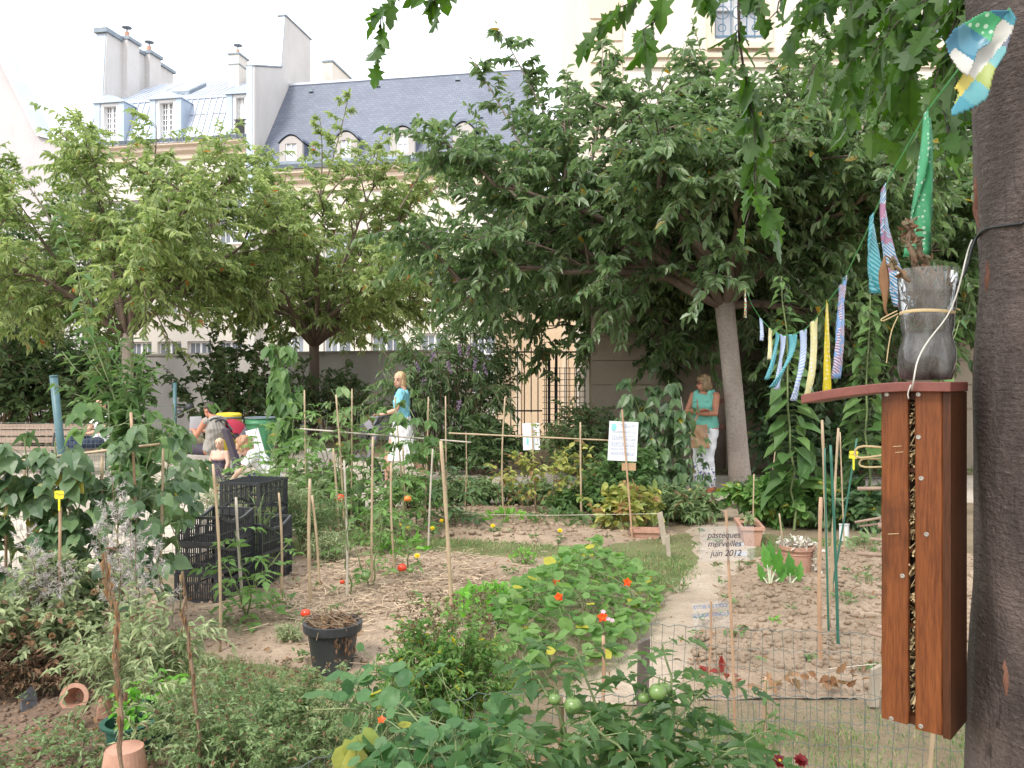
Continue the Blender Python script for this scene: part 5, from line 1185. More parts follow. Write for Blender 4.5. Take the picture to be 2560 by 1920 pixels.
# parsley, chard, lettuces and other low crops
def tuft(name, label, cat, c, r, h, n, L, Wd, tpl, leaf_m, seed, group=None):
    rs = np.random.RandomState(seed); c = np.asarray(c, float); root = thing(name, label, cat, (c[0], c[1], 0), group); w, ff = MB(), MB()
    a = rs.uniform(0, 6.28, n); rr = np.sqrt(rs.uniform(0, 1, n)); z = h * (1 - .6 * rr ** 2) * rs.uniform(.6, 1, n)
    e = np.stack([c[0] + r * rr * np.cos(a), c[1] + r * rr * np.sin(a), z], -1); out = np.stack([np.cos(a) * rr, np.sin(a) * rr, .5 + 0 * a], -1)
    for i in range(n): w.tube([[c[0] + (e[i, 0] - c[0]) * .3, c[1] + (e[i, 1] - c[1]) * .3, 0], e[i] * [1, 1, .6], e[i]], .0015 + .01 * L, 3, False)
    leaves(ff, e, out + rs.normal(0, .4, (n, 3)), np.array([0, 0, .8]) - out * .3 + rs.normal(0, .4, (n, 3)), L * rs.uniform(.7, 1.2, n), Wd, tpl, rs=rs)
    w.build('stem', M['green_stem'], root); ff.build('foliage', M[leaf_m], root); return root
tuft('parsley', 'bright green curly parsley clump left of the nasturtiums', 'herb', (P(1225, 0, 5.7)[0], 5.75, 0), .3, .2, 620, .035, .025, 'tooth', 'bright_leaf', 201)
tuft('parsley', 'bright parsley seedlings left of the yellow-tipped nasturtium', 'herb', (P(1310, 0, 7.0)[0], 7.2, 0), .12, .16, 90, .035, .02, 'tooth', 'bright_leaf', 202)
stem_w = pmat('chard_rib', lin(.50, .55, .38), lin(.60, .64, .46), 8, .5, .1); M['chard_rib'] = stem_w
def chard(label, c, blades, seed):
    rs = np.random.RandomState(seed); root = thing('chard', label, 'vegetable', (c[0], c[1], 0), 'chard beside the shell-topped pot'); w, ff = MB(), MB()
    for dx, dy, h, l in blades:
        b = np.array([c[0], c[1], 0.0]); e = b + [dx * .45, dy * .45, h]; w.tube(bez(b, b + [dx * .1, dy * .1, h * .6], e, 5), np.linspace(.009, .005, 5), 5)
        leaves(ff, [e - [0, 0, .03]], [[dx, dy, .5]], [[-dx * .5, -.8, .6]], l, l * .55, 'tooth', rs=rs)
    w.build('stalk', M['chard_rib'], root); ff.build('foliage', M['chard_leaf'], root)
chard('tall green chard at the head of the bare right bed', G(1925, 1478), [(-.05, 0, .2, .2), (.08, -.05, .17, .2), (.02, .05, .22, .2), (.16, 0, .1, .16), (-.1, .05, .1, .15)], 1)
chard('small chard with two leaves left of the shell-topped pot', G(1975, 1472), [(.0, 0, .12, .2), (.12, 0, .09, .16)], 2)
GL = 'small seedlings on the beds'
for k, (px, py, r, h, n, L, m, lab) in enumerate(((1130, 1312, .3, .14, 60, .09, 'herb_leaf', 'low light green rosette in the far bed behind the leaning thick cane'), (1260, 1305, .28, .13, 70, .09, 'bright_leaf', 'pale green lettuce row in the far bed'), (1390, 1310, .3, .16, 60, .1, 'sunflower_leaf', 'grey-green low plant beside the clay saucer'), (1460, 1325, .25, .2, 30, .13, 'sunflower_leaf', 'broad-leaved seedling in front of the clay saucer'),
    (915, 1345, .35, .22, 80, .08, 'grey_herb', 'low feathery weeds under the far canes'), (880, 1310, .3, .3, 90, .09, 'sunflower_leaf', 'low leafy plant at the foot of the far canes'), (1010, 1395, .2, .2, 40, .09, 'bright_leaf', 'bright seedling beside the red tomato'), (1700, 1480, .1, .1, 30, .05, 'herb_leaf', 'tiny weed tuft on the earth path edge'), (2120, 1520, .12, .1, 26, .05, 'herb_leaf', 'seedling in the middle of the right bed'), (1930, 1570, .07, .06, 14, .045, 'bright_leaf', 'lone pale seedling on the bare right bed'),
    (2210, 1395, .3, .22, 60, .09, 'herb_leaf', 'leafy weeds by the white box behind green canes'), (2160, 1470, .1, .12, 30, .05, 'herb_leaf', 'wispy seedling under the green canes'), (560, 1580, .1, .1, 40, .03, 'grey_herb', 'low thyme tuft before the crates'), (700, 1530, .12, .12, 26, .07, 'sunflower_leaf', 'blue-green cabbage seedling left of the black pot'), (1180, 1590, .16, .3, 34, .075, 'bright_leaf', 'celery-like leaves beside the black pot'))):
    tuft('seedling', lab, 'plant', G(px, py), r, h, n, L, L * .5, 'tooth' if k % 2 else 'oval', m, 210 + k, GL)
shrub('rose_bush', 'green rose bush with small leaves beneath the paper notice', (P(1575, 0, 9.6)[0], 9.7, 0), .9, .5, .4, 40, 11, .075, .045, 'oval', 'sunflower_leaf', 230, 'green_stem', 'shrub', twn=5, twl=.28, sr=.005)
shrub('raspberry_bush', 'sparse yellowing raspberry canes before the iron gate', (P(1370, 0, 9.8)[0], 9.9, 0), 1.12, .75, .35, 17, 7, .075, .04, 'oval', 'yellow_leaf', 231, 'brown_stem', 'shrub', twn=4, twl=.22, sr=.005)
shrub('currant_bush', 'leafy green currant bush at the bed edge left of the notice', (P(1450, 0, 9.6)[0], 9.8, 0), .36, .4, .3, 20, 9, .08, .05, 'tooth', 'sunflower_leaf', 232, 'brown_stem', 'shrub', twn=5, twl=.22, sr=.005)
shrub('yellowing_plant', 'yellow and brown dying plant at the foot of the paper notice', (P(1560, 0, 8.7)[0], 8.8, 0), .5, .42, .3, 26, 8, .095, .06, 'oval', 'yellow_leaf', 233, 'brown_stem', 'plant', twn=3, twl=.18, sr=.005)
shrub('yellowing_plant', 'pale green drooping plant at the mouth of the earth path', (P(1715, 0, 9.4)[0], 9.4, 0), .34, .4, .3, 30, 13, .08, .03, 'lance', 'herb_leaf', 234, 'green_stem', 'plant', twn=4, twl=.25, sr=.005)
shrub('boxwood', 'dark small-leaved bush at the foot of the pale trunk', (P(1905, 0, 10.4)[0], 10.4, 0), .34, .36, .4, 90, 14, .045, .025, 'oval', 'shrub_leaf', 235, 'brown_stem', 'shrub', twn=6, twl=.18, sr=.005)
shrub('strawberry_patch', 'bright leafy plant behind the terracotta window box', (P(1960, 0, 9.3)[0], 9.3, 0), .6, .65, .4, 60, 12, .09, .075, 'oval', 'nasturtium_leaf', 236, 'green_stem', 'plant', twn=5, twl=.2, sr=.004)
shrub('strawberry_patch', 'dark green low plants right of the sunflower feet', (P(2140, 0, 9.2)[0], 9.2, 0), .42, .75, .4, 60, 11, .12, .07, 'oval', 'bean_leaf', 237, 'green_stem', 'plant', twn=4, twl=.2, sr=.004)
for k, (px, Y, h, r, lab) in enumerate(((1180, 10.6, .32, .5, 'low weeds along the wire at the gravel path'), (1330, 10.8, .28, .5, 'thin weeds along the wire before the gate'), (1040, 10.2, .45, .45, 'leafy weeds behind the leaning thick cane'), (800, 9.6, .7, .45, 'tall weeds behind the far clay pot'), (1510, 10.4, .45, .4, 'green bush between the two paper notices'))):
    shrub('weed_clump', lab, (P(px, 0, Y)[0], Y, 0), h, r, .25, 30, 10, .08, .035, 'oval', 'herb_leaf', 240 + k, 'green_stem', 'weed', 'weeds along the far wire', twn=4, twl=.2, sr=.004)
GM = 'yellow marigolds in the far beds'
for px, py, h, lab in ((800, 1290, .22, 'yellow marigold above the far clay pot'), (998, 1313, .16, 'brightest yellow marigold right of the orange tomato'), (1021, 1320, .14, 'small yellow marigold touching its brighter neighbour'), (1104, 1302, .15, 'yellow marigold left of the thick leaning cane'), (1081, 1321, .13, 'orange-yellow marigold between two canes'), (1043, 1390, .12, 'yellow bloom at the straw edge'), (1400, 1327, .14, 'yellow marigold left of the clay saucer'), (1232, 1315, .12, 'orange marigold in the lettuce row')):
    Y = (EYE - h) * F_PX / (py - HORIZON); c = P(px, py, Y); r_ = thing('marigold', lab, 'flower', (c[0], c[1], 0), GM)
    w, ff = MB(), MB(); rs = np.random.RandomState(px); b = np.array([c[0], c[1], 0]); w.tube([b, (b + c) / 2 + [.01, 0, 0], c], .003, 4)
    a = rs.uniform(0, 6.28, 16); leaves(ff, b + (c - b) * rs.uniform(.1, .85, (16, 1)), np.stack([np.cos(a), np.sin(a), .3 + 0 * a], -1), [0, 0, 1], .06, .02, 'lance', rs=rs)
    w.build('stem', M['green_stem'], r_); ff.build('foliage', M['herb_leaf'], r_); flower(r_, c, .027, 'yellow_petal', 9, 3)
for px, py, lab in ((1948, 1905, 'dark red marigold with yellow eye at the bottom edge'), (2002, 1903, 'second dark red bloom with its eye hidden, at the bottom edge')):
    c = P(px, py, 2.7); r_ = thing('dark_marigold', lab, 'flower', (c[0], c[1], 0), 'dark red marigolds at the bottom'); w, ff = MB(), MB(); rs = np.random.RandomState(px); b = np.array([c[0], c[1], 0])
    w.tube([b, c], .003, 4); a = rs.uniform(0, 6.28, 14); leaves(ff, b + (c - b) * rs.uniform(.1, .8, (14, 1)), np.stack([np.cos(a), np.sin(a), .3 + 0 * a], -1), [0, 0, 1], .05, .016, 'lance', rs=rs)
    w.build('stem', M['green_stem'], r_); ff.build('foliage', M['bean_leaf'], r_); flower(r_, c, .026, 'dark_red_petal', 9, 3, 'yellow_petal' if px < 1980 else None)
tuft('lettuce', 'yellow-green lettuce at the bottom edge by the dark blooms', 'vegetable', (P(2070, 0, 2.75)[0], 2.75, 0), .09, .13, 26, .09, .06, 'tooth', 'bright_leaf', 250)
tuft('lettuce', 'dark green lettuce behind the dark red blooms', 'vegetable', (P(2030, 0, 2.95)[0], 2.95, 0), .09, .16, 26, .1, .06, 'tooth', 'bean_leaf', 251)
stalks('nettle', 'thin green nettle standing at the near wire fence', 'weed', [line([G(1925, 1990), at(1915, 1850, 3.0), at(1912, 1700, 3.0)], 8, .008, 4), line([G(1930, 1990), at(1930, 1880, 3.0), at(1950, 1760, 3.0)], 8, .008, 5)], 16, .07, .035, 'tooth', 'sunflower_leaf', 'green_stem', 252, .004, .4)
stalks('nettle', 'weed with broad leaves left of the near bamboo cane', 'weed', [line([G(1790, 2000), at(1780, 1900, 2.8), at(1750, 1790, 2.8)], 8, .008, 6), line([G(1810, 2000), at(1840, 1900, 2.8), at(1850, 1830, 2.8)], 8, .008, 7)], 14, .07, .04, 'tooth', 'bean_leaf', 'green_stem', 253, .004, .4)
def dead_leaves(name, label, c, r, n, L, seed, m='dry_leaf'):
    rs = np.random.RandomState(seed); mb = MB(); c = np.asarray(c); p = np.stack([c[0] + rs.normal(0, r, n), c[1] + rs.normal(0, r * .5, n), .05 + rs.uniform(0, .09, n)], -1)
    leaves(mb, p, rs.normal(0, 1, (n, 3)) * [1, 1, .5], rs.normal(0, .7, (n, 3)) + [0, -.3, .5], L * rs.uniform(.6, 1.2, n), L * .55, 'tooth', rs=rs); tag(mb.build(name, M[m]), label, 'leaves')
dead_leaves('withered_leaves', 'curled brown withered leaves on the right bed behind the wire', G(1990, 1745), .13, 16, .085, 1)
dead_leaves('withered_leaves', 'brown withered leaves beside the low wooden stake', G(2110, 1735), .08, 12, .085, 2)
dead_leaves('withered_leaves', 'brown leaf litter under the foreground tomato', (.15, 3.25, 0), .3, 120, .06, 3)
tuft('beet_seedling', 'dark red beet leaves behind the wire by two canes', 'vegetable', G(1800, 1715), .08, .1, 12, .07, .035, 'oval', 'red_leaf', 270)
# ================================================================ canes, stakes, wire, pots, crates, signs
M['bamboo'] = pmat('bamboo', lin(.32, .235, .145), lin(.46, .35, .225), 14, .55, .15, fine=.15, vec=(1, 1, .3))
M['bamboo_grey'] = pmat('bamboo_grey', lin(.36, .31, .25), lin(.48, .43, .36), 14, .7, .15, vec=(1, 1, .3))
M['bamboo_red'] = pmat('bamboo_red', lin(.34, .20, .12), lin(.46, .30, .19), 14, .6, .15, vec=(1, 1, .3))
M['stake_green'] = flatmat('stake_green', lin(.03, .13, .09), .4)
M['stake_wood'] = pmat('stake_wood', lin(.30, .25, .19), lin(.42, .36, .28), 16, .85, .3, vec=(1, 1, .2))
M['post_dark'] = pmat('post_dark', lin(.07, .055, .045), lin(.15, .12, .10), 16, .85, .3, vec=(1, 1, .2))
M['wire_green'] = flatmat('wire_green', lin(.10, .13, .12), .5)
M['wire_pale'] = flatmat('wire_pale', lin(.12, .17, .15), .5)
M['twine'] = flatmat('twine', lin(.62, .56, .46), .9)
def cane(label, top, foot, rad=.006, m='bamboo', name='bamboo_cane', nodes=True, group='canes standing in the beds', cat='cane'):
    """top, foot: world points; a slightly crooked cane with node rings."""
    top, foot = np.asarray(top, float), np.asarray(foot, float); mb = MB(); n = 13; rs = np.random.RandomState(int(abs(top[0] * 777 + top[2] * 99)) % 9999)
    t = np.linspace(0, 1, n)[:, None]; p = foot + (top - foot) * t; p = p + np.array([1, 1, 0]) * (np.sin(t * 3.1) * rs.normal(0, .008)); r = np.full(n, rad) * np.linspace(1.08, .88, n)
    if nodes: r[2::3] *= 1.22
    mb.tube(p, r, 8); o = mb.build(name, M[m], smooth=True, origin=foot); tag(o, label, cat, group)
    return o
def gcane(label, pt, pf, Y=None, **k):
    """cane from its top pixel to its foot pixel on the ground"""
    f = G(*pf) if Y is None else np.array([(pf[0] - 1280) / F_PX * Y, Y, 0.0]); f = f * [1, 1, 0]
    return cane(label, P(pt[0], pt[1], f[1]), f, **k)
gcane('tall slim cane standing left of the middle cherry trunk', (761, 975), (767, 1330), rad=.0085)
gcane('tall cane leaning right, in front of the middle cherry trunk', (840, 986), (862, 1340), rad=.0095)
gcane('shorter thick cane left of the red tomato in the far row', (833, 1121), (849, 1375), rad=.0095)
gcane('greyish cane running down into the straw, its top at the red tomato', (860, 1151), (868, 1513), rad=.0075, m='bamboo_grey')
gcane('straight cane rising just right of the middle cherry trunk', (880, 972), (878, 1330), rad=.008)
gcane('cane beside the green tomato on the straw', (932, 1092), (929, 1480), rad=.0085)
gcane('tall cane in front of the woman’s turquoise shirt'.replace('’', "'"), (987, 992), (1012, 1320), rad=.0085)
gcane('cane carrying the large red tomato on the straw', (978, 1157), (990, 1460), rad=.0085)
gcane('cane standing before the white skirt', (1007, 1116), (1017, 1335), rad=.009)
gcane('tall cane just right of the walking woman', (1071, 992), (1062, 1312), rad=.0085)
gcane('grey weathered cane right of the white skirt', (1082, 1122), (1070, 1394), rad=.008, m='bamboo_grey')
gcane('thick reddish cane leaning over the straw bed edge', (1102, 1102), (1131, 1560), rad=.012)
gcane('thin cane under the left end of the long cross bar', (1114, 990), (1120, 1330), rad=.0075)
gcane('tall cane crossing the long cross bar before the buddleia', (1263, 992), (1259, 1300), rad=.009)
gcane('short thin cane holding the middle of the cross bar', (1165, 1082), (1162, 1275), rad=.007)
gcane('bare cane left of the saucer, tied to the long cross bar', (1451, 1055), (1454, 1310), rad=.01)
gcane('thin leaning cane left of the woman in turquoise', (1702, 992), (1741, 1240), rad=.008, m='bamboo_grey')
gcane('bamboo cane behind the green stakes, tallest on the right bed', (2055, 1050), (2074, 1585), rad=.009)
gcane('second tall bamboo cane right of the green stakes', (2096, 1070), (2078, 1510), rad=.009)
gcane('thin bamboo cane leaning beside the yellow tag', (2100, 1080), (2112, 1400), rad=.006)
gcane('short stout reddish cane in front of the green stakes', (2052, 1243), (2052, 1690), rad=.011, m='bamboo_red')
gcane('thin cane under the tall sunflower leaves', (1942, 1098), (1922, 1290), rad=.008)
gcane('cane against the shell-topped pot', (1948, 1284), (1963, 1430), rad=.007)
gcane('thin cane in the terracotta window box', (1885, 1185), (1884, 1350), rad=.007)
gcane('reddish cane in front of the crate stacks', (590, 1243), (612, 1562), rad=.0095, m='bamboo_grey')
gcane('cane rising before the right-hand crate stack', (697, 1232), (703, 1490), rad=.0085)
gcane('straight cane between crates and straw, left one of a crossing pair', (775, 1197), (777, 1525), rad=.011)
gcane('cane crossing behind its thicker neighbour beside the clay pot', (780, 1238), (799, 1490), rad=.009)
gcane('short cane in the foreground tomato, tied with a rag', (1401, 1741), (1390, 1990), Y=2.6, rad=.0085)
gcane('cane standing in the middle of the foreground tomato', (1508, 1590), (1494, 1900), rad=.0075, m='bamboo_red')
gcane('thin reddish cane behind the near wire fence', (1914, 1692), (1914, 2010), Y=3.2, rad=.006, m='bamboo_red')
gcane('bent cane leaning at the bottom below the wooden insect box', (2335, 1800), (2305, 1990), Y=2.75, rad=.008)
gcane('short cane stub among the foreground tomato leaves', (1702, 1870), (1697, 2030), Y=2.5, rad=.0085)
GG = 'green plastic-coated stakes'
gcane('green plastic stake in the bare right bed, nearer one', (2076, 1113), (2096, 1640), rad=.009, m='stake_green', name='green_stake', nodes=False, group=GG, cat='stake')
gcane('green plastic stake leaning towards the yellow tag', (2142, 1096), (2075, 1500), rad=.0075, m='stake_green', name='green_stake', nodes=False, group=GG, cat='stake')
gcane('dark green lower sleeve standing beside the tallest bamboo cane', (2062, 1120), (2072, 1595), rad=.0065, m='stake_green', name='green_stake', nodes=False, group=GG, cat='stake')
# trellis canes on the left
for k, (a, b, lab) in enumerate((((12, 1180), (10, 1600), 'reddish trellis cane at the left picture edge'), ((60, 1170), (58, 1600), 'trellis cane left of the yellow plant tag'), ((168, 1160), (190, 1600), 'trellis cane right of the yellow plant tag'), ((327, 1031), (345, 1600), 'tallest trellis cane, rising bare above the beans'), ((255, 1140), (248, 1600), 'trellis cane behind the white seed tufts'), ((408, 1120), (392, 1590), 'trellis cane left of the crates'), ((532, 1160), (550, 1480), 'last trellis cane, touching the rear crate'))):
    f = np.array([(b[0] - 1280) / F_PX * 4.85, 4.85, 0]); cane(lab, P(a[0], a[1], 4.85), f, .0085 if k != 3 else .009, 'bamboo_red' if k in (0, 3) else 'bamboo', group='canes of the left bean trellis')
GX = 'cross bars tied to the canes'
cane('long bamboo bar laid across the left bean trellis', P(400, 1110, 4.83), P(-30, 1162, 4.83), .008, 'bamboo', group=GX)
cane('far bamboo bar from the clay pot to the thick leaning cane', P(1178, 1106, 8.75), P(750, 1072, 8.75), .0085, 'bamboo_grey', group=GX)
cane('long bamboo bar between the buddleia and the paper notice', P(1524, 1101, 9.3), P(1122, 1083, 9.3), .009, 'bamboo', group=GX)
cane('short bamboo bar tied low at the left bed edge', P(440, 1629, 4.3), P(180, 1616, 4.3), .007, 'bamboo', group=GX)
gcane('upright stick tied under the low left bar', (372, 1570), (358, 1735), Y=4.3, rad=.007)
# stakes and posts
def stake(label, pt, pf, wd, m, name='wooden_stake', Y=None):
    f = G(*pf) if Y is None else np.array([(pf[0] - 1280) / F_PX * Y, Y, 0]); t = P(pt[0], pt[1], f[1]); mb = MB(); h = t[2]
    v = []
    for z, c in ((0, f), (h, t)):
        for x, y in ((-1, -1), (1, -1), (1, 1), (-1, 1)): v.append([c[0] + x * wd / 2, c[1] + y * wd / 3, z + (.012 * x if z else 0)])
    mb.hexa(v); tag(mb.build(name, M[m]), label, 'stake')
stake('pale grey split stake by the yellowing plant', (1649, 1282), (1662, 1362), .05, 'stake_wood')
stake('second short grey stake leaning beside the first', (1668, 1340), (1672, 1395), .035, 'stake_wood')
stake('dark wooden post at the end of the far wire fence', (1610, 1600), (1606, 1770), .055, 'post_dark')
stake('flat grey wooden stake beside the insect box near the wire', (2190, 1668), (2182, 1765), .045, 'stake_wood')
stake('dark wooden post in the near nasturtiums', (1225, 1560), (1215, 1760), .05, 'post_dark')
mb = MB(); mb.tube(line([P(1060, 1282, 9.0), P(1350, 1289, 8.8), P(1652, 1284, 8.35)], 12), .0022, 4); tag(mb.build('garden_twine', M['twine']), 'pale twine stretched across the far bed to the split stake', 'string')
mb = MB(); mb.tube(line([P(2070, 1672, 4.3), P(2190, 1660, 4.2)], 6), .0022, 4); tag(mb.build('garden_twine', M['twine']), 'short white string at the flat grey stake', 'string')
# wire mesh fences
def mesh_fence(label, path, h, cx, cz, r, m='wire_green', wav=.006, group='green wire mesh fences'):
    path = np.asarray(path, float); seg = np.linalg.norm(np.diff(path, axis=0), axis=1); tot = seg.sum(); cum = np.concatenate([[0], np.cumsum(seg)])
    def at_(s_): return np.stack([np.interp(s_, cum, path[:, 0]), np.interp(s_, cum, path[:, 1])], -1)
    rs = np.random.RandomState(int(tot * 1000) % 9999)
    def wob_(s_, z): return .010 * np.sin(s_ * 5 + z * 7) + .006 * np.sin(s_ * 13 + 2 + z * 3)
    mb = MB(); nv = int(tot / cx); nh = int(h / cz)
    for k in range(nv + 1):
        s_ = np.full(nh + 1, tot * k / nv); z = np.linspace(0, h, nh + 1); q = at_(s_); b = np.column_stack([q, z]); b[:, 0] += .006 * np.sin(z * 9 + k) ; b[:, 1] += wob_(s_, z); mb.tube(b, r, 4, False)
    for j in range(nh + 1):
        s_ = np.linspace(0, tot, nv * 2 + 1); z = np.full(len(s_), h * j / nh) + wav * np.sin(s_ * 2 * np.pi / (2 * cx) + j * np.pi) + .008 * np.sin(s_ * 3 + j); q = at_(s_); b = np.column_stack([q, z]); b[:, 1] += wob_(s_, z); mb.tube(b, r * (1.35 if j == nh else 1.0), 4, False)
    o = mb.build('wire_mesh_fence', M[m]); tag(o, label, 'fence', group); return o
mesh_fence('low green wire fence between the bare right bed and the trampled grass', [(.63, 4.05), (1.0, 3.95), (1.65, 3.8), (2.6, 3.7)], .43, .05, .075, .0012)
mesh_fence('nearest green wire fence running through the tomato and nasturtiums', [(-.95, 2.25), (-.56, 2.62), (-.12, 3.1), (.5, 3.12), (2.3, 3.0)], .43, .05, .075, .0012)
mesh_fence('thin green wire fence along the far gravel path edge', [(-1.3, 10.9), (.2, 11.0), (2.6, 11.0), (5, 10.9)], .32, .06, .1, .0016, 'wire_pale', .004)
mesh_fence('green wire fence along the gravel behind the left bean trellis', [(-4.6, 6.1), (-2.9, 7.4), (-2.1, 9.0), (-1.4, 10.8)], .5, .07, .1, .0016, 'wire_pale', .004)
mesh_fence('green wire fence in front of the bench and seated man', [(-9.5, 12.6), (-6.9, 12.6), (-5.6, 12.7)], .95, .06, .06, .002, 'wire_green', .004)
# pots
M['plastic_black'] = pmat('plastic_black', lin(.022, .024, .028), lin(.05, .052, .056), 6, .45, .1)
M['plastic_green'] = pmat('plastic_green', lin(.02, .075, .055), lin(.04, .11, .085), 6, .4, .05)
M['potting_soil'] = soilmat('potting_soil', lin(.06, .04, .03), lin(.11, .075, .055), lin(.04, .03, .02))
def pot(name, label, c, rt, rb, h, m, rim=.025, rot=None, soil=True, upside=False, group=None, cat='plant pot', fill=.8):
    c = np.asarray(c, float); root = thing(name, label, cat, c, group); rt2 = rt + .012
    prof = [(0, .004), (rb, .004), (rb, 0), (rb + (rt - rb) * .8, h - rim), (rt2, h - rim), (rt2 + .003, h), (rt - .006, h), (rb - .006, .012), (0, .012)]
    mb = MB(); R_ = rotx(np.pi) if upside else (rot if rot is not None else np.eye(3)); off = np.array([0, 0, h]) if upside else 0
    mb.lathe(c + off, prof, 28, rot=R_); mb.build('pot', M[m], root, smooth=False)
    if soil and not upside:
        zf = h * fill; mb = MB(); rs = np.random.RandomState(3); r_ = rb + (rt - rb) * fill - .008; mb.lathe(c, [(r_, zf - .004), (r_ * .6, zf + .006), (0, zf + .01)], 20, rot=R_); mb.build('soil', M['potting_soil'], root)
    return root
GP = 'clay pots in the garden'
pc = pot('clay_pot', 'terracotta pot between the crate stack and the crossing canes', G(781, 1392), .105, .08, .27, 'pot_clay', .05, group=GP)
pb_ = pot('black_pot', 'large black plastic pot heaped with dead stalks and roots', G(832, 1676), .147, .105, .27, 'plastic_black', .045, fill=.86)
rs = np.random.RandomState(8); c = G(832, 1676); mb = MB(); ff = MB()
for k in range(90):
    a = rs.uniform(0, 6.28); r = .125 * math.sqrt(rs.uniform()); p = c + [r * math.cos(a), r * math.sin(a), .24 + rs.uniform(0, .05)]; d = nrm(rs.normal(0, 1, 3) * [1, 1, .35]); l = rs.uniform(.03, .1)
    mb.tube(bez(p - d * l, p + [0, 0, .015], p + d * l, 4), rs.uniform(.0015, .005), 4)
mb.tube(bez(c + [-.1, -.05, .25], c + [-.16, -.1, .36], c + [-.03, -.12, .24], 8), .004, 5)
mb.build('dead_stalks', M['brown_stem'], pb_)
k = 60; q = np.stack([c[0] + .12 * np.sqrt(rs.uniform(0, 1, k)) * np.cos(np.arange(k) * 2.4), c[1] + .12 * np.sqrt(rs.uniform(0, 1, k)) * np.sin(np.arange(k) * 2.4), .25 + rs.uniform(0, .035, k)], -1)
leaves(ff, q, rs.normal(0, 1, (k, 3)) * [1, 1, .4], rs.normal(0, 1, (k, 3)) + [0, 0, .8], .05, .02, 'oval', rs=rs); ff.build('dead_leaves', M['dry_leaf'], pb_)
ff = MB(); a = rs.uniform(-1.3, -.4, 40); leaves(ff, np.stack([c[0] + .147 * np.cos(a), c[1] + .147 * np.sin(a), rs.uniform(.13, .26, 40)], -1), np.stack([np.cos(a) * .3, np.sin(a) * .3, -np.ones(40)], -1), np.stack([np.cos(a), np.sin(a), .2 + 0 * a], -1), .03, .012, 'oval', rs=rs); ff.build('trailing_leaves', M['seed_brown'], pb_)
pot('clay_pot', 'large terracotta pot standing upside down at the bottom left', np.array([P(311, 0, 3.15)[0], 3.15, 0]), .098, .068, .215, 'pot_clay', .05, upside=True, group=GP)
pot('clay_pot', 'small terracotta pot upside down behind the green pots', np.array([P(268, 0, 3.9)[0], 3.9, 0]), .05, .037, .13, 'pot_clay', .025, upside=True, group=GP)
pot('clay_pot', 'second small upturned clay pot beside the rear green pot', np.array([P(330, 0, 4.0)[0], 4.0, 0]), .045, .034, .12, 'pot_clay', .025, upside=True, group=GP)
pot('clay_pot', 'small clay pot lying on its side with its mouth showing', np.array([P(205, 0, 4.1)[0], 4.1, .055]), .052, .036, .10, 'pot_clay', .02, rot=roty(R(25)) @ rotx(R(75)), soil=False, group=GP)
def green_pot(label, px, Y, seed):
    c = np.array([P(px, 0, Y)[0], Y, 0]); r_ = pot('green_pot', label, c, .098, .07, .19, 'plastic_green', .012, group='dark green plastic pots', fill=.72)
    rs = np.random.RandomState(seed); w, ff = MB(), MB(); n = 30; a = rs.uniform(0, 6.28, n); h = rs.uniform(.16, .30, n); e = c + np.stack([.07 * np.cos(a) * rs.uniform(.2, 1, n), .07 * np.sin(a) * rs.uniform(.2, 1, n), h], -1)
    for q in e: w.tube([c + [(q[0] - c[0]) * .4, (q[1] - c[1]) * .4, .135], q], .0018, 4, False)
    leaves(ff, np.repeat(e, 3, 0) + rs.normal(0, .012, (n * 3, 3)), rs.normal(0, 1, (n * 3, 3)) * [1, 1, .4], np.array([0, 0, 1]) + rs.normal(0, .4, (n * 3, 3)), .05 * rs.uniform(.6, 1.2, n * 3), .024, 'oval', rs=rs)
    w.build('stem', M['green_stem'], r_); ff.build('foliage', M['bright_leaf'], r_)
green_pot('dark green pot holding a bright basil, right of the dead stalk', 419, 3.68, 1); green_pot('dark green pot half hidden behind the upturned clay pot', 323, 3.46, 2)
# shell-topped pot
sp = pot('clay_pot', 'ribbed terracotta pot heaped with white shells by the chard', G(1993, 1446), .13, .095, .27, 'pot_clay', .03, group=GP)
c = G(1993, 1446); rs = np.random.RandomState(6); M['shell'] = leafmat('shell', lin(.48, .42, .35), lin(.72, .68, .60), lin(.3, .22, .16), trans=.05, p3=.85); ff = MB(); n = 150
a = rs.uniform(0, 6.28, n); r = .145 * np.sqrt(rs.uniform(0, 1, n)); p = np.stack([c[0] + r * np.cos(a), c[1] + r * np.sin(a), .265 + .04 * rs.uniform(0, 1, n)], -1)
m_ = 60; p2 = np.stack([c[0] + .1 + rs.uniform(0, .07, m_), c[1] - .09 + rs.uniform(-.05, .08, m_), rs.uniform(.03, .26, m_)], -1)
p = np.concatenate([p, p2]); leaves(ff, p, rs.normal(0, 1, (len(p), 3)), rs.normal(0, .8, (len(p), 3)) + [0, 0, .7], .045, .03, 'oval', rs=rs); ff.build('shells', M['shell'], sp)
for z in (.205, .225): mb = MB(); mb.lathe(c, [(.117, z - .006), (.126, z), (.119, z + .006)], 28); mb.build('rib', M['pot_clay'], sp)
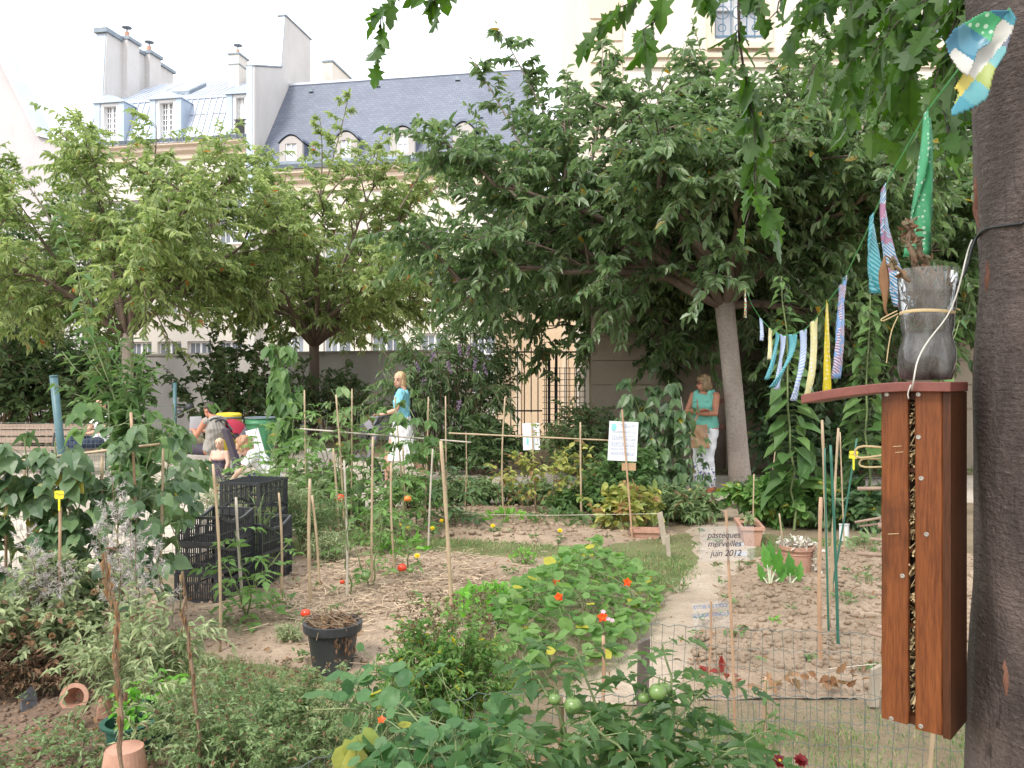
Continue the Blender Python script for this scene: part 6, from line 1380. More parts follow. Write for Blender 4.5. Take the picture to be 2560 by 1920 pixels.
# saucer with a tin, window box, troughs
sc = tag(MB().lathe(G(1478, 1325), [(0, .002), (.09, .002), (.115, .045), (.105, .045), (.085, .014), (0, .014)], 26).build('clay_saucer', M['pot_clay'], origin=G(1478, 1325)), 'round terracotta saucer on the far bed left of the notice cane', 'saucer')
M['tin'] = flatmat('tin', lin(.45, .46, .46), .35, .7)
c = G(1478, 1325); tag(MB().lathe(c + [.01, 0, .0145], [(.0, 0), (.04, 0), (.04, .05), (.036, .05), (.036, .01), (0, .01)], 18).build('tin_can', M['tin']), 'small grey tin standing in the clay saucer', 'tin')
def window_box(label, c, yaw, L_, wt, wb_, h, plant=True):
    root = thing('window_box', label, 'planter', c, 'terracotta troughs'); Rz = rotz(yaw); mb = MB(); t = .012
    def V(x, y, z): return np.asarray(c) + Rz @ np.array([x, y, z])
    def ring(w, l, z): return [V(x * w / 2, y * l / 2, z) for x, y in ((-1, -1), (1, -1), (1, 1), (-1, 1))]
    A, B, C_, D_ = ring(wb_, L_ - .06, 0), ring(wt, L_, h), ring(wt - 2 * t, L_ - 2 * t, h), ring(wb_ - 2 * t, L_ - .06 - 2 * t, .015)
    mb.add(A + B + C_ + D_, [[3, 2, 1, 0], [12, 13, 14, 15]] + [[i, (i + 1) % 4, 4 + (i + 1) % 4, 4 + i] for i in range(4)] + [[4 + i, 4 + (i + 1) % 4, 8 + (i + 1) % 4, 8 + i] for i in range(4)] + [[8 + i, 8 + (i + 1) % 4, 12 + (i + 1) % 4, 12 + i] for i in range(4)])
    mb.build('trough', M['pot_clay'], root)
    mb = MB()
    for (x0_, x1_, y0_, y1_) in ((-wt / 2 - .012, wt / 2 + .012, -L_ / 2 - .012, -L_ / 2 - .001), (-wt / 2 - .012, wt / 2 + .012, L_ / 2 + .001, L_ / 2 + .012), (-wt / 2 - .012, -wt / 2 - .001, -L_ / 2, L_ / 2), (wt / 2 + .001, wt / 2 + .012, -L_ / 2, L_ / 2)):
        mb.hexa([V(x, y, z) for z in (h - .03, h + .002) for x, y in ((x0_, y0_), (x1_, y0_), (x1_, y1_), (x0_, y1_))])
    mb.build('rim', M['pot_clay'], root)
    mb = MB(); q = ring(wt - 2 * t - .006, L_ - 2 * t - .006, h - .05); mb.add(q, [[0, 1, 2, 3]]); mb.build('soil', M['potting_soil'], root)
    if plant:
        rs = np.random.RandomState(2); ff = MB(); n = 26; leaves(ff, np.array([V(rs.uniform(-.05, .05), rs.uniform(-L_ / 2.5, L_ / 2.5), h + rs.uniform(-.02, .1)) for _ in range(n)]), rs.normal(0, 1, (n, 3)), [0, 0, 1], .06, .04, 'oval', rs=rs); ff.build('foliage', M['herb_leaf'], root)
window_box('terracotta window box lengthwise beside the earth path', G(1893, 1368) + [0, .28, 0], R(-8), .55, .20, .14, .19)
window_box('low terracotta trough under the yellowing plant', G(1618, 1350) + [0, .08, 0], R(82), .3, .14, .11, .10, False)
# white plastic label box, slate plate, yellow tags
M['white_plastic'] = flatmat('white_plastic', lin(.66, .66, .66), .4, var=.05)
wbx = thing('label_box', 'small white plastic box on a stick among the green canes', 'box', P(2110, 1353, 8.2) * [1, 1, 0])
mb = MB(); mb.hexa([P(px, py, Y) for py in (1353, 1313) for px, Y in ((2098, 8.2), (2119, 8.2), (2123, 8.32), (2103, 8.32))]); mb.build('box', M['white_plastic'], wbx)
mb = MB(); mb.hexa([P(px, py, Y) for py in (1312.5, 1309) for px, Y in ((2097, 8.19), (2120, 8.19), (2124, 8.33), (2102, 8.33))]); mb.build('lid', M['white_plastic'], wbx); mb = MB(); mb.tube([P(2110, 1400, 8.26) * [1, 1, 0], P(2110, 1353.5, 8.26)], .012, 6); mb.build('stick', M['stake_wood'], wbx)
M['slate_plate'] = pmat('slate_plate', lin(.05, .05, .055), lin(.09, .09, .10), 30, .7, .2)
a_, b_, c_, d_ = P(56, 1783, 3.95), P(92, 1776, 4.05), P(88, 1702, 4.16), P(50, 1742, 4.05); a_[2] = 0; b_[2] = 0
nn_ = nrm(np.cross(b_ - a_, d_ - a_)) * .006; mb = MB(); mb.prism([a_, b_, c_, d_], nn_, -nn_); tag(mb.build('slate_plate', M['slate_plate']), 'broken grey slate name plate leaning in the soil at the left', 'name plate')
M['tag_yellow'] = flatmat('tag_yellow', lin(.82, .66, .03), .45, var=.04); M['ink'] = flatmat('ink', lin(.03, .03, .05), .6)
M['ink_blue'] = flatmat('ink_blue', lin(.06, .18, .40), .6)
def text(name, s_, size, loc, rot, m, parent=None, shear=0.0, align='CENTER', mirror=False, space=1.0, bold=0.0):
    """Lettering: a flat text outline turned into a mesh. rot = 3x3 whose columns are right, up, towards the reader."""
    cu = bpy.data.curves.new(name, 'FONT'); cu.body = s_; cu.size = size; cu.align_x = align; cu.align_y = 'CENTER'; cu.shear = shear; cu.space_character = space; cu.offset = bold
    o = bpy.data.objects.new(name, cu); COL.objects.link(o)
    me = bpy.data.meshes.new_from_object(o.evaluated_get(bpy.context.evaluated_depsgraph_get())); bpy.data.objects.remove(o)
    n = len(me.vertices); v = np.empty(n * 3); me.vertices.foreach_get('co', v); v = v.reshape(-1, 3)
    if mirror: v[:, 0] *= -1
    mb = MB(); mb.add(v @ np.asarray(rot).T + np.asarray(loc), [list(p.vertices) for p in me.polygons]); bpy.data.meshes.remove(me)
    return mb.build(name, M[m], parent)
FACE = np.array([[1, 0, 0], [0, 0, -1], [0, 1, 0]], float)       # right = +x, up = +z, towards the camera = -y
def yaw_face(a): return rotz(a) @ FACE
def plant_tag(label, c, s_, word, foot, yaw=0.0, own=True):
    root = thing('plant_tag', label, 'plant tag', foot, 'yellow plant tags'); Fm = yaw_face(yaw); c = np.asarray(c)
    def V(x, y, z=0): return c + Fm @ np.array([x, y, z])
    out = [(-1, -.75), (-.8, -.95), (-.22, -.95), (-.2, -3.4), (0, -3.7), (.2, -3.4), (.22, -.95), (.8, -.95), (1, -.75), (1, .6), (.7, .8), (-.7, .8), (-1, .6)]
    mb = MB(); mb.prism([V(x * s_, y * s_) for x, y in out], Fm @ np.array([0, 0, .0012]), Fm @ np.array([0, 0, -.0012])); mb.build('tag', M['tag_yellow'], root)
    text('lettering', word, s_ * .8, V(0, 0, .0018), Fm, 'ink', root, .2)
    if own: mb = MB(); mb.tube([foot, V(0, -3.0 * s_, -.010)], .0075, 7); mb.build('stick', M['bamboo_red'], root)
f = P(147, 1420, 4.4); f[2] = 0; plant_tag('yellow plant tag on a thin stick before the left beans', P(148, 1236, 4.4), .024, 'Thym', f)
plant_tag('yellow plant tag hooked on the leaning green stake', P(2134, 1136, 5.0), .026, 'Tomate', P(2134, 1183, 5.0), own=False)
# crates
def crate(root, o3, ux, uy, w, d, h, flip=False):
    """Moulded crate with corner o3, axes ux (width), uy (depth): grid base, two end panels, two dipped side panels."""
    def bx(mb, a, b, c, e, f, g):
        if flip: f, g = h - g, h - f
        mb.hexa([o3 + ux * x + uy * y + np.array([0, 0, z]) for z in (f, g) for x, y in ((a, c), (b, c), (b, e), (a, e))])
    t = .012
    for y0, nm in ((0, 'end_panel'), (d - t, 'end_panel')):
        mb = MB()
        bx(mb, 0, w, y0 - .004, y0 + t + .004, h - .018, h); bx(mb, .0, .03, y0, y0 + t, 0, h - .018); bx(mb, w - .03, w, y0, y0 + t, 0, h - .018)
        bx(mb, .03, w - .03, y0, y0 + t, 0, .022); bx(mb, .03, w - .03, y0 + .001, y0 + t - .001, h * .36, h * .40); bx(mb, .03, w - .03, y0 + .001, y0 + t - .001, h * .68, h * .72)
        for k in range(1, 5): x = .03 + (w - .06) * k / 5; bx(mb, x - .004, x + .004, y0 + .002, y0 + t - .002, h * .72, h - .018)
        for k in range(1, 15): x = .03 + (w - .06) * k / 15; bx(mb, x - .0028, x + .0028, y0 + .002, y0 + t - .002, .022, h * .36); bx(mb, x - .0028, x + .0028, y0 + .002, y0 + t - .002, h * .40, h * .68)
        mb.build(nm, M['plastic_black'], root)
    for x0_ in (0, w - t):
        mb = MB(); y0, y1 = t + .005, d - t - .005
        bx(mb, x0_ + .001, x0_ + t - .001, y0, y1, 0, .022); bx(mb, x0_ + .001, x0_ + t - .001, y0, y1, h * .36, h * .40)
        n = 8; dip = lambda s_: h - .045 * h / .2 * min(1, 3.2 * min(s_, 1 - s_))
        for k in range(n):
            a, b = k / n, (k + 1) / n; za, zb_ = dip(a), dip(b); ya, yb = y0 + (y1 - y0) * a, y0 + (y1 - y0) * b
            v = [(x, y, z) for z0_ in (0, 1) for x, y, z in ((x0_ - .003, ya, za - .02 * (1 - z0_)), (x0_ + t + .003, ya, za - .02 * (1 - z0_)), (x0_ + t + .003, yb, zb_ - .02 * (1 - z0_)), (x0_ - .003, yb, zb_ - .02 * (1 - z0_)))]
            if flip: v = [(x, y, h - z) for x, y, z in v]
            mb.hexa([o3 + ux * x + uy * y + np.array([0, 0, z]) for x, y, z in v])
        for k in range(19):
            y = y0 + (y1 - y0) * k / 18; top = dip(k / 18) - .019; bx(mb, x0_ + .002, x0_ + t - .002, y - .0028, y + .0028, .022, h * .36); bx(mb, x0_ + .002, x0_ + t - .002, y - .0028, y + .0028, h * .40, top)
        mb.build('side_panel', M['plastic_black'], root)
    mb = MB()
    for k in range(9): x = t + (w - 2 * t) * k / 8; bx(mb, x - .004, x + .004, t, d - t, .003, .010)
    for k in range(13): y = t + (d - 2 * t) * k / 12; bx(mb, t, w - t, y - .004, y + .004, .0105, .016)
    mb.build('base_grid', M['plastic_black'], root)
uy = nrm(np.array([.108, .44, 0])); ux = np.array([uy[1], -uy[0], 0]); ux = nrm(ux - [0, .0, 0])
cA = np.array([-2.06, 5.86, 0]) - ux * .35
GC = 'black plastic vegetable crates'
labs = ['bottom crate of the nearest three-high black stack', 'middle crate of the nearest three-high black stack', 'top crate of the nearest black stack, seed packets inside']
hA = .205
for k in range(3):
    o3 = cA + ux * (.004 * (k - 1)) + uy * (.006 * (k % 2)) + [0, 0, .05 + k * (hA + .001) - .03]
    r_ = thing('plastic_crate', ['bottom black crate of the nearest stack, resting on soil', 'middle black crate of the nearest stack', 'topmost black crate of the nearest stack, open and empty'][k], 'crate', o3, GC); crate(r_, o3, ux, uy, .35, .46, hA)
cB = np.array([-1.885, 6.30, 0]) - ux * .32
for k in range(2):
    o3 = cB + [0, 0, .02 + k * .246]; r_ = thing('plastic_crate', ['lower black crate of the right-hand two-high stack', 'upper black crate of the right-hand stack with grass stems inside'][k], 'crate', o3, GC); crate(r_, o3, ux, uy, .32, .46, .245)
cC = np.array([P(552, 0, 6.95)[0], 6.92, 0])
for k in range(3):
    o3 = cC + [0, 0, .02 + k * .246]; r_ = thing('plastic_crate', ['lowest black crate of the rear stack behind the others', 'second black crate of the rear stack', 'upside-down black crate topping the rear stack'][k], 'crate', o3, GC); crate(r_, o3, ux, uy, .37, .46, .245, flip=(k == 2))
tuft('grass_tuft', 'grass stems growing up through the right-hand crates', 'weed', cB + ux * .16 + uy * .2, .14, .72, 40, .12, .006, 'lance', 'herb_leaf', 260)
# paper notices
M['paper'] = flatmat('paper', lin(.74, .76, .82), .6, var=.03); M['print_grey'] = flatmat('print_grey', lin(.30, .34, .42), .7); M['logo_teal'] = flatmat('logo_teal', lin(.24, .58, .56), .6); M['cork'] = flatmat('cork', lin(.42, .27, .15), .9)
def notice(label, px0, px1, py0, py1, Y, yaw, roll, print_, stick):
    c = P((px0 + px1) / 2, (py0 + py1) / 2, Y); w = (px1 - px0) / F_PX * Y / math.cos(yaw); h = (py1 - py0) / F_PX * Y
    Fm = rotz(yaw) @ roty(roll) @ FACE; root = thing('paper_notice', label, 'notice', stick[1])
    def V(x, y, z=0): return c + Fm @ np.array([x * w / 2, y * h / 2, z])
    mb = MB(); n = 6
    v = [V(-1 + 2 * i / n, s_, .003 * math.sin(3.1 * i / n) + zz) for zz in (.001, -.001) for s_ in (-1, 1) for i in range(n + 1)]; k = n + 1
    f = [[i, i + 1, k + i + 1, k + i] for i in range(n)] + [[2 * k + i + 1, 2 * k + i, 3 * k + i, 3 * k + i + 1] for i in range(n)] + [[i + 1, i, 2 * k + i, 2 * k + i + 1] for i in range(n)] + [[k + i, k + i + 1, 3 * k + i + 1, 3 * k + i] for i in range(n)] + [[0, k, 3 * k, 2 * k], [k - 1, 3 * k - 1, 4 * k - 1, 2 * k - 1]]
    mb.add(v, f); mb.build('sheet', M['paper'], root)
    if print_:
        mb = MB(); rs = np.random.RandomState(5); y = .86
        rows = [(.84, -.35, .8), (.77, -.2, .86), (.70, -.1, .7)] + [(y_, -.82, .86 if j % 4 < 3 else .1) for j, y_ in enumerate(np.concatenate([np.arange(.50, .38, -.06), np.arange(.26, .02, -.065), np.arange(-.08, -.3, -.06), np.arange(-.38, -.5, -.06), np.arange(-.58, -.75, -.06)]))]
        for y_, a, b in rows:
            x = a
            while x < b:
                l = rs.uniform(.05, .17); e = min(x + l, b); mb.add([V(x, y_ - .014, .0052), V(e, y_ - .014, .0052), V(e, y_ + .014, .0052), V(x, y_ + .014, .0052)], [[0, 1, 2, 3]]); x = e + .035
        mb.build('printed_lines', M['print_grey'], root)
    mb = MB()
    if print_: mb.prism([V(x, y_, .005) for x, y_ in ((-.86, .56), (-.62, .52), (-.5, .62), (-.52, .8), (-.6, .88), (-.84, .86))], Fm @ np.array([0, 0, .0006]), Fm @ np.array([0, 0, 0]))
    else: mb.prism([V(x, y_, .005) for x, y_ in ((-.6, -.5), (-.35, -.7), (-.3, -.2), (-.5, .1))], Fm @ np.array([0, 0, .0006]), Fm @ np.array([0, 0, 0]))
    mb.build('emblem', M['logo_teal'], root)
    mb = MB(); mb.tube([np.asarray(stick[1]), np.asarray(stick[0])], .0095, 8); mb.build('stick', M['bamboo_red' if print_ else 'bamboo'], root)
    if print_:
        mb = MB(); cc = P(1572, 1167, Y + .01); mb.box(cc, (.14, .015, .075)); mb.build('wooden_tag', M['cork'], root)
f = G(1581, 1350); notice('large white printed notice with teal emblem on a cane', 1521, 1594, 1054, 1152, f[1] + .02, R(5), R(3), True, (P(1555, 1024, f[1] - .02), f))
f = G(1340, 1285); notice('smaller pale notice on a cane in front of the gate', 1307, 1349, 1058, 1125, f[1] + .02, R(-8), R(-2), False, (P(1328, 1032, f[1] - .02), f))
# clear plastic signs with handwriting
def clear_plastic():
    m, nt, b = newmat('clear_plastic'); nt.nodes.remove(b)
    tr = nt.nodes.new('ShaderNodeBsdfTransparent'); gl = nt.nodes.new('ShaderNodeBsdfGlossy'); df = nt.nodes.new('ShaderNodeBsdfDiffuse'); gl.inputs['Roughness'].default_value = .15; df.inputs[0].default_value = lin(.75, .78, .8)
    n1 = noise(nt, 3, 2, .5); fr = nt.nodes.new('ShaderNodeFresnel'); fr.inputs[0].default_value = 1.15
    mp = nt.nodes.new('ShaderNodeMapRange'); mp.inputs[3].default_value = .05; mp.inputs[4].default_value = .13; nt.links.new(n1, mp.inputs[0])
    a = nt.nodes.new('ShaderNodeMixShader'); nt.links.new(mp.outputs[0], a.inputs[0]); nt.links.new(tr.outputs[0], a.inputs[1]); nt.links.new(df.outputs[0], a.inputs[2])
    c = nt.nodes.new('ShaderNodeMixShader'); nt.links.new(fr.outputs[0], c.inputs[0]); nt.links.new(a.outputs[0], c.inputs[1]); nt.links.new(gl.outputs[0], c.inputs[2])
    nt.links.new(c.outputs[0], nt.nodes['Material Output'].inputs[0]); return m
M['clear_plastic'] = clear_plastic()
def clear_sign(label, corners, Y, lines_, m, mirror, foot, top, size, yaw, strips=(), tilt=0.0):
    root = thing('clear_sign', label, 'sign', foot); px0, px1, py0, py1 = corners; c = P((px0 + px1) / 2, (py0 + py1) / 2, Y); w = (px1 - px0) / F_PX * Y; h = (py1 - py0) / F_PX * Y
    Fm = rotz(yaw) @ roty(tilt) @ FACE
    def V(x, y, z=0): return c + Fm @ np.array([x * w / 2, y * h / 2, z])
    mb = MB(); mb.prism([V(-1, -1), V(1, -.96), V(.97, 1), V(-.98, .98)], Fm @ np.array([0, 0, .0008]), Fm @ np.array([0, 0, -.0008])); mb.build('sheet', M['clear_plastic'], root)
    for s_, x, y in lines_: text('lettering', s_, size, V(x, y, .0016), Fm, m, root, .25, mirror=mirror, space=.95)
    for x, y, a, b in strips: mb = MB(); mb.add([V(x - a, y - b, -.0012), V(x + a, y - b, -.0012), V(x + a, y + b, -.0012), V(x - a, y + b, -.0012)], [[0, 1, 2, 3]]); mb.build('white_strip', M['paper'], root)
    mb = MB(); mb.tube(line([foot, (np.asarray(foot) + top) / 2 + [.006, 0, 0], top], 9), .0055, 8); mb.build('stick', M['bamboo_red'], root)
f = np.array([P(1842, 0, 3.2)[0], 3.2, 0]); clear_sign('clear plastic sign reading pastèques merveilles juin 2012 on a tall cane', (1747, 1888, 1315, 1402), 3.185, [('pastèques', -.12, .48), ('merveilles', -.1, -.02), ('juin 2012', -.05, -.56)], 'ink', False, f, P(1815, 1275, 3.2), .034, R(4), [(.45, -.06, .16, .1), (.5, -.6, .22, .13)])
f = G(1771, 1712); clear_sign('clear plastic sign with mirrored blue capitals on a short cane', (1732, 1826, 1502, 1572), f[1] + .02, [('CÔTE DE BETTE', 0, .6), ('À CARDE ROUGE', 0, 0)], 'ink_blue', True, f, P(1778, 1502, f[1] - .01), .026, R(-6), (), R(-6))
# ================================================================ people and what is around them
def skinmat(name, c):
    m, nt, b = newmat(name); col = ramp2(nt, noise(nt, 9, 3), tuple(k * .88 for k in c[:3]) + (1,), tuple(min(1, k * 1.08) for k in c[:3]) + (1,)); nt.links.new(col, b.inputs['Base Color'])
    b.inputs['Roughness'].default_value = .55; b.inputs['Subsurface Weight'].default_value = .08; b.inputs['Subsurface Radius'].default_value = (.02, .008, .004); return m
M['skin'] = skinmat('skin', lin(.55, .32, .22)); M['skin_tan'] = skinmat('skin_tan', lin(.46, .20, .12)); M['skin_pale'] = skinmat('skin_pale', lin(.52, .32, .235))
def clothmat(name, c1, c2=None, sc=40): return pmat(name, c1, c2 or tuple(k * .85 for k in c1[:3]) + (1,), 6, .85, .25, bscale=sc, bdist=.004, fine=.08)
M['turquoise_tee'] = clothmat('turquoise_tee', lin(.22, .56, .68)); M['turquoise_top'] = clothmat('turquoise_top', lin(.18, .52, .42)); M['white_cloth'] = clothmat('white_cloth', lin(.78, .78, .80)); M['grey_cloth'] = clothmat('grey_cloth', lin(.30, .28, .25)); M['denim'] = clothmat('denim', lin(.02, .035, .07)); M['dark_cloth'] = clothmat('dark_cloth', lin(.05, .04, .06)); M['leather'] = pmat('leather', lin(.34, .20, .11), lin(.42, .26, .15), 12, .5, .2); M['boot'] = pmat('boot', lin(.42, .12, .05), lin(.52, .18, .08), 12, .5, .2)
def floral():
    m, nt, b = newmat('floral_trousers'); v = nt.nodes.new('ShaderNodeTexVoronoi'); v.inputs['Scale'].default_value = 22; tc = nt.nodes.new('ShaderNodeTexCoord'); nt.links.new(tc.outputs['Object'], v.inputs['Vector'])
    sp = nt.nodes.new('ShaderNodeSeparateXYZ'); nt.links.new(tc.outputs['Object'], sp.inputs[0])
    f1 = ramp2(nt, v.outputs['Distance'], (1, 1, 1, 1), (0, 0, 0, 1), .36, .40); f2 = ramp2(nt, sp.outputs['Z'], (1, 1, 1, 1), (0, 0, 0, 1), .38, .46)
    mul = nt.nodes.new('ShaderNodeMath'); mul.operation = 'MULTIPLY'; nt.links.new(f1, mul.inputs[0]); nt.links.new(f2, mul.inputs[1])
    nt.links.new(mixc(nt, mul.outputs[0], lin(.76, .77, .80), lin(.08, .09, .28)), b.inputs['Base Color']); b.inputs['Roughness'].default_value = .85; return m
M['floral_trousers'] = floral()
def hairmat(name, c1, c2): return pmat(name, c1, c2, 30, .5, .4, vec=(1, 1, .12), fine=.35, bscale=60)
M['hair_blond'] = hairmat('hair_blond', lin(.42, .27, .13), lin(.62, .45, .25)); M['hair_bob'] = hairmat('hair_bob', lin(.11, .065, .035), lin(.36, .25, .13)); M['hair_dark'] = hairmat('hair_dark', lin(.018, .012, .010), lin(.05, .032, .025)); M['hair_curly'] = hairmat('hair_curly', lin(.26, .13, .07), lin(.44, .25, .14)); M['hair_toddler'] = hairmat('hair_toddler', lin(.45, .28, .16), lin(.60, .42, .27))
M['lens_dark'] = flatmat('lens_dark', lin(.01, .01, .012), .15); M['lips'] = flatmat('lips', lin(.40, .13, .11), .5); M['strap_black'] = flatmat('strap_black', lin(.012, .012, .014), .6)
def crumple(me, amp, fq, ax=(1, 1, 1)):
    n = len(me.vertices); v = np.empty(n * 3); me.vertices.foreach_get('co', v); v = v.reshape(-1, 3); nn = np.empty(n * 3); me.vertex_normals.foreach_get('vector', nn); nn = nn.reshape(-1, 3); q = v * fq * np.array(ax)
    d = np.sin(q[:, 0] + .8 * q[:, 2] + 1.5 * np.sin(q[:, 1] * .6)) + np.sin(1.7 * q[:, 1] - 1.1 * q[:, 2] + 2 * np.sin(q[:, 0] * .5)) + .7 * np.sin(2.9 * q[:, 0] + 2.3 * q[:, 1] + .5 * q[:, 2])
    me.vertices.foreach_set('co', (v + nn * (amp * d)[:, None]).ravel()); me.update()
def remesh(mb, name, m, parent, vox=.010, smooth=3, inv=None):
    o = mb.build(name, m, parent); md = o.modifiers.new('r', 'REMESH'); md.mode = 'VOXEL'; md.voxel_size = vox
    sm = o.modifiers.new('s', 'SMOOTH'); sm.iterations = smooth; sm.factor = .5
    dg = bpy.context.evaluated_depsgraph_get(); me = bpy.data.meshes.new_from_object(o.evaluated_get(dg)); o.modifiers.clear(); old = o.data; o.data = me; bpy.data.meshes.remove(old); me.name = name
    me.polygons.foreach_set('use_smooth', np.ones(len(me.polygons), bool))
    if name not in ('body', 'boot'): crumple(me, .0042, 34)
    return o
def human(label, pos, yaw, J, scale=1.0, skin='skin', group=None, head_yaw=0.0, head_pitch=0.0, girth=1.0, face=True, vox=.010):
    """J: joints in body axes (x right, y forward, z up, metres at scale 1). Returns the person, the axes map and the tubes for clothes."""
    pos = np.asarray(pos, float); Rz = rotz(yaw)
    def Wd(p): return pos + Rz @ (np.asarray(p, float) * scale)
    root = thing('person', label, 'person', pos, group); rx_ = Rz @ np.array([1.0, 0, 0]); mb = MB(); s_ = scale
    K = {k: Wd(v) for k, v in J.items()}
    T = dict(torso=[K['pelvis'] - (K['waist'] - K['pelvis']) * .55, K['pelvis'], K['waist'], K['chest'], K['upper'], K['neck']], tr=np.array([[.125, .095], [.168, .115], [.135, .10], [.158, .115], [.150, .085], [.06, .055]]) * s_ * girth)
    mb.tube(np.array(T['torso']), T['tr'], 18, ref=rx_)
    mb.tube([K['neck'] - (K['head'] - K['neck']) * .2, K['neck'], K['head']], np.array([.056, .05, .05]) * s_, 12)
    hp = Rz @ rotz(head_yaw) @ rotx(head_pitch)
    def H(p): return K['head'] + hp @ (np.asarray(p, float) * s_)
    mb.ball(H((0, -.008, .035)), np.array([.074, .094, .098]) * s_, 16, 12, rot=hp); mb.ball(H((0, .022, -.035)), np.array([.058, .068, .075]) * s_, 14, 10, rot=hp)
    mb.ball(H((0, .102, -.018)), np.array([.013, .02, .018]) * s_, 8, 6, rot=hp); mb.tube([H((0, .088, .015)), H((0, .108, -.018))], np.array([.009, .013]) * s_, 8)
    for q in (-1, 1): mb.ball(H((q * .074, -.012, -.005)), np.array([.012, .022, .032]) * s_, 8, 6, rot=hp)
    lr = {}
    for sd in 'lr':
        a = [K['sh_' + sd], K['el_' + sd], K['wr_' + sd]]; p = np.concatenate([np.linspace(a[0], a[1], 4), np.linspace(a[1], a[2], 4)[1:]]); r = np.array([.052, .046, .041, .038, .037, .032, .025]) * s_ * girth
        mb.tube(p, r, 12); mb.ball(a[0], .055 * s_ * girth, 10, 8); mb.ball(a[1], .038 * s_ * girth, 8, 6)
        d = nrm(K['ha_' + sd] - a[2]); side = nrm(np.cross(d, [0.1, 0.2, 1.0])); nrm_ = np.cross(side, d)
        mb.tube([a[2] - d * .01, a[2] + d * .045 * s_, a[2] + d * .085 * s_], np.array([[.026, .018], [.04, .017], [.038, .014]]) * s_, 10, ref=side)
        for q in range(4):
            b0 = a[2] + d * .08 * s_ + side * (q - 1.5) * .019 * s_; L_ = (.07, .08, .075, .058)[q] * s_; mb.tube([b0 - d * .02 * s_, b0, b0 + d * L_ * .5 - nrm_ * .008 * s_, b0 + d * L_ * .85 - nrm_ * .03 * s_], np.array([.0095, .0095, .0088, .007]) * s_, 6)
        b0 = a[2] + d * .03 * s_ + side * -.034 * s_; mb.tube([b0, b0 - side * .028 * s_ + d * .03 * s_, b0 - side * .03 * s_ + d * .062 * s_ - nrm_ * .01 * s_], np.array([.012, .0105, .008]) * s_, 6)
        h = [K['hip_' + sd], K['kn_' + sd], K['an_' + sd]]; p2 = np.concatenate([np.linspace(h[0], h[1], 5), np.linspace(h[1], h[2], 5)[1:]]); r2 = np.array([.088, .082, .072, .062, .055, .054, .056, .045, .036]) * s_ * girth
        mb.tube(p2, r2, 14); mb.ball(h[1], .056 * s_ * girth, 10, 8); mb.ball(h[0], .09 * s_ * girth, 10, 8)
        t = K['toe_' + sd]; fd = nrm((t - h[2]) * [1, 1, 0]); heel = h[2] - fd * .045 * s_; heel[2] = max(t[2], 0) + .028 * s_
        mb.tube([heel - fd * .01 * s_, heel + fd * .06 * s_ + [0, 0, .012 * s_], t + [0, 0, .012 * s_] - fd * .06 * s_, t + [0, 0, .005 * s_]], np.array([[.03, .026], [.036, .034], [.042, .024], [.03, .014]]) * s_, 10, ref=np.cross(fd, [0, 0, 1.0])); mb.ball(h[2], .037 * s_, 8, 6)
        T['arm_' + sd] = (p, r); T['leg_' + sd] = (p2, r2); T['foot_' + sd] = (heel, t, fd)
    body = remesh(mb, 'body', M[skin], root, vox * max(s_, .6))
    if face:
        for q in (-1, 1):
            e = MB(); e.ball(H((q * .031, .078, .012)), np.array([.014, .010, .008]) * s_, 8, 6, rot=hp); e.build('eye', M['lens_dark'], root)
            e = MB(); e.tube([H((q * .015, .090, .036)), H((q * .033, .088, .041)), H((q * .05, .076, .035))], .0042 * s_, 5); e.build('eyebrow', M['hair_dark'], root)
        e = MB(); e.ball(H((0, .082, -.062)), np.array([.024, .012, .008]) * s_, 8, 6, rot=hp); e.build('mouth', M['lips'], root)
    return root, Wd, H, K, T, hp
def off_tube(mb, pr, a, b, o, sides=14, flare=0.0):
    p, r = pr; p, r = p[a:b], r[a:b] + o + flare * np.linspace(0, 1, b - a); mb.tube(p, r, sides)
def torso_shell(mb, T, a, b, o, root_x):
    mb.tube(np.array(T['torso'][a:b]), T['tr'][a:b] + o, 18, ref=root_x)
    if b == 5: u, n_ = T['torso'][4], T['torso'][5]; k = T['tr'][4][0] / .15; mb.tube([u - (n_ - u) * .3, u, u + (n_ - u) * .45], np.array([[.15, .09], [.145, .085], [.088, .07]]) * k + o, 16, ref=root_x)
def hair_cap(root, H, hp, s_, m, pieces, name='hair', vox=.012):
    mb = MB()
    for c, r in pieces: mb.ball(H(c), np.array(r) * s_, 14, 10, rot=hp)
    o = mb.build(name, M[m], root)
    md = o.modifiers.new('r', 'REMESH'); md.mode = 'VOXEL'; md.voxel_size = vox * s_; sm = o.modifiers.new('s', 'SMOOTH'); sm.iterations = 2
    me = bpy.data.meshes.new_from_object(o.evaluated_get(bpy.context.evaluated_depsgraph_get())); o.modifiers.clear(); old = o.data; o.data = me; bpy.data.meshes.remove(old); me.polygons.foreach_set('use_smooth', np.ones(len(me.polygons), bool)); crumple(me, .0035 * s_, 110, (1, 1, .18)); return o
STAND = dict(pelvis=(0, 0, .93), waist=(0, .0, 1.08), chest=(0, .01, 1.24), upper=(0, -.01, 1.38), neck=(0, -.005, 1.445), head=(0, .025, 1.545), sh_l=(-.17, -.01, 1.375), sh_r=(.17, -.01, 1.375),
             el_l=(-.2, -.02, 1.1), el_r=(.2, -.02, 1.1), wr_l=(-.2, .06, .87), wr_r=(.2, .06, .87), ha_l=(-.2, .1, .8), ha_r=(.2, .1, .8), hip_l=(-.09, 0, .9), hip_r=(.09, 0, .9), kn_l=(-.095, .02, .49), kn_r=(.095, .02, .49), an_l=(-.095, -.02, .08), an_r=(.095, -.02, .08), toe_l=(-.11, .13, .012), toe_r=(.11, .13, .012))
def pose(**k): d = dict(STAND); d.update(k); return d
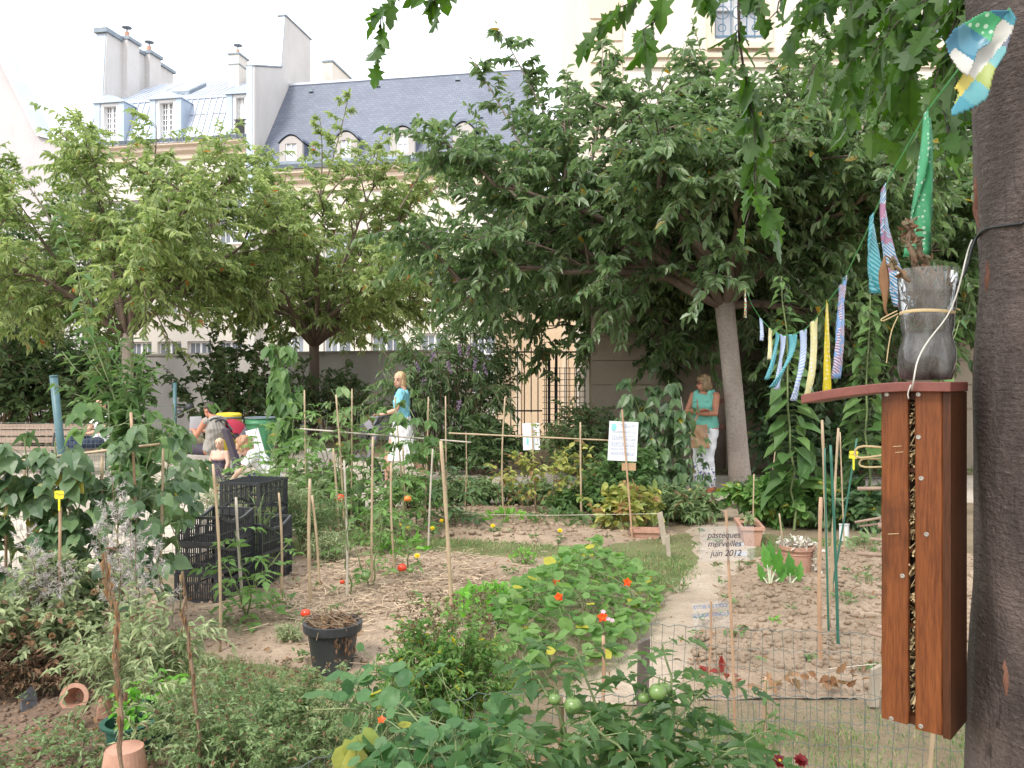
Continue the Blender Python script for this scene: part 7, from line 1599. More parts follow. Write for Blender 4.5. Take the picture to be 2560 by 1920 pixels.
# ---- walking woman pushing a pushchair to the left
J = pose(kn_l=(-.09, .20, .50), an_l=(-.09, .22, .09), toe_l=(-.09, .37, .02), kn_r=(.09, -.08, .50), an_r=(.09, -.30, .16), toe_r=(.09, -.17, .03), sh_l=(-.165, .0, 1.375), el_l=(-.22, .06, 1.12), wr_l=(-.17, .29, 1.05), ha_l=(-.13, .38, 1.05), el_r=(.22, .05, 1.12), wr_r=(.17, .29, 1.05), ha_r=(.13, .38, 1.05), head=(-.005, .045, 1.555), chest=(0, .02, 1.24))
pw = P(1006, 0, 12.9) * [1, 1, 0]; wp, Wd, H, K, T, hp = human('blond woman in turquoise T-shirt and white skirt walking with a pushchair', pw, R(90), J, 1.02, 'skin', head_yaw=R(58), girth=.95)
X_ = rotz(R(90)) @ np.array([1.0, 0, 0])
mb = MB(); torso_shell(mb, T, 1, 5, .016, X_); off_tube(mb, T['arm_l'], 0, 3, .016); off_tube(mb, T['arm_r'], 0, 3, .016); [mb.ball(K['sh_' + q], .069, 10, 8) for q in 'lr']; remesh(mb, 'shirt', M['turquoise_tee'], wp)
mb = MB(); mb.tube([Wd((0, 0, 1.02)), Wd((0, 0, .90)), Wd((0, .01, .62)), Wd((0, .0, .36))], np.array([[.155, .125], [.185, .15], [.21, .21], [.235, .27]]), 20, ref=X_); remesh(mb, 'skirt', M['white_cloth'], wp)
for sd in 'lr':
    heel, t, fd = T['foot_' + sd]; mb = MB(); mb.tube([heel - fd * .02 + [0, 0, -.012], heel + fd * .1 + [0, 0, -.012], t + [0, 0, -.002]], np.array([[.036, .016], [.042, .016], [.036, .014]]), 10, ref=np.cross(fd, [0, 0, 1.0])); mb.build('sandal', M['leather'], wp, smooth=True)
hair_cap(wp, H, hp, 1.02, 'hair_blond', [((0, -.025, .055), (.085, .098, .09)), ((.05, -.03, -.02), (.035, .06, .10)), ((-.05, -.03, -.02), (.035, .06, .10)), ((0, -.085, -.07), (.07, .035, .11)), ((.03, -.075, -.15), (.05, .03, .07))])
mb = MB(); mb.tube(line([Wd((-.1, .09, 1.42)), Wd((.0, .14, 1.32)), Wd((.12, .13, 1.2)), Wd((.19, .02, 1.05))], 8), np.tile([.02, .004], (8, 1)), 6, ref=(0, 0, 1)); mb.tube(line([Wd((-.1, .06, 1.44)), Wd((-.02, -.09, 1.43)), Wd((.1, -.14, 1.3)), Wd((.19, -.1, 1.08))], 8), np.tile([.02, .004], (8, 1)), 6, ref=(0, 0, 1)); mb.build('bag_strap', M['strap_black'], wp)
mb = MB(); mb.box(Wd((.24, -.08, 1.0)), (.22, .09, .16)); remesh(mb, 'shoulder_bag', M['strap_black'], wp, .012, 4)
# ---- pushchairs
M['pram_grey'] = clothmat('pram_grey', lin(.20, .19, .21)); M['pram_red'] = clothmat('pram_red', lin(.30, .012, .035)); M['tyre'] = flatmat('tyre', lin(.02, .02, .02), .8)
def pushchair(label, pos, yaw, hood, seat, hood2):
    pos = np.asarray(pos, float); Rz = rotz(yaw); root = thing('pushchair', label, 'pushchair', pos, 'pushchairs on the gravel')
    def V(x, y, z): return pos + Rz @ np.array([x, y, z])
    mb = MB()
    for x in (-.2, .2):
        mb.tube([V(x, .42, .08), V(x, .1, .5), V(x, -.28, 1.0)], .011, 8); mb.tube([V(x, -.3, .08), V(x, .02, .52)], .011, 8); mb.tube(bez(V(x, -.28, 1.0), V(x, -.36, 1.1), V(x, -.44, 1.02), 6), .014, 8)
    mb.tube([V(-.2, -.3, .1), V(.2, -.3, .1)], .01, 8); mb.tube([V(-.2, .02, .5), V(.2, .02, .5)], .01, 8); mb.build('frame', M['iron'], root, smooth=True)
    mb = MB(); mb.hexa([V(-.17, .25, .38), V(.17, .25, .38), V(.17, -.08, .36), V(-.17, -.08, .36), V(-.17, .25, .44), V(.17, .25, .44), V(.17, -.08, .42), V(-.17, -.08, .42)]); mb.hexa([V(-.18, -.06, .36), V(.18, -.06, .36), V(.18, -.12, .36), V(-.18, -.12, .36), V(-.18, -.24, .92), V(.18, -.24, .92), V(.18, -.29, .9), V(-.18, -.29, .9)]); mb.build('seat', M[seat], root)
    for k, (a0, a1, mm) in enumerate(((-.25, .75, hood2), (.76, 1.9, hood))):
        mb = MB(); n, m_ = 8, 8; v = []
        for t in (0, .012):
            for i in range(n + 1):
                a = a0 + (a1 - a0) * i / n
                for j in range(m_ + 1):
                    b = -1.25 + 2.5 * j / m_; r = .27 - t; v.append(V(.24 * math.sin(b) * (1 - t), -.16 - r * math.cos(b) * math.cos(a) * -1 * .9 - .02, .78 + r * math.cos(b) * math.sin(a)))
        q = (n + 1) * (m_ + 1); f = []
        for i in range(n):
            for j in range(m_): x = i * (m_ + 1) + j; f.append([x, x + 1, x + m_ + 2, x + m_ + 1]); f.append([q + x + 1, q + x, q + x + m_ + 1, q + x + m_ + 2])
        mb.add(v, f); mb.build('hood', M[mm], root, smooth=True)
    for x in (-.23, .23):
        for y in (.42, -.3):
            mb = MB(); an = np.linspace(0, 2 * np.pi, 17); c = V(x, y, .085); mb.tube(np.stack([c[0] + .07 * np.cos(an) * Rz[0, 1], c[1] + .07 * np.cos(an) * Rz[1, 1], c[2] + .07 * np.sin(an)], -1), .015, 6, False); w_ = mb.build('wheel', M['tyre'], root, smooth=True)
            mb = MB(); mb.tube([V(x - .012, y, .085), V(x + .012, y, .085)], .045, 12); mb.build('hub', M['tin'], w_)
    mb = MB(); mb.tube([V(-.15, -.2, .2), V(.15, -.2, .2)], np.array([[.12, .07]] * 2), 10, ref=(0, 0, 1)); mb.build('basket', M['strap_black'], root)
pushchair('grey pushchair pushed by the walking woman', P(906, 0, 12.9) * [1, 1, 0], R(90), 'pram_grey', 'pram_grey', 'dark_cloth')
pushchair('parked pushchair with a red hood in front of the bin bags', P(612, 0, 11.9) * [1, 1, 0], R(-60), 'pram_red', 'dark_cloth', 'pram_grey')
mb = MB(); pA = [P(614, 1078, 11.3), P(645, 1070, 11.35), P(668, 1150, 11.3), P(640, 1170, 11.25)]; mb.prism(pA, (0, .012, 0), (0, -.012, 0)); tag(mb.build('white_cloth_bag', M['white_cloth']), 'white cloth bag hanging from the red pushchair', 'bag')
# ---- woman in turquoise leaning by the tree
J = pose(pelvis=(.0, -.03, .93), waist=(0, 0, 1.08), sh_l=(-.17, .0, 1.37), el_l=(-.22, .13, 1.13), wr_l=(.03, .20, 1.13), ha_l=(.12, .19, 1.15), sh_r=(.17, .0, 1.37), el_r=(.22, .12, 1.14), wr_r=(-.03, .235, 1.17), ha_r=(-.12, .22, 1.19), kn_r=(.07, .06, .49), an_r=(.05, .05, .08), toe_r=(.06, .2, .012), kn_l=(-.08, .05, .49), head=(0, .03, 1.54))
ps = P(1762, 0, 11.95) * [1, 1, 0]; yw = R(142); ws, Wd, H, K, T, hp = human('woman in turquoise sleeveless top with arms folded and brown studded bag', ps, yw, J, 1.0, 'skin_tan', head_yaw=R(-42), girth=1.12)
X_ = rotz(yw) @ np.array([1.0, 0, 0])
mb = MB(); torso_shell(mb, T, 1, 5, .018, X_); mb.tube([Wd((0, -.01, 1.02)), Wd((0, -.01, .84))], np.array([[.17, .135], [.195, .155]]), 16, ref=X_); [mb.tube([Wd((q * .085, .115, 1.28)), Wd((q * .105, .06, 1.42)), Wd((q * .105, -.03, 1.44)), Wd((q * .1, -.115, 1.3))], .038, 10) for q in (-1, 1)]; remesh(mb, 'top', M['turquoise_top'], ws)
mb = MB(); off_tube(mb, T['leg_l'], 0, 9, .014); off_tube(mb, T['leg_r'], 0, 9, .014); torso_shell(mb, T, 0, 2, .012, X_); remesh(mb, 'trousers', M['floral_trousers'], ws)
for sd in 'lr':
    heel, t, fd = T['foot_' + sd]; mb = MB(); mb.tube([T['leg_' + sd][0][-1] + [0, 0, .15], T['leg_' + sd][0][-1] + [0, 0, .02], heel + fd * .02], [.05, .05, .046], 12); mb.tube([heel - fd * .03, heel + fd * .08, t], np.array([[.042, .032], [.048, .036], [.038, .02]]), 10, ref=np.cross(fd, [0, 0, 1.0])); remesh(mb, 'boot', M['boot'], ws)
hair_cap(ws, H, hp, 1.0, 'hair_bob', [((0, -.02, .055), (.088, .10, .09)), ((.06, -.02, -.02), (.035, .075, .085)), ((-.06, -.02, -.02), (.035, .075, .085)), ((0, -.08, -.03), (.08, .05, .09)), ((.0, .06, .075), (.062, .04, .035))])
g = MB()
for q in (-1, 1):
    an = np.linspace(0, 6.283, 13); g.tube(np.array([H((q * .034 + .026 * math.cos(a), .098, .01 + .018 * math.sin(a))) for a in an]), .0025, 4, False); g.tube([H((q * .06, .096, .014)), H((q * .078, .0, .014))], .0025, 4)
g.tube([H((-.008, .1, .012)), H((.008, .1, .012))], .0025, 4); g.build('glasses', M['strap_black'], ws)
bag = MB(); F_ = yaw_face(R(-14)); cb = Wd((-.02, .25, .80))
def VB(x, y, z=0): return cb + F_ @ np.array([x, y, z])
bag.prism([VB(x, y) for x, y in ((-.16, -.15), (.15, -.16), (.13, .05), (.115, .17), (-.115, .17), (-.13, .05))], F_ @ np.array([0, 0, .045]), F_ @ np.array([0, 0, -.03])); bo = remesh(bag, 'handbag', M['leather'], ws, .01, 2)
mb = MB()
for x in (-.085, .085):
    for y in (.13, .09, .05, .01, -.03): mb.ball(VB(x, y, .05), .009, 7, 5)
mb.build('studs', M['tin'], bo)
mb = MB(); mb.tube(line([VB(-.1, .16, 0), Wd((-.02, .2, 1.1)), Wd((.05, .15, 1.3)), Wd((.1, .03, 1.43)), Wd((.06, -.1, 1.35))], 10), np.tile([.016, .004], (10, 1)), 6, ref=(0, 0, 1)); mb.build('bag_strap', M['leather'], ws)
# ---- man on the bench
M['bench_wood'] = pmat('bench_wood', lin(.24, .17, .13), lin(.36, .27, .21), 7, .75, .2, vec=(.15, 1, 1))
bc = np.array([P(120, 0, 14.3)[0], 14.3, 0]); bench = thing('park_bench', 'brown slatted wooden park bench with a man at its right end', 'bench', bc); bw = 2.9
for z, y, nm in ((.44, -.2, 'seat'), (.44, 0.0, 'seat'), (.56, .20, 'backrest'), (.68, .22, 'backrest'), (.79, .24, 'backrest')):
    mb = MB(); mb.box(bc + [0, y, z], (bw, .17 if nm == 'seat' else .035, .035 if nm == 'seat' else .09)); mb.build(nm, M['bench_wood'], bench)
for x in (-1.1, 0, 1.1):
    mb = MB(); mb.tube([bc + [x, -.22, 0], bc + [x, -.2, .42], bc + [x, .14, .42], bc + [x, .27, .86]], .02, 8); mb.tube([bc + [x, .26, 0], bc + [x, .12, .42]], .02, 8); mb.build('leg', M['iron'], bench, smooth=True)
SIT = pose(pelvis=(0, -.02, .54), waist=(0, -.06, .69), chest=(0, -.09, .85), upper=(0, -.1, .99), neck=(0, -.08, 1.05), head=(0, -.03, 1.15), sh_l=(-.18, -.09, .98), sh_r=(.18, -.09, .98), hip_l=(-.09, .0, .53), hip_r=(.09, 0, .53), kn_l=(-.1, .45, .52), kn_r=(.06, .44, .60), an_l=(-.1, .5, .09), an_r=(-.14, .62, .42), toe_l=(-.1, .65, .012), toe_r=(-.2, .74, .36), el_l=(-.25, .06, .74), el_r=(.25, .06, .74), wr_l=(-.02, .22, .68), wr_r=(.04, .24, .70), ha_l=(.07, .25, .68), ha_r=(-.05, .27, .70))
pm = np.array([P(248, 0, 14.2)[0], 14.2, 0]); yw = R(140); mn, Wd, H, K, T, hp = human('man in white T-shirt and dark jeans sitting cross-legged on the bench', pm, yw, SIT, 1.02, 'skin', head_yaw=R(20), face=True)
X_ = rotz(yw) @ np.array([1.0, 0, 0])
mb = MB(); torso_shell(mb, T, 1, 5, .02, X_); off_tube(mb, T['arm_l'], 0, 3, .02); off_tube(mb, T['arm_r'], 0, 3, .02); [mb.ball(K['sh_' + q], .075, 10, 8) for q in 'lr']; remesh(mb, 'shirt', M['white_cloth'], mn)
mb = MB(); off_tube(mb, T['leg_l'], 0, 9, .016); off_tube(mb, T['leg_r'], 0, 9, .016); torso_shell(mb, T, 0, 2, .012, X_); remesh(mb, 'trousers', M['denim'], mn)
hair_cap(mn, H, hp, 1.0, 'hair_dark', [((0, -.03, .06), (.08, .092, .075)), ((0, -.07, .0), (.07, .04, .06))])
for q in (-1, 1): g = MB(); g.ball(H((q * .034, .088, .012)), (.028, .012, .02), 10, 6, rot=hp); g.build('sunglasses_lens', M['lens_dark'], mn)
for sd in 'lr': heel, t, fd = T['foot_' + sd]; mb = MB(); mb.tube([heel - fd * .03, heel + fd * .08, t], np.array([[.042, .032], [.048, .036], [.038, .02]]), 10, ref=np.cross(fd, [0, 0, 1.0])); mb.build('shoe', M['strap_black'], mn, smooth=True)
# ---- stone blocks used as seats
def block(label, c, size, yaw):
    mb = MB(); mb.box(np.asarray(c) + [0, 0, size[2] / 2], size, rotz(yaw)); o = mb.build('stone_block', M['concrete'], origin=np.asarray(c, float)); bv = o.modifiers.new('b', 'BEVEL'); bv.width = .015; bv.segments = 2; tag(o, label, 'stone seat', 'concrete block seats')
block('concrete block seat at the path, right of the narrow bean column', (P(795, 0, 12.1)[0], 12.2, 0), (.42, .5, .58), R(14))
block('concrete block under the woman reading', (P(505, 0, 13.0)[0], 13.0, 0), (.75, .5, .45), R(5))
# ---- woman reading, seen from behind
RD = dict(SIT); RD.update(head=(0, .06, 1.13), neck=(0, -.01, 1.04), upper=(0, -.06, .98), sh_l=(-.17, -.05, .97), sh_r=(.17, -.05, .97), el_l=(-.22, .1, .74), el_r=(.22, .1, .74), wr_l=(-.08, .3, .80), wr_r=(.08, .3, .80), ha_l=(-.05, .37, .83), ha_r=(.05, .37, .83), kn_r=(.1, .45, .52), an_r=(.1, .5, .09), toe_r=(.1, .65, .012))
RD = {k: (v[0], v[1], v[2] - .0) for k, v in RD.items()}
pr = np.array([P(530, 0, 12.9)[0], 12.9, -.0]); yw = R(60); wr, Wd, H, K, T, hp = human('dark-haired woman in grey top sitting with her back turned, reading', pr, yw, RD, 1.0, 'skin_tan', head_pitch=R(-18), vox=.011)
X_ = rotz(yw) @ np.array([1.0, 0, 0])
mb = MB(); torso_shell(mb, T, 0, 5, .018, X_); mb.ball(K['sh_l'], .055, 10, 8); mb.ball(K['sh_r'], .055, 10, 8); remesh(mb, 'top', M['grey_cloth'], wr)
mb = MB(); off_tube(mb, T['leg_l'], 0, 9, .014); off_tube(mb, T['leg_r'], 0, 9, .014); remesh(mb, 'trousers', M['dark_cloth'], wr)
hair_cap(wr, H, hp, 1.0, 'hair_dark', [((0, -.02, .045), (.084, .1, .09)), ((0, -.07, -.02), (.07, .05, .07)), ((0, -.12, .0), (.045, .045, .045))])
mb = MB(); a = K['ha_l'] * .5 + K['ha_r'] * .5; F_ = yaw_face(yw + np.pi); mb.prism([a + F_ @ np.array([x, y, 0]) for x, y in ((-.11, -.10), (.11, -.10), (.11, .2), (-.11, .2))], F_ @ np.array([0, -.0, .001]), F_ @ np.array([0, .0, -.001])); tag(mb.build('sheet_of_paper', M['paper']), 'white sheet of paper held by the seated woman', 'paper')
# ---- toddler and crouching child
TD = pose(head=(0, .02, 1.50), neck=(0, -.005, 1.36), upper=(0, -.01, 1.30), chest=(0, .02, 1.16), el_l=(-.24, .06, 1.06), wr_l=(-.25, .2, .9), ha_l=(-.24, .28, .85), el_r=(.24, .0, 1.06), wr_r=(.27, .08, .84), ha_r=(.28, .1, .76), sh_l=(-.16, -.01, 1.29), sh_r=(.16, -.01, 1.29))
def kid_head(H, hp, s_, mb): mb.ball(H((0, -.005, .02)), np.array([.10, .115, .12]) * s_, 14, 10, rot=hp)
pt_ = P(549, 0, 10.5) * [1, 1, 0]; yw = R(172); td, Wd, H, K, T, hp = human('blond toddler in dark dress with thin straps standing before the reading woman', pt_, yw, TD, .53, 'skin_pale', girth=1.2, vox=.012)
X_ = rotz(yw) @ np.array([1.0, 0, 0]); s_ = .53
mb = MB(); torso_shell(mb, T, 1, 4, .012, X_); mb.tube([Wd((0, 0, 1.0)), Wd((0, 0, .62))], np.array([[.2, .17], [.28, .25]]) * s_, 16, ref=X_); remesh(mb, 'dress', M['dark_cloth'], td, .008)
for q in (-1, 1): mb = MB(); mb.tube([Wd((q * .09, .12, 1.16)), Wd((q * .1, .06, 1.33)), Wd((q * .1, -.1, 1.2))], .006, 6); mb.build('strap', M['white_cloth'], td)
hair_cap(td, H, hp, s_, 'hair_toddler', [((0, -.03, .05), (.098, .11, .098)), ((.06, -.03, -.01), (.04, .06, .07)), ((-.06, -.03, -.01), (.04, .06, .07)), ((0, -.08, -.04), (.08, .05, .08))], vox=.02)
CR = dict(pelvis=(0, -.05, .42), waist=(0, .03, .54), chest=(0, .13, .66), upper=(0, .2, .76), neck=(0, .25, .80), head=(0, .33, .84), sh_l=(-.15, .2, .75), sh_r=(.15, .2, .75), el_l=(-.2, .36, .55), wr_l=(-.1, .48, .42), ha_l=(-.08, .54, .36), el_r=(.2, .36, .55), wr_r=(.1, .48, .42), ha_r=(.08, .54, .36), hip_l=(-.09, -.05, .40), hip_r=(.09, -.05, .40), kn_l=(-.14, .3, .44), kn_r=(.14, .3, .44), an_l=(-.12, .06, .09), an_r=(.12, .06, .09), toe_l=(-.13, .22, .012), toe_r=(.13, .22, .012))
pk = P(676, 0, 10.25) * [1, 1, 0]; yw = R(100); ck, Wd, H, K, T, hp = human('curly-haired child in white T-shirt bending down beside the toddler', pk, yw, CR, .93, 'skin_pale', head_pitch=R(-35), girth=.85, vox=.011)
X_ = rotz(yw) @ np.array([1.0, 0, 0])
mb = MB(); torso_shell(mb, T, 0, 5, .018, X_); off_tube(mb, T['arm_l'], 0, 3, .02); off_tube(mb, T['arm_r'], 0, 3, .02); [mb.ball(K['sh_' + q], .068, 10, 8) for q in 'lr']; remesh(mb, 'shirt', M['white_cloth'], ck)
mb = MB(); off_tube(mb, T['leg_l'], 0, 7, .014); off_tube(mb, T['leg_r'], 0, 7, .014); remesh(mb, 'shorts', M['denim'], ck)
rs = np.random.RandomState(4); hair_cap(ck, H, hp, .93, 'hair_curly', [((0, -.03, .05), (.09, .10, .09))] + [(tuple(nrm(rs.normal(0, 1, 3) + [0, -.5, .7]) * [.085, .1, .1] + [0, -.02, .03]), (.03, .03, .03)) for _ in range(40)])
# ---- bin bags on rings
def bagmat(name, c):
    m, nt, b = newmat(name); tr = nt.nodes.new('ShaderNodeBsdfTranslucent'); tr.inputs[0].default_value = c; b.inputs['Base Color'].default_value = c; b.inputs['Roughness'].default_value = .3
    ms = nt.nodes.new('ShaderNodeMixShader'); ms.inputs[0].default_value = .4; nt.links.new(b.outputs[0], ms.inputs[1]); nt.links.new(tr.outputs[0], ms.inputs[2]); nt.links.new(ms.outputs[0], nt.nodes['Material Output'].inputs[0]); bump(nt, b, noise(nt, 12, 4, .6, (1, 1, .3)), .6, .03); return m
M['bag_yellow'] = bagmat('bag_yellow', lin(.58, .45, .05)); M['bag_green'] = bagmat('bag_green', lin(.10, .32, .16))
def bin_bag(label, c, r, zt, m, lid, group='bin bags hanging on metal rings'):
    c = np.asarray(c, float); root = thing('bin_bag', label, 'bin bag', c, group); mb = MB()
    prof = [(0, zt - .72), (r * .55, zt - .70), (r * .8, zt - .5), (r * .86, zt - .25), (r, zt - .03), (r * 1.04, zt), (r * 1.05, zt - .10)]
    mb.lathe(c, prof, 30, lobes=7, amp=[0, .1, .07, .05, .02, 0, .02]); mb.build('bag', M[m], root, smooth=True)
    mb = MB(); an = np.linspace(0, 6.283, 25); mb.tube(np.stack([c[0] + r * 1.06 * np.cos(an), c[1] + r * 1.06 * np.sin(an), 0 * an + zt], -1), .012, 6, False); mb.tube([c + [0, r * 1.06, zt], c + [0, r * 1.06, 0]], .025, 8); mb.build('ring_stand', M['dark_zinc'], root)
    if lid: mb = MB(); mb.lathe(c, [(r * 1.1, zt + .015), (r * 1.1, zt + .05), (r * .9, zt + .075), (0, zt + .085)], 24); mb.build('lid', M[lid], root)
M['lid_yellow'] = flatmat('lid_yellow', lin(.72, .54, .04), .4)
bin_bag('yellow bin bag under a yellow lid behind the reading woman', P(572, 0, 13.9) * [1, 1, 0], .19, .98, 'bag_yellow', 'lid_yellow'); bin_bag('translucent green bin bag behind the red pushchair', P(652, 0, 14.0) * [1, 1, 0], .24, .97, 'bag_green', None)
# ---- painted posts
M['post_blue'] = pmat('post_blue', lin(.045, .11, .125), lin(.075, .155, .175), 5, .45, .1)
post = thing('leaning_post', 'blue-green painted metal post leaning in front of the bench', 'post', P(160, 0, 10.5) * [1, 1, 0])
mb = MB(); a = P(168, 1268, 10.5) * [1, 1, 0]; b = P(134, 942, 10.4); mb.tube([a, b], .047, 14); mb.build('shaft', M['post_blue'], post, smooth=True); mb = MB(); d = nrm(b - a); mb.tube([b + d * .001, b + d * .02], [.051, .044], 14); mb.build('cap', M['post_blue'], post, smooth=True)
tap = thing('water_post', 'dark blue post with round black fittings left of the reading woman', 'post', P(437, 0, 15) * [1, 1, 0]); a = P(437, 0, 15) * [1, 1, 0]; mb = MB(); mb.tube([a, a + [0, 0, 1.55]], .034, 12); mb.build('shaft', M['post_blue'], tap, smooth=True)
for px, py in ((450, 1035), (474, 1018)): mb = MB(); c = P(px, py, 14.9); mb.ball(c, .075, 12, 9); mb.tube([c, [a[0], 15, c[2]]], .012, 6); mb.build('fitting', M['iron'], tap, smooth=True)
# ================================================================ near tree, insect box, bottle, bunting
near = thing('maple_tree', 'near dark-barked tree at the right edge with overhanging lobed leaves', 'tree', (.957, 1.425, 0)); TX, TY = .957, 1.425
mb = MB(); z = np.linspace(-.02, 4.2, 120); rs = np.random.RandomState(2); sides = 72
def trunk_r(zz, a):
    r = .158 - .004 * (zz - 1.2) + .03 * np.exp(-zz / .12) + .006 * np.sin(zz * 3.1 + .5) + .004 * np.sin(zz * 9 + 2 * a) + .003 * np.sin(5 * a + zz * 2) + .0022 * np.sin(11 * a + 17 * zz) * np.sin(zz * 6)
    for zc, ac, s_, h in ((1.86, 3.55, .05, .016), (1.84, 4.2, .045, .014), (1.35, 3.9, .04, .010), (2.14, 3.6, .05, .012), (1.70, 3.5, .03, .006), (1.1, 4.1, .04, .008), (.8, 3.7, .05, .010)):
        da = (a - ac + np.pi) % (2 * np.pi) - np.pi; q = ((zz - zc) ** 2 + (da * .15) ** 2) / s_ ** 2; r = r + h * np.exp(-q) - .6 * h * np.exp(-q * 9)
    return r
A_, Z_ = np.meshgrid(np.arange(sides) * 2 * np.pi / sides, z); r = trunk_r(Z_, A_)
def trunk_x(zz): return TX + .016 * np.exp(-((zz - 1.78) / .14) ** 2) - .012 * np.clip(zz - 2.0, 0, 3)
cx = trunk_x(Z_)
v = np.stack([cx + r * np.cos(A_), TY + r * np.sin(A_), Z_], -1).reshape(-1, 3); n = len(z); i = np.arange(n - 1)[:, None] * sides; j = np.arange(sides)[None]; k = (j + 1) % sides
mb.add(v, np.stack([i + j, i + k, i + sides + k, i + sides + j], -1).reshape(-1, 4))
for az, el, l in ((3.9, .35, 3.4), (3.2, .3, 3.2), (4.6, .45, 2.6), (2.5, .5, 2.8), (.5, .5, 2.5), (5.6, .5, 2.5)):
    b0 = np.array([TX - .02, TY, 4.0]); e = b0 + l * np.array([math.cos(az), math.sin(az), el]); mb.tube(bez(b0 - [0, 0, .3], (b0 + e) / 2 + [0, 0, .35], e, 8), np.linspace(.10, .02, 8), 9)
trunk_mb = mb
M['bark_scar'] = pmat('bark_scar', lin(.10, .04, .024), lin(.17, .075, .045), 25, .8, .4)
def on_trunk(px, py, off=.002):
    """Point on the trunk's bark seen at a photo pixel."""
    d = np.array([(px - 1280) / F_PX, 1.0, (HORIZON - py) / F_PX]); t = 1.2
    for t in np.arange(1.1, 1.6, .0015):
        q = np.array([0, 0, EYE]) + d * t; a = math.atan2(q[1] - TY, q[0] - trunk_x(q[2]))
        if math.hypot(q[0] - trunk_x(q[2]), q[1] - TY) <= trunk_r(np.array(q[2]), np.array(a % 6.2832)) + off: return q
    return q
for pts in (((2440, 440), (2444, 480), (2441, 530), (2447, 570)), ((2470, 650), (2474, 690), (2466, 730)), ((2512, 1650), (2520, 1690), (2516, 1740))):
    mb = MB(); p = np.array([on_trunk(a, b, .0005) for a, b in pts]); mb.tube(line(p, 9), np.array([[.001, .0006], [.004, .0015], [.006, .002], [.0045, .002], [.006, .002], [.007, .002], [.005, .002], [.003, .001], [.001, .0006]]), 6, ref=(1, -.6, 0)); mb.build('bark_scar', M['bark_scar'], near)
# leaves overhead and hanging into the picture
tw = []; wd = trunk_mb; rs = np.random.RandomState(14)
def hang(pts, Y, side=3, l=.22):
    p = line([P(a, b, Y + c) for a, b, c in pts], 10, .006, int(pts[0][0]) % 97); wd.tube(p, np.linspace(.005, .0015, 10), 5, False); tw.append(p)
    for t in np.linspace(.15, .9, side):
        q, d = poly_at(p, [t]); dv = nrm(d[0] * .5 + np.array([rs.normal(0, .7), rs.normal(0, .7), rs.uniform(-.9, .1)])); k_ = bez(q[0], q[0] + dv * l * .5 + [0, 0, .02], q[0] + dv * l + [0, 0, -.05], 5); wd.tube(k_, np.linspace(.0025, .001, 5), 3, False); tw.append(k_)
hang([(1040, -140, 0), (1000, -40, 0), (950, 30, 0)], 2.3, 2, .10); hang([(1110, -130, 0), (1090, -60, 0), (1085, 10, 0)], 2.3, 1, .08)
hang([(1700, -160, 0), (1640, -60, 0), (1560, 20, 0)], 2.4, 2, .14); hang([(1690, -120, 0), (1660, 0, 0), (1600, 95, 0)], 2.3, 2, .14)
hang([(1860, -150, 0), (1830, 0, 0), (1850, 160, 0), (1905, 260, 0), (1900, 400, 0), (1868, 560, 0)], 2.3, 6, .09)
hang([(1960, -150, 0), (1900, -60, 0), (1800, 10, 0)], 2.5, 1, .12); hang([(2060, -160, 0), (2000, -50, 0), (1920, 50, 0)], 2.3, 1, .15)
for a, b, Y in (((2480, -160), (2330, 260), 1.9), ((2420, -160), (2280, 200), 2.0), ((2380, -160), (2200, 120), 2.2), ((2300, -160), (2120, 150), 2.3), ((2260, -160), (2060, 20), 2.4), ((2440, -100), (2390, 330), 1.9), ((2350, -130), (2240, 290), 2.1), ((2190, -160), (2120, 120), 2.5), ((2450, -60), (2370, 200), 2.3), ((2330, -100), (2180, 240), 2.6)):
    hang([(a[0], a[1], 0), ((a[0] + b[0]) / 2 - 25, (a[1] + b[1]) / 2 - 40, 0), (b[0], b[1], 0)], Y, 5, .17)
ff = MB(); twig_leaves(ff, tw, 9, .073, .05, 'lobed', rs, 1.0, .5, .75)
N_ = 5200; Yc = rs.uniform(-2.0, 5.0, N_); Xc = rs.uniform(-1.6, 4.0, N_); base = 1.95 + .47 * np.clip(Yc, 0, 9) + .35 + .5 * np.clip(1.6 - Xc, 0, 3) * .3  # unseen rest of the crown, added overhead to shade trunk and box
cl = .5 + .5 * np.sin(Xc * 2.3 + 1) * np.sin(Yc * 2.1); kp = rs.uniform(0, 1, N_) < cl + .15
p = np.column_stack([Xc, Yc, base + rs.uniform(0, 1.6, N_)])[kp]; leaves(ff, p, rs.normal(0, 1, (len(p), 3)) + [0, 0, -.6], np.array([0, 0, 1]) + rs.normal(0, .5, (len(p), 3)), .10, .075, 'lobed', rs=rs)
wd.build('trunk', M['bark_near'], near, smooth=True); ff.build('crown', M['maple_leaf'], near)
# ---- insect box
def wood(name, c1, c2, dark):
    m, nt, b = newmat(name); n1 = noise(nt, 9, 5, .6, (9, 9, .7), dist=.6); n2 = noise(nt, 50, 4, .6, (6, 6, .5)); n3 = noise(nt, 7, 4, .6, (1, 1, .8))
    col = mixc(nt, .55, ramp2(nt, n1, c1, c2, .35, .65), ramp2(nt, n2, tuple(k * .55 for k in c1[:3]) + (1,), c2)); col = mixc(nt, ramp2(nt, n3, (0, 0, 0, 1), (.9, .9, .9, 1), .54, .72), col, dark)
    nt.links.new(col, b.inputs['Base Color']); b.inputs['Roughness'].default_value = .42; b.inputs['Specular IOR Level'].default_value = .28; bump(nt, b, n2, .25, .002); return m
M['plank'] = wood('plank', lin(.115, .034, .012), lin(.235, .076, .023), lin(.045, .017, .009)); M['plank_shaded'] = wood('plank_shaded', lin(.05, .018, .008), lin(.10, .036, .014), lin(.025, .01, .006))  # second wood is darkened to hold the shade on the box's unlit side
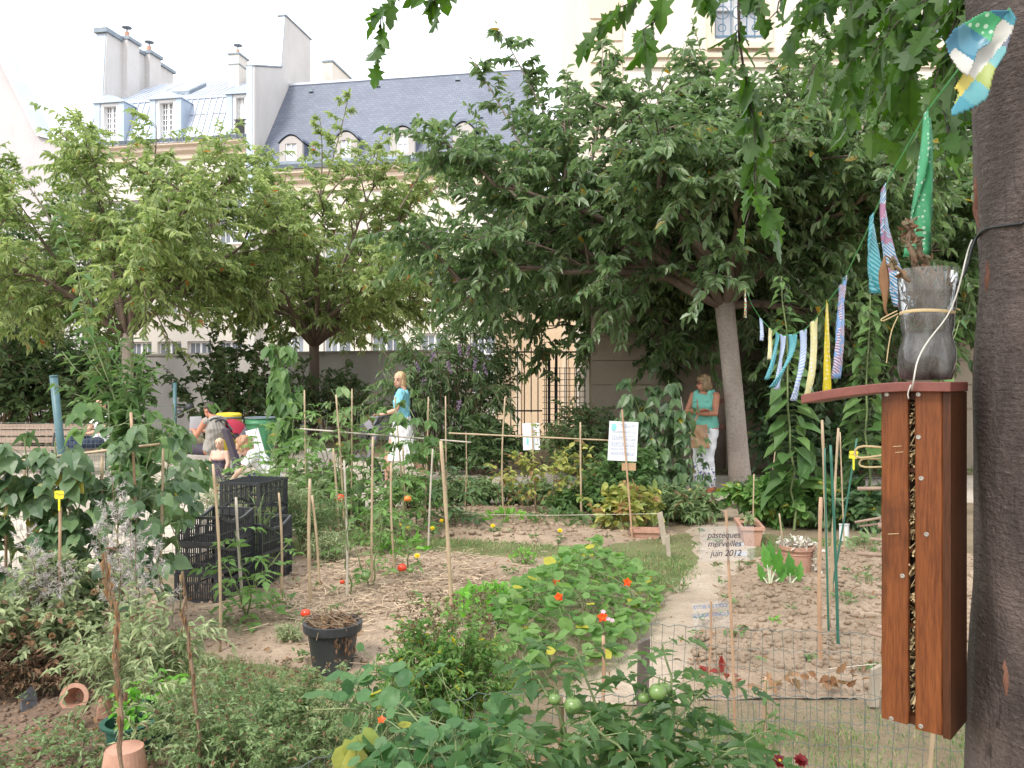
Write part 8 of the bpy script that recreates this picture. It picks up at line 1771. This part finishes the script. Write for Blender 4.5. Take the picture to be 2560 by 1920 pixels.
M['roof_red'] = pmat('roof_red', lin(.15, .045, .035), lin(.23, .075, .055), 14, .5, .15); M['screw'] = flatmat('screw', lin(.48, .46, .42), .35, .8); M['straw_pale'] = flatmat('straw_pale', lin(.52, .40, .22), .8, var=.3); M['dark_inside'] = flatmat('dark_inside', lin(.03, .018, .010), .9); M['twig_wood'] = pmat('twig_wood', lin(.26, .18, .13), lin(.42, .31, .24), 20, .8, .2)
C0 = np.array([.724, 1.400, 0]); eu = nrm(np.array([.648 - .724, 1.467 - 1.40, 0])); ev = nrm(np.array([.066, .047, 0])); ev = nrm(ev - eu * (ev @ eu)); Z0, Z1 = 1.004, 1.580
def HB(u, v_, z): return C0 + eu * u + ev * v_ + np.array([0, 0, z])
def hbox(mb, u0, u1, v0, v1, z0, z1, mat=0): return mb.hexa([HB(u, v_, z) for z in (z0, z1) for u, v_ in ((u0, v0), (u0, v1), (u1, v1), (u1, v0))], mat)
hotel = thing('insect_box', 'tall reddish wooden insect box with two front planks strapped to the near trunk', 'insect box', HB(.05, .1, Z0))
Wf = .1013
def plank(u0, u1, z0, z1, m, jig):
    mb = MB(); nz = 24; v = []; f = []; rs = np.random.RandomState(jig); c = .0022
    prof = [(u0 + c, 0), (u1 - c, 0), (u1, c), (u1, .013), (u0, .013), (u0, c)]
    for i in range(nz + 1):
        zz = z0 + (z1 - z0) * i / nz; d = rs.normal(0, .00035, 2)
        for k_, (u, w_) in enumerate(prof): v.append(HB(u + (d[0] if k_ in (0, 4, 5) else d[1]), w_, zz))
    for i in range(nz):
        for k_ in range(6): a = i * 6 + k_; b = i * 6 + (k_ + 1) % 6; f.append([a, a + 6, b + 6, b])
    f += [[0, 1, 2, 3, 4, 5], [nz * 6 + q for q in (5, 4, 3, 2, 1, 0)]]
    mb.add(v, f); return mb.build('front_plank', M[m], hotel)
plank(.0025, .046, Z0 - .001, Z1, 'plank', 1); plank(.0575, Wf, Z0 + .003, Z1, 'plank', 2)
mb = MB(); hbox(mb, -.0105, .0015, -.001, .105, Z0 - .004, Z1); mb.build('side_panel', M['plank_shaded'], hotel)
mb = MB(); hbox(mb, .002, Wf, .074, .087, Z0, Z1); hbox(mb, .002, Wf - .002, .014, .073, Z0, Z0 + .014); hbox(mb, .002, Wf - .002, .014, .073, Z1 - .014, Z1 - .001); mb.build('back_panel', M['plank_shaded'], hotel)
for zz in (1.17, 1.30, 1.44):
    mb = MB(); hbox(mb, .003, Wf - .003, .0145, .073, zz, zz + .008); mb.build('shelf', M['plank_shaded'], hotel)
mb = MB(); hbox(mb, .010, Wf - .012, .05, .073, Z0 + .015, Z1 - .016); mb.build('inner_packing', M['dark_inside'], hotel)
rs = np.random.RandomState(5); mb = MB()
for k in range(260):
    zz = rs.uniform(Z0 + .02, Z1 - .02); u = rs.uniform(.044, .060); mb.tube([HB(u, .05, zz + rs.normal(0, .012)), HB(u + rs.normal(0, .008), rs.uniform(.006, .022), zz)], rs.uniform(.0006, .0022), 5)
for zz, l in ((1.487, .022), (1.477, .018), (1.335, .03)): mb.tube([HB(.05, .02, zz), HB(.056 + l, -.012, zz - .002)], .0006, 4)
mb.build('straw_filling', M['straw_pale'], hotel)
mb = MB()
for k in range(34):
    zz = rs.uniform(1.14, 1.36); w_ = rs.uniform(.02, .065); l = rs.uniform(.004, .02); r_ = rs.uniform(.0025, .0065); mb.tube([HB(Wf - .03, w_, zz), HB(Wf + l, w_ + rs.normal(0, .003), zz + rs.normal(0, .004))], r_, 8)
for zz, w_, l, r_, dz in ((1.365, .03, .055, .0024, -.025), (1.352, .04, .05, .002, -.02), (1.29, .03, .05, .004, -.006), (1.31, .05, .035, .003, .0), (1.41, .03, .05, .0035, -.008), (1.13, .06, .04, .004, .005)): mb.tube([HB(Wf - .03, w_, zz), HB(Wf + l, w_, zz + dz)], r_, 8)
mb.build('twig_filling', M['twig_wood'], hotel, smooth=True)
mb = MB(); mb.tube(line([HB(Wf - .01, .03, 1.478), HB(Wf + .05, .02, 1.483), HB(Wf + .055, .02, 1.455), HB(Wf - .005, .03, 1.468)], 12), .0022, 6); mb.tube(line([HB(Wf - .01, .04, 1.455), HB(Wf + .045, .03, 1.46), HB(Wf + .05, .03, 1.44), HB(Wf - .005, .03, 1.446)], 12), .0018, 6); mb.build('raffia_loop', M['straw_pale'], hotel, smooth=True)
for px, py, u in ((2217, 986, 0), (2296, 986, 0), (2296, 1093, 0), (2303, 1196, 0), (2316, 1336, 0), (2256, 1440, 0), (2228, 1797, 0), (2302, 1816, 0)):
    d = np.array([(px - 1280) / F_PX, 1, (HORIZON - py) / F_PX]); nf = -ev; t = ((C0 - np.array([0, 0, EYE])) @ nf + EYE * 0) / (d @ nf); q = np.array([0, 0, EYE]) + d * t
    mb = MB(); a = np.arange(12) * 2 * np.pi / 12; s_ = .0042
    ring = lambda r_, o_: [q + nf * o_ + eu * r_ * math.cos(x) + np.array([0, 0, 1]) * r_ * math.sin(x) for x in a]
    v = ring(s_, .0004) + ring(s_ * .8, .0014) + ring(s_ * .42, .0014) + ring(s_ * .3, .0002); mb.add(v, [[k_ * 12 + i, k_ * 12 + (i + 1) % 12, (k_ + 1) * 12 + (i + 1) % 12, (k_ + 1) * 12 + i] for k_ in range(3) for i in range(12)] + [[36 + i for i in range(12)]]); mb.build('screw_head', M['screw'], hotel)
# curved red roof board
mb = MB(); n = 16; v = []
for i in range(n + 1):
    t = i / n; u = -.014 + .252 * t; zt = Z1 + .018 - .024 * max(0, t - .25) ** 1.6 * 1.6 - .001; th = .0165
    for w_ in (-.018, .098): v += [HB(u, w_, zt - th), HB(u, w_, zt)]
f = []
for i in range(n): a = i * 4; f += [[a + 1, a + 3, a + 7, a + 5], [a, a + 4, a + 6, a + 2], [a, a + 1, a + 5, a + 4], [a + 2, a + 6, a + 7, a + 3]]
f += [[0, 2, 3, 1], [n * 4, n * 4 + 1, n * 4 + 3, n * 4 + 2]]; mb.add(v, f); ro = mb.build('roof_board', M['roof_red'], hotel); bv = ro.modifiers.new('b', 'BEVEL'); bv.width = .0015; bv.segments = 2
# ---- bottle planter on the roof
def film():
    m, nt, b = newmat('bottle_film'); nt.nodes.remove(b); tr = nt.nodes.new('ShaderNodeBsdfTransparent'); gl = nt.nodes.new('ShaderNodeBsdfGlossy'); df = nt.nodes.new('ShaderNodeBsdfDiffuse'); gl.inputs['Roughness'].default_value = .07; df.inputs[0].default_value = lin(.55, .56, .55); tr.inputs[0].default_value = lin(.9, .92, .92)
    n1 = noise(nt, 35, 5, .7, (1, 1, .35)); mp = nt.nodes.new('ShaderNodeMapRange'); mp.inputs[1].default_value = .35; mp.inputs[2].default_value = .75; mp.inputs[3].default_value = .05; mp.inputs[4].default_value = .34; nt.links.new(n1, mp.inputs[0])
    lw = nt.nodes.new('ShaderNodeFresnel'); lw.inputs[0].default_value = 1.45; a = nt.nodes.new('ShaderNodeMixShader'); nt.links.new(mp.outputs[0], a.inputs[0]); nt.links.new(tr.outputs[0], a.inputs[1]); nt.links.new(df.outputs[0], a.inputs[2])
    c = nt.nodes.new('ShaderNodeMixShader'); nt.links.new(lw.outputs[0], c.inputs[0]); nt.links.new(a.outputs[0], c.inputs[1]); nt.links.new(gl.outputs[0], c.inputs[2]); nt.links.new(c.outputs[0], nt.nodes['Material Output'].inputs[0]); return m
M['bottle_film'] = film(); M['dry_earth'] = soilmat('dry_earth', lin(.055, .036, .025), lin(.11, .075, .055), lin(.03, .02, .013))
Zr = Z1 + .0172; bc_ = np.array([P(2318, 0, 1.468)[0], 1.468, Zr])
bot = thing('bottle_planter', 'cut clear plastic bottle with dry earth and a dead plant on the red roof', 'planter', bc_)
prof = [(.012, .012), (.026, .003), (.038, .004), (.0455, .022), (.047, .042), (.0455, .058), (.041, .074), (.0395, .083), (.0425, .096), (.0435, .118), (.0435, .124), (.046, .130), (.0468, .16), (.049, .197)]
mb = MB(); mb.lathe(bc_, prof, 48, lobes=5, amp=[0, .12, .16, .06, .015, 0, 0, 0, 0, 0, 0, 0, 0, .01]); mb.build('bottle', M['bottle_film'], bot, smooth=True)
mb = MB(); mb.lathe(bc_, [(0, .014)] + [(r_ - .0012, z_) for r_, z_ in prof[1:8]] + [(.03, .090), (.015, .083), (0, .088)], 40, lobes=5, amp=[0, .12, .16, .06, .015, 0, 0, 0, 0, 0, 0]); mb.build('earth', M['dry_earth'], bot, smooth=True)
mb = MB(); rs = np.random.RandomState(11)
for k in range(80):
    a, b = rs.uniform(0, 6.28, 2); r0 = rs.uniform(.01, .037); r1 = rs.uniform(.02, .043); p = line([bc_ + [r0 * math.cos(a), r0 * math.sin(a), .082 + rs.uniform(0, .05)], bc_ + [r1 * math.cos(b) * .7, r1 * math.sin(b) * .7, .15], bc_ + [r1 * math.cos(b), r1 * math.sin(b), rs.uniform(.15, .205)]], 7, .003, k); mb.tube(p, rs.uniform(.0006, .0018), 4, False)
mb.build('dead_roots', M['brown_stem'], bot)
mb = MB(); ff = MB(); s1 = line([bc_ + [.0, .0, .12], bc_ + [.008, -.005, .20], P(2300, 640, 1.46), P(2290, 590, 1.46), P(2262, 556, 1.46)], 14, .003, 1); mb.tube(s1, np.linspace(.006, .004, 14), 7)
s2 = line([bc_ + [.01, 0, .12], P(2290, 660, 1.455), P(2268, 600, 1.46), P(2285, 548, 1.46)], 12, .003, 2); mb.tube(s2, np.linspace(.006, .004, 12), 7)
s3 = line([bc_ + [-.03, -.02, .16], P(2245, 668, 1.44), P(2215, 662, 1.43)], 8, .003, 3); mb.tube(s3, .003, 6); s4 = line([P(2240, 668, 1.44), P(2222, 640, 1.43), P(2212, 640, 1.43)], 6); mb.tube(s4, .0015, 5)
mb.build('dead_stem', M['brown_stem'], bot, smooth=True)
q = np.concatenate([poly_at(s1, np.linspace(.35, 1, 26))[0], poly_at(s2, np.linspace(.4, 1, 26))[0], poly_at(s3, np.linspace(.3, 1, 12))[0]]); m_ = len(q); leaves(ff, q + rs.normal(0, .004, (m_, 3)), rs.normal(0, 1, (m_, 3)), rs.normal(0, 1, (m_, 3)), .016, .009, 'oval', rs=rs); ff.build('shrivelled_leaves', M['seed_brown'], bot)
mb = MB(); p = line([P(2212, 640, 1.43), P(2208, 680, 1.43), P(2214, 740, 1.43), P(2211, 775, 1.43), P(2222, 792, 1.435)], 14); mb.tube(p, np.array([[.001, .001], [.003, .0015], [.006, .0015], [.0085, .002], [.0095, .002], [.009, .002], [.007, .002], [.005, .0015], [.004, .0015], [.003, .001], [.0025, .001], [.002, .001], [.002, .001], [.0015, .001]]), 6, ref=(1, 0, 0)); mb.build('dry_leaf', M['dry_leaf'], bot, smooth=True)
mb = MB(); an = np.linspace(0, 6.283, 33); mb.tube(np.stack([bc_[0] + .0442 * np.cos(an), bc_[1] + .0442 * np.sin(an), bc_[2] + .121 + .0015 * np.sin(an * 2)], -1), np.tile([.0028, .0008], (33, 1)), 6, False, ref=(0, 0, 1))
mb.tube(line([P(2243, 777, 1.43), P(2200, 798, 1.425), P(2205, 805, 1.425), P(2245, 784, 1.43)], 12), .001, 5); mb.tube(line([P(2245, 790, 1.43), P(2226, 830, 1.425), P(2216, 908, 1.425)], 8), .001, 5); mb.tube(line([P(2385, 770, 1.46), P(2400, 775, 1.46)], 4), .0015, 5); mb.build('raffia_tie', M['straw_pale'], bot)
# cords round trunk and bottle
mb = MB(); mb.tube(line([HB(.045, -.021, Z1 + .002), P(2284, 952, 1.39), P(2292, 900, 1.40), P(2320, 850, 1.405), P(2372, 790, 1.425), P(2398, 720, 1.43), P(2418, 630, 1.42), on_trunk(2430, 600)], 24), .0014, 6); mb.tube(line([HB(.046, -.0215, Z1 + .012), HB(.052, -.022, Z1 - .004), HB(.05, -.02, Z1 - .012)], 6), .0012, 5); tag(mb.build('white_string', flatmat('white_string', lin(.55, .53, .48), .7), smooth=True), 'white cord tying the bottle and red roof to the trunk', 'cord')
mb = MB(); p = [on_trunk(px, py, .003) for px, py in ((2446, 592), (2452, 580), (2470, 570), (2500, 566), (2530, 562), (2557, 558))]; p = [P(2392, 712, 1.44), P(2414, 680, 1.44), P(2424, 640, 1.44), p[0] + [-.004, 0, 0]] + p; mb.tube(line(p, 30), .0024, 7); tag(mb.build('black_cable', flatmat('black_cable', lin(.012, .016, .015), .4), smooth=True), 'black cable looped round the near trunk above the bottle', 'cable')
# ---- bunting
def pattern(name, kind, c1, c2, c3=None, sc=60):
    m, nt, b = newmat(name); tc = nt.nodes.new('ShaderNodeTexCoord')
    if kind == 'dots':
        v = nt.nodes.new('ShaderNodeTexVoronoi'); v.inputs['Scale'].default_value = sc; v.inputs['Randomness'].default_value = .35; nt.links.new(tc.outputs['Object'], v.inputs['Vector']); col = ramp2(nt, v.outputs['Distance'], c2, c1, .26, .32)
    else:
        w = nt.nodes.new('ShaderNodeTexWave'); w.inputs['Scale'].default_value = sc; w.inputs['Distortion'].default_value = 1.2; w.bands_direction = 'DIAGONAL'; nt.links.new(tc.outputs['Object'], w.inputs['Vector']); col = ramp2(nt, w.outputs['Fac'], c1, c2, .4, .6)
        if c3: col = mixc(nt, ramp2(nt, noise(nt, sc * .5, 2), (0, 0, 0, 1), (1, 1, 1, 1), .52, .56), col, c3)
    col = mixc(nt, .3, col, ramp2(nt, noise(nt, 30, 4), (.7, .7, .7, 1), (1.2, 1.2, 1.2, 1)), 'MULTIPLY')
    tr = nt.nodes.new('ShaderNodeBsdfTranslucent'); nt.links.new(col, b.inputs['Base Color']); nt.links.new(col, tr.inputs[0]); b.inputs['Roughness'].default_value = .3
    ms = nt.nodes.new('ShaderNodeMixShader'); ms.inputs[0].default_value = .4; nt.links.new(b.outputs[0], ms.inputs[1]); nt.links.new(tr.outputs[0], ms.inputs[2]); nt.links.new(ms.outputs[0], nt.nodes['Material Output'].inputs[0]); return m
wht = lin(.78, .80, .84)
FL = dict(green=pattern('flag_green', 'dots', lin(.12, .52, .26), lin(.66, .84, .72), None, 90), multi=pattern('flag_multi', 'wave', lin(.08, .36, .62), wht, lin(.55, .30, .45), 60), stripe=pattern('flag_stripe', 'wave', wht, lin(.42, .22, .42), lin(.3, .5, .78), 60), yellow=pattern('flag_yellow', 'dots', lin(.80, .68, .04), lin(.85, .80, .45)), pale=pattern('flag_pale', 'dots', lin(.78, .74, .42), wht), blue=pattern('flag_blue', 'wave', wht, lin(.40, .55, .84), None, 40), teal=pattern('flag_teal', 'wave', lin(.06, .40, .46), lin(.30, .62, .68), None, 45), red=pattern('flag_red', 'wave', lin(.55, .12, .08), lin(.25, .55, .25), wht, 20))
bunt = thing('bunting', 'string of coloured cloth pennants from the near trunk to the pale tree', 'bunting', (.745, 1.25, 2.2))
def on_line(pxo): r = pxo * 1.15732; r = (r - 1280) / F_PX; s_ = (.745 - 1.25 * r) / (7.75 * r - 1.745); return 1.25 + 7.75 * s_
SP = [(2180, 20), (2085, 130), (2006, 236), (1924, 378), (1868, 510), (1820, 610), (1786, 655), (1760, 692), (1736, 714), (1711, 723), (1690, 725), (1664, 711), (1643, 688), (1625, 660), (1609, 622)]
sp = np.array([P(a * 1.15732, b * 1.15732, on_line(a)) for a, b in SP]); sp = np.concatenate([sp, [P(1846, 700, 11.4)]])
M['tape_green'] = flatmat('tape_green', lin(.05, .24, .06), .5)
dense = np.concatenate([line(sp[i:i + 2], 5)[:-1] for i in range(len(sp) - 1)] + [sp[-1:]]); mb = MB(); mb.tube(dense, np.tile([.0032, .0012], (len(dense), 1)), 6, ref=(0, 0, 1)); mb.build('tape', M['tape_green'], bunt)
def flag(a, b, L_, m, twist, lab, sway=0.0, seed=0, fold=.012, wf=.45):
    """Pennant with pinked edges sewn to the tape between points a and b."""
    rs = np.random.RandomState(seed); a, b = np.asarray(a), np.asarray(b); mid = (a + b) / 2; d = rotz(twist) @ ((b - a) * [1, 1, 0]); wd_ = min(np.linalg.norm(d) * wf, .19); d = nrm(d); pn = np.array([-d[1], d[0], 0]); n, k = 22, 6; v = []
    for i in range(n + 1):
        t = i / n
        for j in range(k + 1):
            s_ = -1 + 2 * j / k; zig = (.0045 if i % 2 else 0) * (1 if abs(s_) > .99 else 0) * np.sign(s_); top = mid + (b - a) * s_ * .5 * (1 - t) * (wd_ / max(np.linalg.norm((b - a)), .01)) if t < .06 else None
            x = s_ * wd_ / 2 * (1 - t * .985) + zig
            q = mid + d * x + np.array([0, 0, (b - a)[2] * s_ * .5 * (1 - t) ** 2 * .8 - L_ * t]) + pn * (fold * math.sin(3 * s_ + 4 * t + seed) * (.3 + t) + sway * t * t) + d * sway * .4 * t * t
            v.append(q)
    f = [[i * (k + 1) + j, i * (k + 1) + j + 1, (i + 1) * (k + 1) + j + 1, (i + 1) * (k + 1) + j] for i in range(n) for j in range(k)]
    mb = MB(); mb.add(v, f); o = mb.build('pennant', FL[m] if isinstance(m, str) else m, bunt, smooth=True); so = o.modifiers.new('s', 'SOLIDIFY'); so.thickness = .0008; o['label'] = lab
flag(sp[2] - (sp[3] - sp[2]) * .08, sp[2] + (sp[3] - sp[2]) * .18, .29, 'green', R(-22), 'green dotted pennant', .02, 1, .02)
flag(sp[3], sp[3] + (sp[4] - sp[3]) * .55, .29, 'multi', R(-8), 'blue, pink and white patterned pennant', -.05, 2, .02, .38); flag(sp[3] + (sp[4] - sp[3]) * .5, sp[3] + (sp[4] - sp[3]) * .9, .2, 'teal', R(-10), 'teal pennant behind the patterned one', -.02, 21, .02)
flag(sp[5] - (sp[5] - sp[4]) * .25, sp[5] + (sp[6] - sp[5]) * .25, .32, 'stripe', R(9), 'pink and blue striped pennant', .02, 3); flag(sp[6] - (sp[6] - sp[5]) * .3, sp[6] + (sp[7] - sp[6]) * .3, .33, 'yellow', R(-6), 'bright yellow pennant', 0, 4)
flag(sp[7] - (sp[7] - sp[6]) * .3, sp[7] + (sp[8] - sp[7]) * .3, .33, 'pale', R(10), 'pale yellow pennant', .03, 5); flag(sp[8] - (sp[8] - sp[7]) * .3, sp[8] + (sp[9] - sp[8]) * .3, .32, 'blue', R(8), 'white and blue pennant', .04, 6)
flag(sp[9] - (sp[9] - sp[8]) * .3, sp[9] + (sp[10] - sp[9]) * .3, .27, 'teal', R(12), 'teal pennant blown sideways', .09, 7); flag(sp[10] - (sp[10] - sp[9]) * .3, sp[10] + (sp[11] - sp[10]) * .2, .31, 'blue', R(7), 'white pennant with blue edge', .03, 8)
flag(sp[10] + (sp[11] - sp[10]) * .25, sp[10] + (sp[11] - sp[10]) * .5, .28, 'teal', R(10), 'narrow teal pennant', .06, 9); flag(sp[11] - (sp[11] - sp[10]) * .2, sp[11] + (sp[12] - sp[11]) * .1, .2, 'pale', R(8), 'short whitish pennant', .01, 10)
flag(sp[12] - (sp[12] - sp[11]) * .3, sp[12] + (sp[13] - sp[12]) * .05, .16, 'blue', R(6), 'small white pennant near the tree', .0, 11); flag(sp[14] - (sp[14] - sp[13]) * .12, sp[14], .3, 'red', R(5), 'small red and green pennant at the pale tree', .0, 12)
# the nearest pennant: blue, green and checked cloth crumpled against the trunk
def cells(name, outline, Y, cols, lab, nx, ny, bow=.02, tilt=.0):
    """Cloth cut to an outline (ov pixels), bowed, its checks set by cell."""
    o_ = np.array(outline) * 1.15732; x0_, y0_ = o_.min(0); x1_, y1_ = o_.max(0); g = 46; mb = MB(); xs = np.linspace(x0_, x1_, g); ys = np.linspace(y0_, y1_, g); Xg, Yg = np.meshgrid(xs, ys, indexing='ij'); ins = in_poly((Xg[:-1, :-1] + Xg[1:, 1:]) / 2, (Yg[:-1, :-1] + Yg[1:, 1:]) / 2, [tuple(q) for q in o_])
    dep = Y + bow * np.sin((Xg - x0_) / (x1_ - x0_) * 4.0) + bow * .5 * np.sin((Yg - y0_) / (y1_ - y0_) * 7 + Xg * .02) + tilt * (Yg - y0_) / (y1_ - y0_)
    v = np.stack([(Xg - 1280) / F_PX * dep, dep, EYE - (Yg - HORIZON) / F_PX * dep], -1).reshape(-1, 3); fa, mt = [], []
    for i in range(g - 1):
        for j in range(g - 1):
            if ins[i, j]:
                a = (xs[i] - x0_) * .62 + (ys[j] - y0_) * .5; b = -(xs[i] - x0_) * .5 + (ys[j] - y0_) * .72; fa.append([i * g + j, (i + 1) * g + j, (i + 1) * g + j + 1, i * g + j + 1]); mt.append(cols[int(a // nx) % len(cols)][int(b // ny) % len(cols[0])])
    fa = np.array(fa); mt = np.array(mt); keep = np.unique(fa); re_ = -np.ones(len(v), int); re_[keep] = np.arange(len(keep)); mb.add(v[keep], re_[fa]); mb.m[-1] = mt
    o = mb.build('pennant', name, bunt, smooth=True); so = o.modifiers.new('s', 'SOLIDIFY'); so.thickness = .0008; o['label'] = lab
cl = [flatmat('cloth_' + n_, c, .45) for n_, c in (('teal', lin(.05, .24, .31)), ('white', lin(.48, .47, .44)), ('olive', lin(.24, .30, .06)), ('maroon', lin(.24, .06, .06)), ('slate', lin(.10, .11, .16)), ('aqua', lin(.10, .30, .33)), ('yellow', lin(.46, .38, .07)))]
cells(cl, [(2183, 18), (2196, 40), (2170, 120), (2150, 150), (2132, 214), (2104, 232), (2062, 250), (2052, 246), (2072, 200), (2062, 190), (2080, 160), (2112, 96), (2140, 40)], 1.262, [[0, 1, 5, 6, 0, 2], [1, 1, 6, 2, 0, 1], [5, 2, 5, 0, 3, 4], [0, 6, 0, 5, 1, 3], [2, 0, 3, 4, 3, 0]], 'checked blue, white and red pennant against the trunk', 62, 48, .012)
cells([FL['green'], cl[5], cl[1], pattern('flag_sky', 'wave', lin(.08, .28, .42), lin(.16, .38, .50), None, 8)], [(2100, 40), (2130, 24), (2180, 22), (2150, 60), (2140, 92), (2112, 110), (2098, 150), (2090, 165), (2070, 150), (2050, 118), (2041, 92), (2062, 62)], 1.250, [[3, 3, 0, 0], [3, 2, 3, 0], [3, 2, 0, 0], [0, 0, 0, 0]], 'blue and shiny green pennant folded over the checked one', 60, 56, .014)
